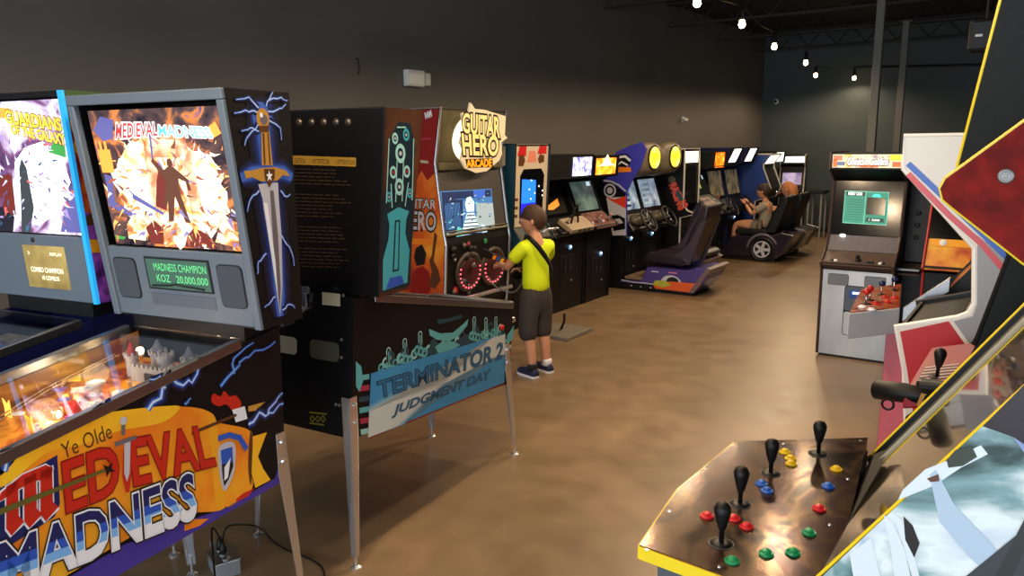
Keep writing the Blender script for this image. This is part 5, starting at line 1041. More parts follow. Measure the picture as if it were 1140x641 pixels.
# ---- second pair of driving cabinets, with two white marquees
def driver2(label, y0, W):
    t, M, fr, sd = cabinet('driving_cabinet', label, (BX, y0+W/2, 0), LEFT, W, [(.60, .0, 'kick_panel'), (.60, .60, 'dash_front'), (.78, .68, 'dash'), (.60, .90, 'bezel'), (.50, 1.38, 'hood'), (.80, 1.46, 'marquee'), (.88, 1.70, None)], side=mat('side_navy', (26, 30, 74), .4))
    F, h, part = fr['marquee']; s_ = MB(); s_.poly(F, [(-.2, .02), (.12, .02), (.2, h-.02), (-.12, h-.02)], glow('marquee_white_panel', (255, 250, 240), 2.6), 3); s_.poly(F, [(-.05, .05), (.0, .05), (.08, h-.06), (.03, h-.06)], glow('marquee_soft_grey', (190, 180, 170), .8), 4); s_.build('marquee_glass', part, fix=False)
    F, h, part = fr['bezel']; s_ = MB(); fplate(s_, F, -W/2+.05, W/2-.05, .05, h-.04, 0, .004, ramp_mat('race_screen_dim', [(.35, (40, 40, 36)), (.6, (120, 104, 70))], 7, .2, emit=.5)); s_.build('screen', part)
    F, h, part = fr['dash']; c = F.p(0, .06, .12); w = V((0, .75, .5)).normalized(); u = V((1, 0, 0)); v = w.cross(u); s_ = MB()
    s_.tube([c+(u*math.cos(2*PI*k/20)+v*math.sin(2*PI*k/20))*.15 for k in range(20)], .014, CHAR, 8, True)
    for a in (0, 2.1, 4.2): s_.tube([c-w*.02, c+(u*math.cos(a)+v*math.sin(a))*.145], .010, STL, 6)
    s_.lathe(c-w*.1, w, [(.03, 0), (.03, .1)], CHAR, 12); s_.build('steering_wheel', part, True)
    F, h, part = fr['kick_panel']; coin_door(F, .12, part, w=.24); lamp_button(F, .0, h-.05, part)
    return t, M
def car_seat(t, M, W):
    hw = W/2-.01; b = MB()
    b.yz([(.60, .06), (1.62, .06), (1.70, .12), (1.86, .42), (1.70, .46), (1.50, .40), (.92, .36), (.8, .16), (.60, .14)], -hw, hw, mat('car_body_dark', (34, 28, 42), .25, coat=.6)); base = b.build('seat_base', t, bevel=.02)
    MB().box(-hw+.03, hw-.03, .62, 1.6, 0, .06, BLKV).build('base_skid', base)
    for e in ((1, -1)):
        wch = MB(); c = (e*hw, 1.42, .19)
        wch.lathe((c[0]-e*.03, c[1], c[2]), (e, 0, 0), [(.19, 0), (.19, .05), (.17, .06), (.13, .05)], BLKV, 26); wch.lathe((c[0]+e*.018, c[1], c[2]), (e, 0, 0), [(.128, 0), (.125, .008), (.10, .0)], ART_SV, 26)
        for k in range(5): a = 2*PI*k/5; wch.obox((c[0]+e*.024, c[1]+.06*math.cos(a), c[2]+.06*math.sin(a)), (.006, 0, 0), (0, .06*math.cos(a), .06*math.sin(a)), (0, -.022*math.sin(a), .022*math.cos(a)), ART_SV)
        wch.lathe((c[0]+e*.02, c[1], c[2]), (e, 0, 0), [(.03, 0), (.03, .014)], ART_SV, 14); wch.build('wheel', base)
        MB().tube([(e*(hw+.006), 1.42+.225*math.cos(a), .19+.225*math.sin(a)) for a in [math.radians(x) for x in range(20, 181, 16)]], .02, ART_SD, 8).build('wheel_arch', base, True)
        MB().tube([(e*(hw+.004), 1.62, .07), (e*(hw+.004), 1.74, .16), (e*(hw+.004), 1.87, .42), (e*(hw+.004), 1.70, .45)], .012, STL, 6).build('rear_trim', base)
    s = MB(); s.yz([(.96, .40), (1.40, .38), (1.48, .44), (1.44, .48), (.98, .48)], -hw+.05, hw-.05, BLKV); s.build('seat_cushion', t, bevel=.025, seg=3)
    s = MB(); s.yz([(1.40, .42), (1.58, .42), (1.76, .92), (1.74, 1.00), (1.66, .99), (1.54, .76)], -hw+.06, hw-.06, BLKV); s.build('seat_back', t, bevel=.035, seg=3)
W2 = .66
t, M = driver2('driving cabinet with slanted white marquee, the nearer of the two where the children sit', 11.55, W2); car_seat(t, M, W2)
t, M = driver2('driving cabinet with slanted white marquee, the farther of the two where the children sit', 12.31, W2); car_seat(t, M, W2)
# ---- blue cabinet with white edging and lamp-like marquee
t, M, fr, sd = cabinet('arcade_machine', 'blue-sided arcade machine with white edging beyond the children', (BX, 13.05+.3, 0), LEFT, .6, [(.80, .0, 'kick_panel'), (.80, .80, 'control_front'), (.98, .86, 'control_panel'), (1.06, 1.02, 'bezel'), (.92, 1.36, 'hood'), (.92, 1.42, 'marquee'), (1.04, 1.58, None)], side=mat('side_blue', (24, 52, 120), .4), tmold=mat('white_molding', (190, 184, 170)), tr=.014)
F, h, part = fr['marquee']; s_ = MB(); fplate(s_, F, -.26, .26, .0, h-.01, 0, .006, glow('marquee_warm_white', (255, 246, 220), 2.4)); s_.build('marquee_glass', part)
F, h, part = fr['kick_panel']; coin_door(F, .2, part); F, h, part = fr['control_panel']; joystick(F.p(.1, .1, 0), F.n, part, RED)
t, M, fr, sd = upright('arcade_machine', 'dark arcade machine with narrow white marquee at the far end of the left row', 13.8, .6, 1.62, BLKV, None, depth=.95)
F, h, part = fr['marquee']; s_ = MB(); fplate(s_, F, -.24, .18, .01, h-.02, 0, .006, glow('marquee_pale_green', (225, 245, 225), 2.2)); s_.build('marquee_glass', part)
F, h, part = fr['kick_panel']; coin_door(F, .2, part)
# ---- cabinet facing down the room at the far end
pF = [(.80, .0, 'kick_panel'), (.80, .78, 'control_front'), (.96, .86, 'control_panel'), (.76, .95, 'bezel'), (.62, 1.32, 'hood'), (.74, 1.37, 'marquee'), (.76, 1.54, None)]
t, M, fr, sd = cabinet('arcade_machine', 'arcade machine against the far wall with bright marquee and white-edged lilac screen', (-4.24, 15.80, 0), PI+math.radians(12), .46, pF, tmold=mat('white_molding', (190, 184, 170)), tr=.012)
F, h, part = fr['marquee']; s_ = MB(); fplate(s_, F, -.205, .205, .03, h-.03, 0, .006, ramp_mat('marquee_glare', [(.3, (210, 200, 150)), (.5, (255, 255, 240))], 6, .3, emit=3.0)); s_.build('marquee_glass', part)
F, h, part = fr['bezel']; s_ = MB(); fplate(s_, F, -.17, .17, .04, h-.12, 0, .004, ramp_mat('screen_lilac', [(.35, (110, 100, 140)), (.6, (176, 164, 200))], 8, .2, emit=.7)); s_.build('screen', part)
F, h, part = fr['kick_panel']; coin_door(F, .2, part); lamp_button(F, -.12, h-.1, part); F, h, part = fr['control_panel']; joystick(F.p(.1, .1, 0), F.n, part, RED)
t = thing('side_table', 'narrow dark table with white leg beside the far-end arcade machine', 'table', (-3.64, 15.2, 0))
MB().box(-.13, .17, -.22, .22, .82, .88, CHAR).build('table_top', t, bevel=.006)
for x, y in ((.13, -.18), (.13, .18), (-.10, -.18), (-.10, .18)): MB().box(x-.014, x+.014, y-.014, y+.014, 0, .82, mat('pale_leg', (150, 150, 145), .5)).build('leg', t)
# ---------------------------------------------------------------- right-hand side
RIGHT = PI/2          # local +Y points to world -X
def wprof(pts, x_back, Y):   # pixel outline on plane Y -> local (depth, z)
    out = []
    for q in pts:
        if len(q) == 3 and q[2] == 'w': out.append((x_back-q[0], q[1])); continue
        p = at_y(q[0], q[1], Y); out.append((x_back-p.x, p.z))
    return out
# ---- lone cabinet facing the viewer, brushed silver lower front
LW = .565; lx, ly = -1.235, 6.60
BRW = mat('cab_brown_black', (40, 30, 28), .45, var=.2)
prL = [(.74, .02, 'kick_panel'), (.75, .74, 'control_front'), (.80, .80, 'control_panel'), (.66, .90, 'panel_apron'), (.58, 1.02, 'bezel'), (.50, 1.46, 'hood'), (.70, 1.56, 'marquee'), (.70, 1.69, None)]
SLV = ramp_mat('worn_silver_front', [(.3, (140, 152, 162)), (.5, (182, 192, 202)), (.7, (212, 218, 224))], 2.2, .35, metal=.3, detail=5, stretch=(1, 1, .5))
t, M, fr, sides = cabinet('arcade_machine', 'free-standing arcade machine with brushed silver lower front and green screen, facing the viewer', (lx, ly+.76, 0), PI, LW, prL, mats={'kick_panel': SLV, 'bezel': SCRD, 'control_panel': mat('panel_brown', (84, 66, 60), .4, var=.4, vscale=25), 'panel_apron': mat('panel_slate', (84, 80, 92), .4, var=.3, vscale=20), 'control_front': mat('panel_edge_brown', (60, 46, 42), .45), 'hood': BLKV}, side=BRW, tmold=mat('brown_molding', (70, 50, 44), .4), infill=BLKV)
F, h, part = fr['marquee']; s_ = MB(); MQG = ramp_mat('marquee_goblet', [(.32, (150, 130, 150)), (.45, (240, 226, 190)), (.6, (250, 240, 210)), (.72, (226, 196, 90))], 12, .3, emit=.45)
fplate(s_, F, -.255, .255, .012, h-.012, 0, .006, MQG)
for a, b, w_, hh, c_ in ((-.25, .07, .07, .04, (230, 130, 100)), (-.25, .02, .03, .06, (220, 120, 60)), (-.22, .03, .06, .03, (110, 120, 160)), (.17, .07, .08, .045, (220, 220, 40)), (.19, .02, .06, .04, (200, 110, 50)), (-.05, .015, .14, .02, (190, 190, 60))): fplate(s_, F, a, a+w_, b, b+hh, .006, .007, glow('marquee_patch_%d' % c_[2], c_, .5))
s_.trect(F, "Ghosts'n Goblins", -.14, .16, .035, .095, glow('marquee_letter', (255, 255, 255), 1.4), L=9, off=.01, shear=.2); s_.trect(F, "Ghosts'n Goblins", -.143, .163, .032, .096, glow('marquee_shadow', (110, 66, 70), .25), L=8.2, off=.07, shear=.2)
s_.build('marquee_glass', part, fix=False)
F, h, part = fr['bezel']; s_ = MB(); TEA = glow('screen_sea_green', (30, 130, 112), .8); TEL = glow('screen_pale_green', (120, 200, 180), 1.0); TXW = glow('screen_text_white', (230, 245, 240), 1.6)
q = [F.px(*k) for k in ((938, 248), (987, 251), (990, 214), (941, 212))]
s_.poly(F, q, TEA, 3); sqq = lambda pts, mm, L: s_.poly(F, [lerpq(q, a, b) for a, b in pts], mm, L)
sqq([(.04, .85), (.46, .85), (.46, .98), (.04, .98)], SCRD, 4); s_.text(F, 'INSERT COIN', [lerpq(q, *k) for k in ((.08, .87), (.40, .87), (.40, .96), (.08, .96))], TXW, L=5, off=.03)
sqq([(.52, .30), (.94, .30), (.94, .82), (.52, .82)], SCRD, 4); sqq([(.62, .84), (.84, .84), (.78, .93), (.68, .93)], glow('screen_aqua', (60, 220, 200), 1.2), 4.5)
for k in range(9): sqq([(.06, .12+.075*k), (.44, .12+.075*k), (.44, .135+.075*k), (.06, .135+.075*k)], glow('screen_line_green', (20, 90, 80), .5), 4)
sqq([(.52, .08), (.94, .08), (.92, .2), (.54, .2)], glow('screen_shadow_green', (14, 60, 54), .4), 4); s_.text(F, '1 2000', [lerpq(q, *k) for k in ((.6, .11), (.84, .11), (.84, .17), (.6, .17))], TXW, L=5)
for k in (((0, 0), (1, 0), (1, .015), (0, .015)), ((0, .985), (1, .985), (1, 1), (0, 1)), ((0, 0), (.01, 0), (.01, 1), (0, 1)), ((.99, 0), (1, 0), (1, 1), (.99, 1)), ((.48, 0), (.49, 0), (.49, 1), (.48, 1))): sqq(k, TEL, 5)
s_.build('screen', part, fix=False)
F, h, part = fr['panel_apron']; MB().ball(F.p(-.16, h-.01, .01), .016, glow('lit_bulb_white', (255, 250, 240), 6), 10, (1.5, 1, .8)).build('panel_lamp', part, True)
F, h, part = fr['control_panel']
joystick(F.p(.0, .07, 0), F.n, part, BLKV, h=.03)
for a in (-.17, -.19, .17, .19, .08, .11): button(F.p(a, .05, 0), F.n, ART_W if abs(a) == .17 else CHAR, part)
F, h, part = fr['kick_panel']
PLT = mat('speaker_plate', (120, 126, 130), .5, .5)
for a in (-.22, .06):
    s_ = MB(); s_.ext([F.p(x, y, 0) for x, y in rrect(a, a+.16, h-.125, h-.03, .015)], F.n*.003, CHAR); s_.ext([F.p(x, y, .002) for x, y in rrect(a+.003, a+.157, h-.122, h-.033, .015)], F.n*.004, PLT); s_.build('speaker_plate', part)
s_ = MB(); s_.ext([F.p(x, y, 0) for x, y in rrect(-.085, .075, .18, .60, .025)], F.n*.004, CHAR); s_.ext([F.p(x, y, .003) for x, y in rrect(-.079, .069, .186, .38, .02)], F.n*.004, SLV); s_.ext([F.p(x, y, .003) for x, y in rrect(-.079, .069, .39, .594, .02)], F.n*.004, mat('coin_door_grey', (88, 96, 108), .4, .4)); d = s_.build('coin_door', part)
s_ = MB(); fplate(s_, F, -.045, .05, .50, .565, .007, .016, BLU); fplate(s_, F, -.02, .03, .535, .552, .016, .018, glow('coin_window', (200, 225, 255), 3)); s_.build('bill_acceptor', d)
for x in (-.24, .24): MB().lathe((x, .70, 0), (0, 0, 1), [(.015, 0), (.012, .02)], CHR, 10).build('foot', t)
MB().box(-.26, .26, .1, .72, .0, .02, BLKV).build('base', t)
# ---- orange-panelled cabinet next to it, and a black one between
t, M, fr, sides = cabinet('arcade_machine', 'dark arcade machine with orange flame control panel, half hidden behind the white one', (-.47, 7.2, 0), PI, .56, [(.74, .02, 'kick_panel'), (.75, .80, 'control_front'), (.82, .84, 'control_panel'), (.70, 1.06, 'bezel'), (.50, 1.46, 'hood'), (.70, 1.54, 'marquee'), (.70, 1.70, None)], mats={'control_panel': ramp_mat('panel_fire_print', [(.35, (170, 50, 20)), (.5, (220, 130, 40)), (.65, (236, 180, 60))], 5, .35), 'bezel': SCRD}, side=BRW, tmold=RED, tr=.008)
F, h, part = fr['control_panel']; s_ = MB(); fplate(s_, F, -.25, .25, h-.06, h-.01, 0, .004, ART_YD); s_.build('panel_strip', part); button(F.p(-.16, h-.03, .004), F.n, ART_W, part, .02); joystick(F.p(.05, .08, 0), F.n, part, RED)
F, h, part = fr['bezel']; s_ = MB(); s_.ring(F, .04, .18, .13, .137, glow('screen_red_line', (200, 40, 40), .6), 3, 20, .5); fplate(s_, F, -.2, .2, .02, h-.03, 0, .002, SCRD); s_.build('screen', part, fix=False)
t, M, fr, sides = cabinet('arcade_machine', 'narrow black arcade machine squeezed right of the silver-fronted one', (-.90, 7.7, 0), PI, .24, [(.74, .02, 'kick_panel'), (.74, .72, 'control_front'), (.98, .75, 'control_panel'), (.70, .80, 'bezel'), (.62, 1.46, 'hood'), (.70, 1.50, 'marquee'), (.70, 1.66, None)], mats={'control_front': mat('steel_front', (110, 116, 116), .4, .5), 'control_panel': mat('panel_umber', (66, 56, 50), .4)}, side=BLK)
F, h, part = fr['bezel']; [button(F.p(.02, .2+.1*k, 0), F.n, CHAR, part, .018) for k in range(3)]
# ---- the pink-sided four-stick cabinet behind the white one
XB = .55
PNKS = mat('side_pink', (206, 96, 110), .4, var=.12); PY = 4.1
prP = wprof([(978, 560), (978, 380), (1003, 372)], XB, PY)
pP = [(1.16, .0, 'kick_panel'), (1.16, .78, 'control_front'), (1.16, .84, None), (.98, .99, 'bezel'), (.70, 1.36, 'hood'), (.90, 1.44, 'marquee'), (.90, 1.68, None)]
t, M, fr, sides = cabinet('arcade_machine', 'pink-sided arcade machine, its pale steel control box with blue and red sticks jutting out', (XB, PY+.45, 0), RIGHT, .9, pP, side=BLKV, mats={'bezel': SCRD, 'kick_panel': PNKS})
Sd = Fr((-.4503, 0, 0), (0, -1, 0), (0, 0, 1), M)
MB().poly(Sd, [(-1.159, .002), (-1.159, .84), (-1.05, .93), (-.002, .93), (-.002, .002)], PNKS, 1).build('side_art', sides[0], fix=False)
# control box sticking out to the left
c = [at_z(945, 349, .985), at_z(1002, 343, .985), at_z(1004, 316, .985), at_z(958, 322, .985)]
Mi = M.inverted(); cl = [Mi @ V(k) for k in c]
zt_ = .985
b = MB().ext([V((p.x, p.y, zt_-.125)) for p in cl], (0, 0, .125), mat('pale_steel', (226, 227, 231), .4)); cbx = b.build('control_box', t, bevel=.004)
PRN = ramp_mat('panel_rust_print', [(.35, (110, 36, 20)), (.5, (180, 80, 36)), (.65, (150, 110, 90))], 10, .25, coat=.5)
cen = sum(cl, V())/4; b = MB().ext([V((cen.x+(p.x-cen.x)*.97, cen.y+(p.y-cen.y)*.97, zt_)) for p in cl], (0, 0, .004), PRN); pl = b.build('panel_overlay', cbx)
NB = mat('navy_ball', (24, 40, 90), .3)
for (px_, py_, bc, cc) in ((981, 328, NB, 0), (995, 323, NB, 0), (968, 334, RED, 0), (964, 338, RED, 0)):
    q = Mi @ at_z(px_, py_, zt_+.004); joystick(q, (0, 0, 1), pl, bc, h=.05)
for (px_, py_, bc) in ((960, 342, ART_W), (970, 345, ART_W), (975, 338, RED), (988, 336, RED), (996, 332, RED), (985, 331, RED)):
    q = Mi @ at_z(px_, py_, zt_+.004); button(q, (0, 0, 1), bc, pl, .017)
# glazed hood frame seen beyond the white cabinet
fr_ = MB(); e0 = Mi @ at_y(1005, 350, 4.0); e1 = Mi @ at_y(1058, 316, 4.0); fr_.obox((e0+e1)/2, (e1-e0)/2, (0, 0, .035), (.01, 0, 0), STL); fr_.build('bezel_strip', t, bevel=.003)
F, h, part = fr['bezel']; s_ = MB(); fplate(s_, F, -.38, .38, .05, h-.05, 0, .003, ramp_mat('screen_rust_glow', [(.4, (60, 30, 20)), (.6, (150, 80, 50))], 3, .12, emit=.25)); s_.build('screen', part)
# ---- white cabinet with blue and red stripes
WY = 3.3; XBW = .50
wp = wprof([(-.33, .0, 'w'), (-.35, .30, 'w'), (1007, 412), (997, 364), (1066, 354), (1079, 349), (1085, 338), (1085, 276), (1006, 188), (1006, 152)], XBW, WY)
kinds = ['kick_panel', 'lower_front', 'control_front', 'control_panel', 'bezel_sill', None, 'bezel', 'hood', 'marquee', None]
pW = [(p[0], p[1], k) for p, k in zip(wp, kinds)]
WS = mat('white_side_laminate', (222, 220, 212), .35); WM = mat('white_edge_molding', (240, 240, 236), .35)
t, M, fr, sides = cabinet('arcade_machine', 'white-sided arcade machine with blue and red diagonal stripes and a red lower panel', (XBW, WY+.3, 0), RIGHT, .6, pW, side=WS, tmold=WM, tr=.012)
sides[1].data.materials[0] = BLKV
for ch in sides[1].children: ch.data.materials[0] = CHAR
Sd = Fr((-.3003, 0, 0), (0, -1, 0), (0, 0, 1), M); m = MB(); GR = mat('side_grey', (150, 152, 158), .4)
m.ppx(Sd, [(1088, 262), (1088, 338), (1083, 352), (1060, 358), (1085, 395), (1200, 470), (1240, 400), (1180, 330)], GR, 1)
m.ppx(Sd, [(1002, 369), (1058, 357), (1084, 393), (1150, 470), (1018, 470), (1010, 412)], mat('side_crimson', (184, 16, 24), .45), 1.5); m.ribpx(Sd, [(1058, 356), (1085, 394), (1150, 472)], .014, WS, 2.2)
m.ribpx(Sd, [(1011, 182), (1048, 217), (1122, 287), (1200, 362)], .021, mat('stripe_blue', (30, 90, 190), .35), 2); m.ribpx(Sd, [(1011, 193.5), (1056, 239), (1093, 271.5), (1115, 297), (1200, 384)], .021, mat('stripe_red', (206, 60, 66), .35), 2)
m.ppx(Sd, [(1066, 219), (1084, 230), (1124, 264), (1136, 280), (1110, 266), (1084, 244)], mat('stripe_teal', (40, 150, 170), .35), 2.4)
m.build('side_art', sides[0], fix=False)
F, h, part = fr['bezel']; s_ = MB(); fplate(s_, F, -.24, .24, .01, h-.01, 0, .003, SCRD); s_.build('screen', part)
# ---- the gun game between it and the four-player machine
GY = 2.50; XBG = .50
gp_ = wprof([(-.29, .0, 'w'), (-.29, .80, 'w'), (-.30, .95, 'w'), (1060, 432), (1086, 385), (1125, 283), (1066, 186), (1115, -2)], XBG, GY)
kinds = ['kick_panel', 'control_front', 'control_panel', 'bezel_sill', 'bezel', 'hood', 'marquee', None]
t, M, fr, sides = cabinet('gun_game_machine', 'black-sided arcade machine with a red striped shelf, behind the four-player machine', (XBG, GY+.32, 0), RIGHT, .64, [(p[0], p[1], k) for p, k in zip(gp_, kinds)], side=mat('speckled_black_laminate', (15, 18, 18), .6, var=.5, vscale=120, spec=.25), tmold=None, mats={'kick_panel': RED, 'control_front': RED})
pts = [(p[0], p[1]) for p in gp_]
for s in (-1,): MB().tube([(s*.315, y, z) for y, z in pts[6:]], .006, YEL, 6).build('edge_molding', sides[0])
MB().tube([(-.312, y, z) for y, z in pts[4:7]], .010, BLKV, 6).build('edge_molding', sides[0])
gpl = Mi2 = M.inverted()
def G(px_, py_, y): return M.inverted() @ at_y(px_, py_, y)
# red and white striped control shelf with stick, buttons and holster
z0 = .995; PCH = [(.92, z0), (.56, z0+.10)]
sh = MB().ext([(-.32, .81, z0+.03), (.32, .81, z0+.03), (.32, .60, z0+.09), (-.32, .60, z0+.09)], (0, 0, -.05), mat('shelf_red', (150, 34, 44), .4)); shelf = sh.build('control_shelf', t, bevel=.006)
FS = Fr((0, .81, z0+.03), (-1, 0, 0), (0, -.21, .06), M)
_p = FS.px(1043, 420); m = MB()
m.poly(FS, [(-.31, .01), (.31, .01), (.31, .21), (-.31, .21)], mat('shelf_pink_print', (150, 72, 80), .4), 1)
for k in range(16): m.poly(FS, [(.30-.02*k, .02), (.31-.02*k, .02), (.31-.02*k, .12), (.30-.02*k, .12)], ART_W if k % 2 else CHAR, 2)
m.build('shelf_print', shelf, fix=False)
joystick(FS.p(_p[0], _p[1], 0), (0, -.05, 1), shelf, bat=True); 
for a, b, c_, r in ((.02, .2, ART_W, .02), (.06, .15, ART_YD, .016), (.10, .2, CRM, .014), (.26, .21, RED, .016), (.24, .24, mat('green_knob', (60, 120, 70), .4), .014)): button(FS.p(a, b, 0), FS.n, c_, shelf, r)
# shotgun controller
gq = [at_y(975, 432, 2.56), at_y(1012, 438, 2.56)]; a_ = at_y(974, 433, 2.56); b_ = at_y(1020, 439, 2.52)
t2 = thing('toy_shotgun', 'black shotgun controller resting on the red striped shelf, barrel pointing left', 'toy gun', (a_+b_)/2, 0); o_ = (a_+b_)/2; d_ = (b_-a_).normalized()
a_ -= o_; b_ -= o_; s_ = MB(); s_.lathe(a_, d_, [(.026, 0), (.031, .004), (.031, .10), (.028, .11), (.028, .2)], BLKV, 18); s_.lathe(a_-d_*.001, d_, [(.018, 0), (.018, .002)], CHAR, 14); s_.build('barrel', t2, True)
e = b_+d_*.05; s_ = MB(); s_.obox(e+V((.02, 0, .01)), d_*.075, (0, .02, 0), (0, 0, .042), mat('gun_body_black', (26, 24, 24), .45)); s_.obox(e+V((.13, 0, -.02)), V((.07, 0, -.03)), (0, .017, 0), (.01, 0, .03), BLKV); s_.build('stock', t2, bevel=.012)
s_ = MB(); s_.tube([a_+d_*.045+V((0, 0, -.03))+V((.017*math.cos(k*PI/6), 0, -.014+.017*math.sin(k*PI/6))) for k in range(12)], .004, BLKV, 6, True); s_.build('ring', t2, True)
s_ = MB(); F_ = Fr(e+V((.02, -.021, 0)), (1, 0, 0), (0, 0, 1)); s_.poly(F_, [(-.06, -.03), (.05, -.035), (.06, 0), (-.05, .012)], ART_GD, 1); s_.poly(F_, [(-.05, -.01), (.0, -.02), (.03, -.005), (-.02, .004)], ART_BR, 2); s_.build('side_print', t2, fix=False)
# ---- four-player machine in the right foreground
FY0, FY1 = 1.36, 2.30; FW = FY1-FY0; XBF = .62
fp_ = [(-.33, .0), (-.33, .78), (-.36, .885), (-.02, 1.392), (.075, 1.52), (-.16, 1.70), (-.03, 1.82), (.0, 1.98)]
z_cp = .93
fprof = [(XBF-x, z) for x, z in fp_]
kinds = ['kick_panel', 'panel_support', 'bezel', None, 'hood_underside', 'marquee', 'header', None]
MAR = ramp_mat('hood_maroon', [(.35, (84, 12, 8)), (.65, (122, 20, 14))], 30, .75)
MAR.node_tree.nodes['Principled BSDF'].inputs['Specular IOR Level'].default_value = .2
ART4 = ramp_mat('mist_side_art', [(.34, (5, 16, 16)), (.44, (30, 62, 62)), (.50, (120, 158, 162)), (.56, (224, 236, 238)), (.64, (176, 196, 216)), (.76, (60, 84, 108))], 2.4, .25, detail=8, distort=1.6, coat=.6)
pf = [(XBF+.33, .0, 'kick_panel'), (XBF+.33, .80, 'panel_support'), (XBF+.36, .877, 'bezel'), (XBF-.075, 1.524, None)]
loc4 = (XBF, (FY0+FY1)/2, 0)
t, M, fr, sides = cabinet('four_player_machine', 'large four-player arcade machine with yellow edging and worn steel control panel, right foreground', loc4, RIGHT, FW, pf, side=BLKV, tmold=YEL, tr=.0055, insets={'bezel': .022}, mats={'kick_panel': DGRY, 'bezel': BLKV})
# near side: hood wing in maroon with yellow edge
hpx = [(1200, 329), (1140, 293), (1062, 232), (1050, 222), (1047, 210), (1053, 199), (1140, 136), (1230, 70)]
hood = [(XBF-at_y(x, y, FY0).x, at_y(x, y, FY0).z) for x, y in hpx]+[(.0, 1.93), (.0, 1.535), (XBF-.075, 1.535)]
hd = MB().yz(hood, -FW/2-.002, -FW/2+.02, MAR).build('hood_wing', t)
MB().tube([(-FW/2+.008, y, z) for y, z in hood[:8]], .0045, YEL, 6).build('edge_molding', hd)
a, b = at_y(1120, 196, FY0).x, at_y(1120, 196, FY0).z
MB().lathe((-FW/2-.002, XBF-a, b), (-1, 0, 0), [(.011, 0), (.0105, .002), (.0075, .004), (.007, .003), (.003, .005)], mat('dull_bolt_steel', (130, 130, 130), .5, .6), 24).build('hood_bolt', hd, True)
MB().yz([(.0, 1.60), (XBF-.04, 1.62), (XBF-.10, 1.85), (.0, 1.92)], -FW/2+.022, FW/2-.1, BLKV).build('hood_box', t)
Sd = Fr((-FW/2-.0003, 0, 0), (0, -1, 0), (0, 0, 1), M); m = MB()
m.poly(Sd, [(-(XBF+.325), .02), (-(XBF+.325), .79), (-(XBF+.352), .885), (-(XBF-.07), 1.525), (-.02, 1.53), (-.02, .02)], ART4, 1)
m.ppx(Sd, [(1094, 474), (1150, 418), (1300, 300), (1300, 560), (1180, 520), (1128, 486)], mat('art_night_plum', (26, 18, 28), .3), 2)
m.ppx(Sd, [(1056, 641), (1075, 641), (1140, 588), (1300, 430), (1300, 560), (1160, 800), (1090, 800)], mat('art_strap_slate', (52, 58, 64), .35), 3)
m.ppx(Sd, [(1060, 900), (1098, 660), (1140, 578), (1146, 572), (1150, 592), (1118, 660), (1100, 900)], mat('art_strap_dark', (40, 46, 48), .35), 3.2)
m.ppx(Sd, [(1000, 556), (1040, 540), (1070, 520), (1100, 505), (1092, 495), (1060, 510), (1030, 522), (1005, 545)], mat('art_ice', (214, 226, 232), .3), 2); m.ppx(Sd, [(1035, 528), (1042, 522), (1062, 560), (1100, 600), (1128, 632), (1120, 660), (1080, 620), (1046, 580)], mat('art_pale_steel', (172, 194, 214), .3), 2.2)
m.ppx(Sd, [(946, 616), (970, 598), (980, 640), (985, 670), (955, 670)], mat('art_ice', (214, 226, 232), .3), 2); m.ppx(Sd, [(984, 572), (994, 580), (1008, 612), (1020, 670), (1000, 670), (992, 612)], mat('art_ice', (214, 226, 232), .3), 2.4); m.ppx(Sd, [(994, 569), (1004, 578), (1014, 600), (1026, 650), (1018, 650), (1006, 606)], mat('art_ice', (214, 226, 232), .3), 2.4)
m.ppx(Sd, [(1006, 574), (1016, 584), (1024, 604), (1018, 620), (1008, 600)], ART_K, 2.5); m.ppx(Sd, [(1032, 532), (1045, 527), (1046, 535), (1036, 536)], ART_BR, 2.5); m.ppx(Sd, [(1054, 512), (1064, 500), (1082, 496), (1088, 508), (1072, 518), (1056, 520)], mat('art_moss_dark', (44, 56, 44), .35), 2.6)
m.ppx(Sd, [(1128, 486), (1150, 478), (1300, 560), (1250, 700), (1180, 560)], mat('art_lilac_blue', (130, 150, 200), .3), 1.6)
m.build('side_art', sides[0], fix=False)
F, h, part = fr['bezel']
g4 = MB(); fplate(g4, F, -FW/2+.10, FW/2-.022, .03, h-.02, .0, .006, ramp_mat('dark_monitor_glass', [(.35, (16, 15, 12)), (.5, (44, 40, 26)), (.62, (28, 42, 34)), (.75, (70, 56, 40))], 4, .10, detail=5, emit=.35, coat=.8)); g4.build('monitor_glass', part)
g4 = MB(); fplate(g4, F, -FW/2+.022, -FW/2+.10, .03, h-.02, .0, .010, mat('bezel_strip_slate', (34, 36, 37), .55, var=.15)); g4.build('bezel_strip', part); g4 = MB(); fplate(g4, F, -FW/2+.10, -FW/2+.103, .03, h-.02, .006, .012, CRM); g4.build('bezel_edge', part)
# control panel
cpx = [(712, 606), (755, 543), (818, 491), (966, 487), (950, 560), (928, 641), (905, 700), (880, 700)]
cw = [at_z(*q, z_cp) for q in cpx[:6]]; n0 = at_z(800, 638, z_cp); dirn = (n0-cw[0]).normalized(); cw += [V((-.255, 1.36, z_cp)), cw[0]+dirn*.30, ]
Mi = M.inverted(); cl = [Mi @ p for p in cw]
CPM = ramp_mat('worn_steel_panel', [(.32, (26, 22, 28)), (.42, (64, 52, 44)), (.48, (112, 90, 66)), (.55, (74, 44, 42)), (.62, (52, 40, 48)), (.72, (132, 98, 54))], 5, .22, metal=.7, detail=7, distort=1.4, rrange=(.10, .22))
cp = MB().ext([V((p.x, p.y, z_cp-.004)) for p in cl], (0, 0, .004), CPM).build('control_panel', t)
MB().ext([V((p.x, p.y, z_cp-.03)) for p in cl], (0, 0, .0255), BLKV).build('panel_board', cp)
edge = [cl[k] for k in (4, 3, 2, 1, 0, 7, 6)]
e = MB()
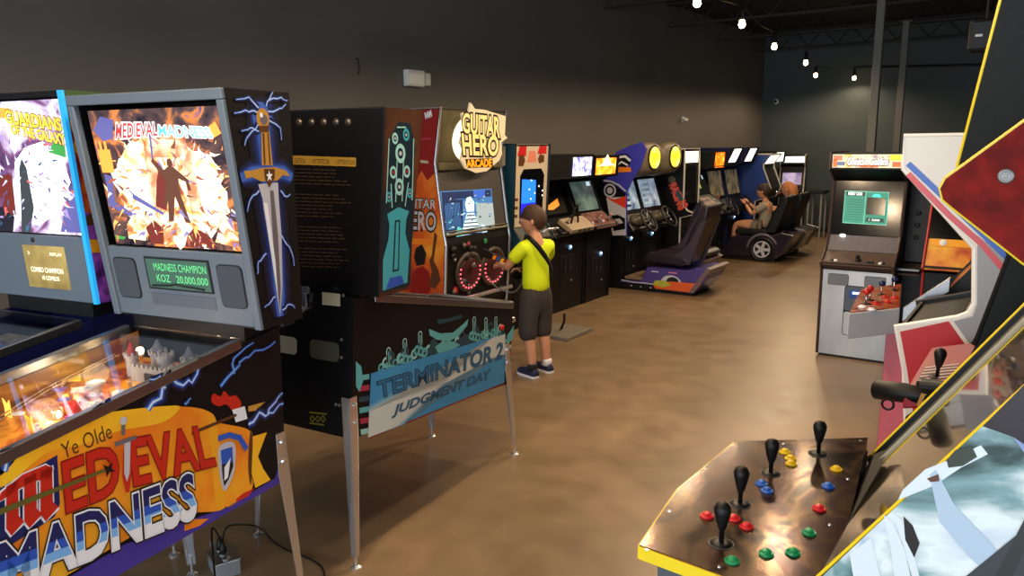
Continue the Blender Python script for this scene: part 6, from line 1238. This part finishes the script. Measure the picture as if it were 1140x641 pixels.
for a, b in zip(edge[1:-1], edge[2:]):
    d = (b-a).normalized(); n = V((d.y, -d.x, 0)); 
    if n.dot(a-Mi @ V((-.45, 1.75, z_cp))) < 0: n = -n
    e.ext([V((a.x, a.y, z_cp-.032)), V((b.x, b.y, z_cp-.032)), V((b.x, b.y, z_cp-.003)), V((a.x, a.y, z_cp-.003))], n*.004, YEL)
e.build('edge_molding', cp)
ux = [V((p.x*.96+.0, XBF+.30+(p.y-XBF-.30)*.9, 0)) for p in cl]
MB().ext([V((p.x, p.y, z_cp-.14)) for p in ux], (0, 0, .108), mat('panel_box_grey', (78, 84, 92), .45)).build('panel_box', t)
def onp(px_, py_): return Mi @ at_z(px_, py_, z_cp)
for q in ((803, 605), (824, 561), (858, 527), (911, 505)):
    p = onp(*q); joystick(p, (0, 0, 1), cp, bat=True)
    MB().lathe(p, (0, 0, 1), [(.027, 0), (.027, .0012)], DGRY, 20).build('dust_washer', cp)
BG_, BY_, BB_, BR_ = mat('green_button_gloss', (16, 140, 84), .25), mat('yellow_button_gloss', (226, 190, 30), .25), mat('blue_button_gloss', (26, 90, 190), .25), mat('red_button_gloss', (206, 32, 40), .25)
for mm, qs in ((BG_, [(815, 625), (853, 617), (883, 616), (901, 594)]), (BR_, [(787, 575), (817, 578), (831, 587), (912, 567)]), (BB_, [(848, 539), (854, 547), (922, 542)]), (BY_, [(874, 504), (880, 511), (881, 517), (931, 523)])):
    for q in qs: button(onp(*q), (0, 0, 1), mm, cp, .0125)
for q in ((816, 496), (785, 522), (745, 569), (720, 612), (801, 631), (872, 494), (958, 490), (944, 533), (924, 584)): MB().lathe(onp(*q), (0, 0, 1), [(.0045, 0), (.004, .0015)], CHR, 10).build('bolt', cp)
# black bezel gutter where the panel meets the monitor
a, b = Mi @ at_z(966, 487, z_cp+.005), Mi @ at_z(926, 646, z_cp+.005)
MB().ext([V((-FW/2+.025, XBF+.345, z_cp-.03)), V((FW/2-.025, XBF+.345, z_cp-.03)), V((FW/2-.025, XBF+.28, z_cp+.02)), V((-FW/2+.025, XBF+.28, z_cp+.02))], (0, -.03, 0), BLKV).build('monitor_sill', t)
# ---------------------------------------------------------------- people
def skin(name, verts, edges, mm, parent, sub=2, root=0, smooth=True):
    """verts: (co, radius or (rx, ry)); joints joined by edges, one continuous surface"""
    me = bpy.data.meshes.new(name); me.from_pydata([tuple(v[0]) for v in verts], edges, []); me.materials.append(mm)
    o = bpy.data.objects.new(name, me); C.objects.link(o)
    if not me.skin_vertices: 
        bpy.context.view_layer.objects.active = o
    sk = o.modifiers.new('skin', 'SKIN'); sk.use_smooth_shade = True; sk.branch_smoothing = .3
    if not me.skin_vertices:
        bpy.context.view_layer.objects.active = o; bpy.ops.mesh.customdata_skin_add()
    for i, d in enumerate(me.skin_vertices[0].data):
        r = verts[i][1]; d.radius = r if isinstance(r, tuple) else (r, r); d.use_root = (i == root)
    ss = o.modifiers.new('sub', 'SUBSURF'); ss.levels = ss.render_levels = sub
    dg = bpy.context.evaluated_depsgraph_get(); dg.update(); m2 = bpy.data.meshes.new_from_object(o.evaluated_get(dg))
    o.modifiers.clear(); o.data = m2; m2.name = name
    for p in m2.polygons: p.use_smooth = True
    if not m2.materials: m2.materials.append(mm)
    o.parent = parent; return o
SKN = mat('skin_light', (206, 150, 118), .55, var=.06); SKNG = mat('skin_warm', (200, 142, 108), .55, var=.06)
def head(parent, c, yaw, tilt, s, skinm, hairm, hair='short', name='head'):
    """c centre of the head, yaw heading of the face (0 = +Y), s half height"""
    n, R = 28, 20; R_ = Matrix.Translation(V(c)) @ Matrix.Rotation(yaw, 4, 'Z') @ Matrix.Rotation(-tilt, 4, 'X')
    vs = []; fs = []
    for i in range(R+1):
        th = PI*i/R
        for k in range(n):
            ph = 2*PI*k/n; x = math.sin(th)*math.sin(ph); y = math.sin(th)*math.cos(ph); z = math.cos(th)
            X, Y, Z = x*.70, y*.84, z
            if z < 0: X *= 1-.22*(-z); Y *= 1-(.10 if y > 0 else .30)*(-z)          # jaw and nape
            if y > .2:
                Y += .05*math.exp(-((z+.72)/.16)**2-(x/.25)**2)                       # chin
                Y += .19*math.exp(-((z+.14)/.13)**2-(x/.12)**2) + .06*math.exp(-((z-.05)/.14)**2-(x/.09)**2)   # nose
                Y += .05*math.exp(-((z+.44)/.07)**2-(x/.24)**2)                       # lips
                Y -= .05*math.exp(-((z-.04)/.10)**2-((abs(x)-.36)/.15)**2)            # eye sockets
                Y += .03*math.exp(-((z-.22)/.08)**2-((abs(x)-.33)/.25)**2)            # brow
            vs.append(R_ @ V((X*s, Y*s, Z*s)))
    for i in range(R):
        for k in range(n): fs.append((i*n+k, i*n+(k+1) % n, (i+1)*n+(k+1) % n, (i+1)*n+k))
    m = MB(); m.add(vs, fs, skinm)
    for e in (-1, 1):        # ears
        c_ = R_ @ V((e*.70*s, -.04*s, -.08*s)); m.ball(c_, .2*s, skinm, 10, (.5, .85, 1.15))
    h = m.build(name, parent, True)
    EW = mat('eye_white', (225, 222, 215), .3); EB = mat('iris_brown', (50, 32, 22), .3); LP = mat('lips', (170, 92, 84), .5)
    for e in (-1, 1):
        m = MB(); m.ball(R_ @ V((e*.27*s, .70*s, .03*s)), .085*s, EW, 10); m.ball(R_ @ V((e*.275*s, .765*s, .03*s)), .045*s, EB, 8); m.build('eye', h, True)
    m = MB(); m.ball(R_ @ V((0, .80*s, -.45*s)), .12*s, LP, 10, (1.3, .5, .35)); m.build('mouth', h, True)
    # hair shell
    vs = []; fs = []; Rn = 18; cut = {'short': -.55, 'long': -.62}[hair]
    idx = {}
    rnd = random.Random(5)
    for i in range(Rn+1):
        th = PI*.80*i/Rn
        for k in range(n):
            ph = 2*PI*k/n; x = math.sin(th)*math.sin(ph); y = math.sin(th)*math.cos(ph); z = math.cos(th)
            f = max(0, y)                              # raise the hairline at the face
            zlim = -.02+.42*(f**.8) if y > 0 else (-.60 if y < -.40 else -.60+.58*(y+.40)/.40)
            z2 = max(z, zlim); k_ = 1.025+.075*min(1, max(0, (z2-zlim)/.5))+.015*math.sin(9*ph+5*th)
            rr = math.sqrt(max(0, 1-z2*z2)); nn = math.hypot(x, y) or 1e-6
            X, Y = x/nn*rr, y/nn*rr
            tp = 1-.10*max(0, -z2)
            vs.append(R_ @ V((X*.72*s*k_*tp, (Y*.86-.015)*s*k_*tp, z2*s*k_)))
    for i in range(Rn):
        for k in range(n): fs.append((i*n+k, i*n+(k+1) % n, (i+1)*n+(k+1) % n, (i+1)*n+k))
    m = MB(); m.add(vs, fs, hairm)
    ho = m.build('hair', parent, True, fix=True)
    sol = ho.modifiers.new('thick', 'SOLIDIFY'); sol.thickness = .02*s; sol.offset = 1
    return h, R_
def hand(parent, wrist, palm_dir, back_dir, L, skinm, curl=.8, side=1, name='hand'):
    """five fingers on a palm; palm_dir points to the fingertips, back_dir out of the back of the hand"""
    w = V(wrist); d = V(palm_dir).normalized(); b = V(back_dir); b = (b-d*b.dot(d)).normalized(); a = d.cross(b)*side
    verts = [(w, L*.17), (w+d*L*.28, L*.20)]; edges = [(0, 1)]
    for i, (off, ln, base) in enumerate(((-.19, .40, .50), (-.065, .46, .53), (.065, .43, .52), (.185, .34, .47))):
        p0 = w+d*L*.30+a*L*off*.6; p1 = w+d*L*base+a*L*off; bd = d; ps = [p0, p1]; p = p1
        for k in range(3):
            an = curl*(k+1)*.55; dd = (d*math.cos(an)-b*math.sin(an)).normalized(); p = p+dd*L*ln*(.45, .33, .24)[k]; ps.append(p)
        s0 = len(verts); rs = (.085, .078, .07, .062, .05)
        verts += [(q, L*rs[j]) for j, q in enumerate(ps)]; edges += [(1, s0)]+[(s0+j, s0+j+1) for j in range(4)]
    p0 = w+d*L*.16-a*L*.10; th = [p0, p0-a*L*.14+d*L*.12-b*L*.04, p0-a*L*.18+d*L*.28-b*L*.12, p0-a*L*.13+d*L*.40-b*L*.20]
    s0 = len(verts); verts += [(q, L*(.10, .085, .075, .055)[j]) for j, q in enumerate(th)]; edges += [(0, s0)]+[(s0+j, s0+j+1) for j in range(3)]
    return skin(name, verts, edges, skinm, parent, 1)
def dirv(az, el=0): return V((-math.sin(az)*math.cos(el), math.cos(az)*math.cos(el), math.sin(el)))
# ---- boy standing at the guitar machine; faces world -X, a little to +Y
bx, by = -3.20, 4.86
t = thing('person', 'boy in neon yellow t-shirt and dark shorts, black strap over his back, standing', 'person', (bx, by, 0), math.radians(72))
# local: +Y is the way he faces
J = dict(pel=(0, .0, .66), wst=(0, .0, .78), chs=(0, .01, .96), nkb=(0, .0, 1.07), nk=(0, .01, 1.12), hd=(0, .03, 1.16))
LEGS = {1: ((.075, 0, .63), (.085, .03, .36), (.085, -.02, .07)), -1: ((-.075, 0, .63), (-.085, .0, .36), (-.085, -.06, .07))}
v = [((0, 0, .66), (.098, .078)), ((0, .0, .78), (.09, .074)), ((0, .01, .95), (.115, .085)), ((0, 0, 1.06), (.06, .05)), ((0, .015, 1.14), .042), ((0, .03, 1.19), .045)]
e = [(0, 1), (1, 2), (2, 3), (3, 4), (4, 5)]
for s in (-1, 1):
    h_, k_, a_ = LEGS[s]; i = len(v); v += [(h_, .072), (k_, .050), ((k_[0], k_[1]-.03, k_[2]-.12), .046), (a_, .032), ((a_[0]+s*.01, a_[1]+.09, .035), .03)]; e += [(0, i), (i, i+1), (i+1, i+2), (i+2, i+3), (i+3, i+4)]
ARM = {-1: ((-.135, 0, 1.025), (-.20, .10, .86), (-.14, .29, .855)), 1: ((.135, 0, 1.025), (.19, .10, .85), (.05, .22, .80))}
for s in (-1, 1):
    a_, b_, c_ = ARM[s]; i = len(v); v += [(a_, .042), (b_, .033), (c_, .022)]; e += [(2, i), (i, i+1), (i+1, i+2)]
skin('body', v, e, SKN, t)
YLW = mat('neon_yellow_cotton', (222, 248, 22), .8, var=.06, vscale=10, bump=.15); SHO = mat('charcoal_cotton', (62, 58, 60), .85, var=.1)
v = [((0, 0, .63), (.132, .108)), ((0, 0, .76), (.122, .098)), ((0, .005, .93), (.128, .098)), ((0, 0, 1.01), (.115, .082)), ((0, 0, 1.075), (.058, .052))]; e = [(0, 1), (1, 2), (2, 3), (3, 4)]
for s in (-1, 1):
    a_, b_, c_ = ARM[s]; m_ = tuple(V(a_).lerp(V(b_), .75)); i = len(v); v += [((a_[0]*.95, a_[1], a_[2]-.005), .056), (m_, .056)]; e += [(3, i), (i, i+1)]
skin('t_shirt', v, e, YLW, t)
v = [((0, 0, .80), (.116, .094)), ((0, 0, .63), (.124, .100))]; e = [(0, 1)]
for s in (-1, 1):
    h_, k_, a_ = LEGS[s]; i = len(v); v += [((h_[0], h_[1], .54), .086), ((k_[0], k_[1], .38), .080), ((k_[0], k_[1]-.005, .27), .078)]; e += [(1, i), (i, i+1), (i+1, i+2)]
skin('shorts', v, e, SHO, t)
head(t, (0, .035, 1.212), math.radians(42), math.radians(2), .112, SKN, mat('hair_brown', (62, 40, 26), .7, bump=.6, vscale=60))
NAV = mat('shoe_navy', (28, 40, 78), .6)
for s in (-1, 1):
    a_ = LEGS[s][2]; sh = MB(); x, y = a_[0]+s*.005, a_[1]
    secs = [(-.055, .026, .055), (-.03, .034, .085), (.02, .036, .09), (.07, .040, .065), (.12, .042, .05), (.15, .034, .04), (.168, .014, .03)]; n = 12; vs = []
    for dy, wd_, ht in secs:
        for k in range(n): an = 2*PI*k/n; vs.append((x+wd_*math.cos(an), y+dy, .022+(ht-.0)*max(0, math.sin(an))*.8))
    sh.add(vs, [(i*n+k, i*n+(k+1) % n, (i+1)*n+(k+1) % n, (i+1)*n+k) for i in range(6) for k in range(n)]+[tuple(range(n))[::-1], tuple(6*n+k for k in range(n))], NAV)
    so = sh.build('shoe', t, True); sl = MB(); sl.xy([(x+w_*1.08, y+dy) for dy, w_, _ in secs]+[(x-w_*1.08, y+dy) for dy, w_, _ in secs[::-1]], 0, .022, ART_W); sl.build('sole', so, bevel=.004)
    sk_ = MB(); sk_.lathe((x, y-.005, .06), (0, 0, 1), [(.04, 0), (.037, .05), (.034, .052)], mat('sock_black', (24, 24, 28), .8) if s < 0 else ART_W, 14); sk_.build('sock', t, True)
hand(t, ARM[-1][2], (.35, .9, -.05), (-.4, .1, .9), .135, SKN, .9, 1); hand(t, ARM[1][2], (-.3, .9, .0), (.4, 0, .9), .135, SKN, .9, -1)
# strap across the back, from left shoulder to right hip
st = [(-.055, .075, 1.06), (-.075, .03, 1.095), (-.085, -.04, 1.085), (-.04, -.092, 1.01), (.04, -.102, .90), (.10, -.08, .80), (.125, -.01, .765), (.10, .09, .77), (.05, .17, .79)]
stb = MB(); P = [V(p) for p in spline(st, 6)]; vs = []
for i, p in enumerate(P):
    tg = (P[min(i+1, len(P)-1)]-P[max(i-1, 0)]).normalized(); o_ = (p-V((0, 0, p.z))).normalized(); wdt = tg.cross(o_).normalized()*.019
    vs += [p+wdt, p-wdt, p-wdt+o_*.006, p+wdt+o_*.006]
fs = []
for i in range(len(P)-1):
    for k in range(4): fs.append((4*i+k, 4*i+(k+1) % 4, 4*i+4+(k+1) % 4, 4*i+4+k))
stb.add(vs, fs, BLKV); 
gt = thing('guitar_controller', 'black guitar-shaped controller held by the boy in yellow, with its strap over his back', 'game controller', (bx, by, 0), math.radians(72))
stb.build('strap', gt, True)
g = MB(); a_, b_ = V((.17, .23, .76)), V((-.20, .34, .93)); d = (b_-a_).normalized(); up = V((0, -.2, 1)); up = (up-d*up.dot(d)).normalized(); nn = d.cross(up)
GF = Fr(a_, d, up); o2 = [(-.10, .0), (-.09, .08), (-.03, .12), (.04, .09), (.09, .07), (.13, .11), (.18, .09), (.17, .03), (.17, -.03), (.19, -.10), (.12, -.11), (.07, -.07), (.02, -.09), (-.05, -.12), (-.10, -.07)]
g.ext([GF.p(x, y, -.018) for x, y in o2], GF.n*.036, mat('guitar_body_black', (22, 22, 24), .25, coat=.6)); g.build('body', gt, bevel=.006)
g = MB(); g.obox(a_+d*.28, d*.14, up*.022, nn*.014, BLKV); g.obox(a_+d*.45, d*.04, up*.032, nn*.012, BLKV); g.build('neck', gt, bevel=.004)
for k in range(5): MB().obox(a_+d*(.24+.035*k)+nn*-.016, d*.013, up*.016, nn*.004, (mat('green_button'), RED, ART_Y, BLU, ART_O)[k] if k else MC['green_button']).build('fret_button', gt)
tag(MB().tube(spline([GFp for GFp in [mw((bx, by, 0), math.radians(72)) @ V(q) for q in ((.1, .25, .74), (.05, .35, .60), (.0, .52, .62), (-.02, .62, .70))]]), .006, mat('cable_grey', (120, 118, 112), .5), 8).build('controller_cable', None, True), 'grey armoured cable from the guitar controller to the machine', 'cable')
# ---- two children in the far driving cabinets
def sitter(label, x, y, shirt, hairm, skinm, long_hair, arms_up, sc=1.0):
    t = thing('person', label, 'person', (x, y, -.06), PI/2)          # local +Y = world -X
    L = lambda p: (p[0]*sc, p[1], p[2])
    v = [((0, 0, .55), (.12, .10)), ((0, -.02, .68), (.10, .085)), ((0, -.03, .84), (.125, .09)), ((0, -.01, .95), (.055, .05)), ((0, .01, 1.02), .04)]; e = [(0, 1), (1, 2), (2, 3), (3, 4)]
    for s in (-1, 1):
        i = len(v); v += [((s*.085, .05, .56), .082), ((s*.10, .40, .60), .058), ((s*.10, .42, .42), .05), ((s*.09, .44, .19), .034), ((s*.09, .53, .155), .03)]; e += [(0, i), (i, i+1), (i+1, i+2), (i+2, i+3), (i+3, i+4)]
        hx = .12 if not arms_up else .09; hz = .80 if not arms_up else .90; hy = .36 if not arms_up else .27
        i = len(v); v += [((s*.15, -.02, .90), .045), ((s*.18, .14, .76), .036), ((s*hx, hy, hz), .024)]; e += [(2, i), (i, i+1), (i+1, i+2)]
        hand(t, (s*hx, hy, hz), (-s*.2, .5, .7), (0, -.7, .5), .13, skinm, .8, 1 if s < 0 else -1)
    skin('body', v, e, skinm, t)
    v = [((0, .01, .53), (.135, .115)), ((0, -.02, .66), (.125, .105)), ((0, -.03, .82), (.14, .105)), ((0, -.025, .90), (.11, .08)), ((0, -.01, .955), (.056, .052))]; e = [(0, 1), (1, 2), (2, 3), (3, 4)]
    for s in (-1, 1): i = len(v); v += [((s*.15, -.02, .895), .060), ((s*.172, .09, .80), .058)]; e += [(3, i), (i, i+1)]
    skin('shirt', v, e, shirt, t)
    v = [((0, .0, .54), (.135, .11))]; e = []
    for s in (-1, 1): i = len(v); v += [((s*.085, .08, .56), .095), ((s*.095, .22, .58), .085)]; e += [(0, i), (i, i+1)]
    skin('shorts', v, e, shirt if not arms_up else mat('grey_shorts', (120, 112, 98), .85), t)
    head(t, (0, .03, 1.10), 0, 0, .115, skinm, hairm, 'short')
    if long_hair:
        m = MB(); n = 12; vs = []
        for i, (z, wx, wy, cy) in enumerate([(1.18, .085, .08, -.02), (1.08, .10, .08, -.05), (.98, .115, .07, -.07), (.88, .12, .055, -.10), (.80, .09, .035, -.12), (.77, .04, .015, -.12)]):
            for k in range(n): an = 2*PI*k/n; vs.append((wx*math.cos(an), cy+wy*math.sin(an), z))
        m.add(vs, [(i*n+k, i*n+(k+1) % n, (i+1)*n+(k+1) % n, (i+1)*n+k) for i in range(5) for k in range(n)]+[tuple(range(n))[::-1], tuple(5*n+k for k in range(n))], hairm); m.build('long_hair', t, True)
    for s in (-1, 1):
        m = MB(); m.lathe((s*.09, .42, .155), (0, 1, -.15), [(.02, 0), (.042, .02), (.046, .1), (.036, .17), (.01, .2)], mat('pale_shoe', (200, 184, 160), .6), 12); m.build('shoe', t, True)
    return t
SHR = mat('heather_grey_cotton', (150, 140, 122), .85, var=.08); SHD = mat('olive_cotton', (120, 104, 76), .85)
sitter('seated child with brown hair in a grey t-shirt, hands raised to the steering wheel', -3.60, 11.88, SHR, mat('hair_dark_brown', (50, 34, 26), .7), SKNG, False, True)
sitter('seated child with long reddish-blond hair, mostly hidden behind the one in grey', -3.44, 12.62, SHD, mat('hair_strawberry', (176, 112, 64), .7), SKNG, True, False)
# ---------------------------------------------------------------- render look
sc = bpy.context.scene
sc.view_settings.view_transform = 'Standard'; sc.view_settings.look = 'None'; sc.view_settings.gamma = 1; sc.view_settings.use_curve_mapping = False
sc.view_settings.exposure = 0.0
sc.cycles.max_bounces = 6; sc.cycles.transparent_max_bounces = 12; sc.cycles.sample_clamp_indirect = 4; sc.cycles.use_denoising = True
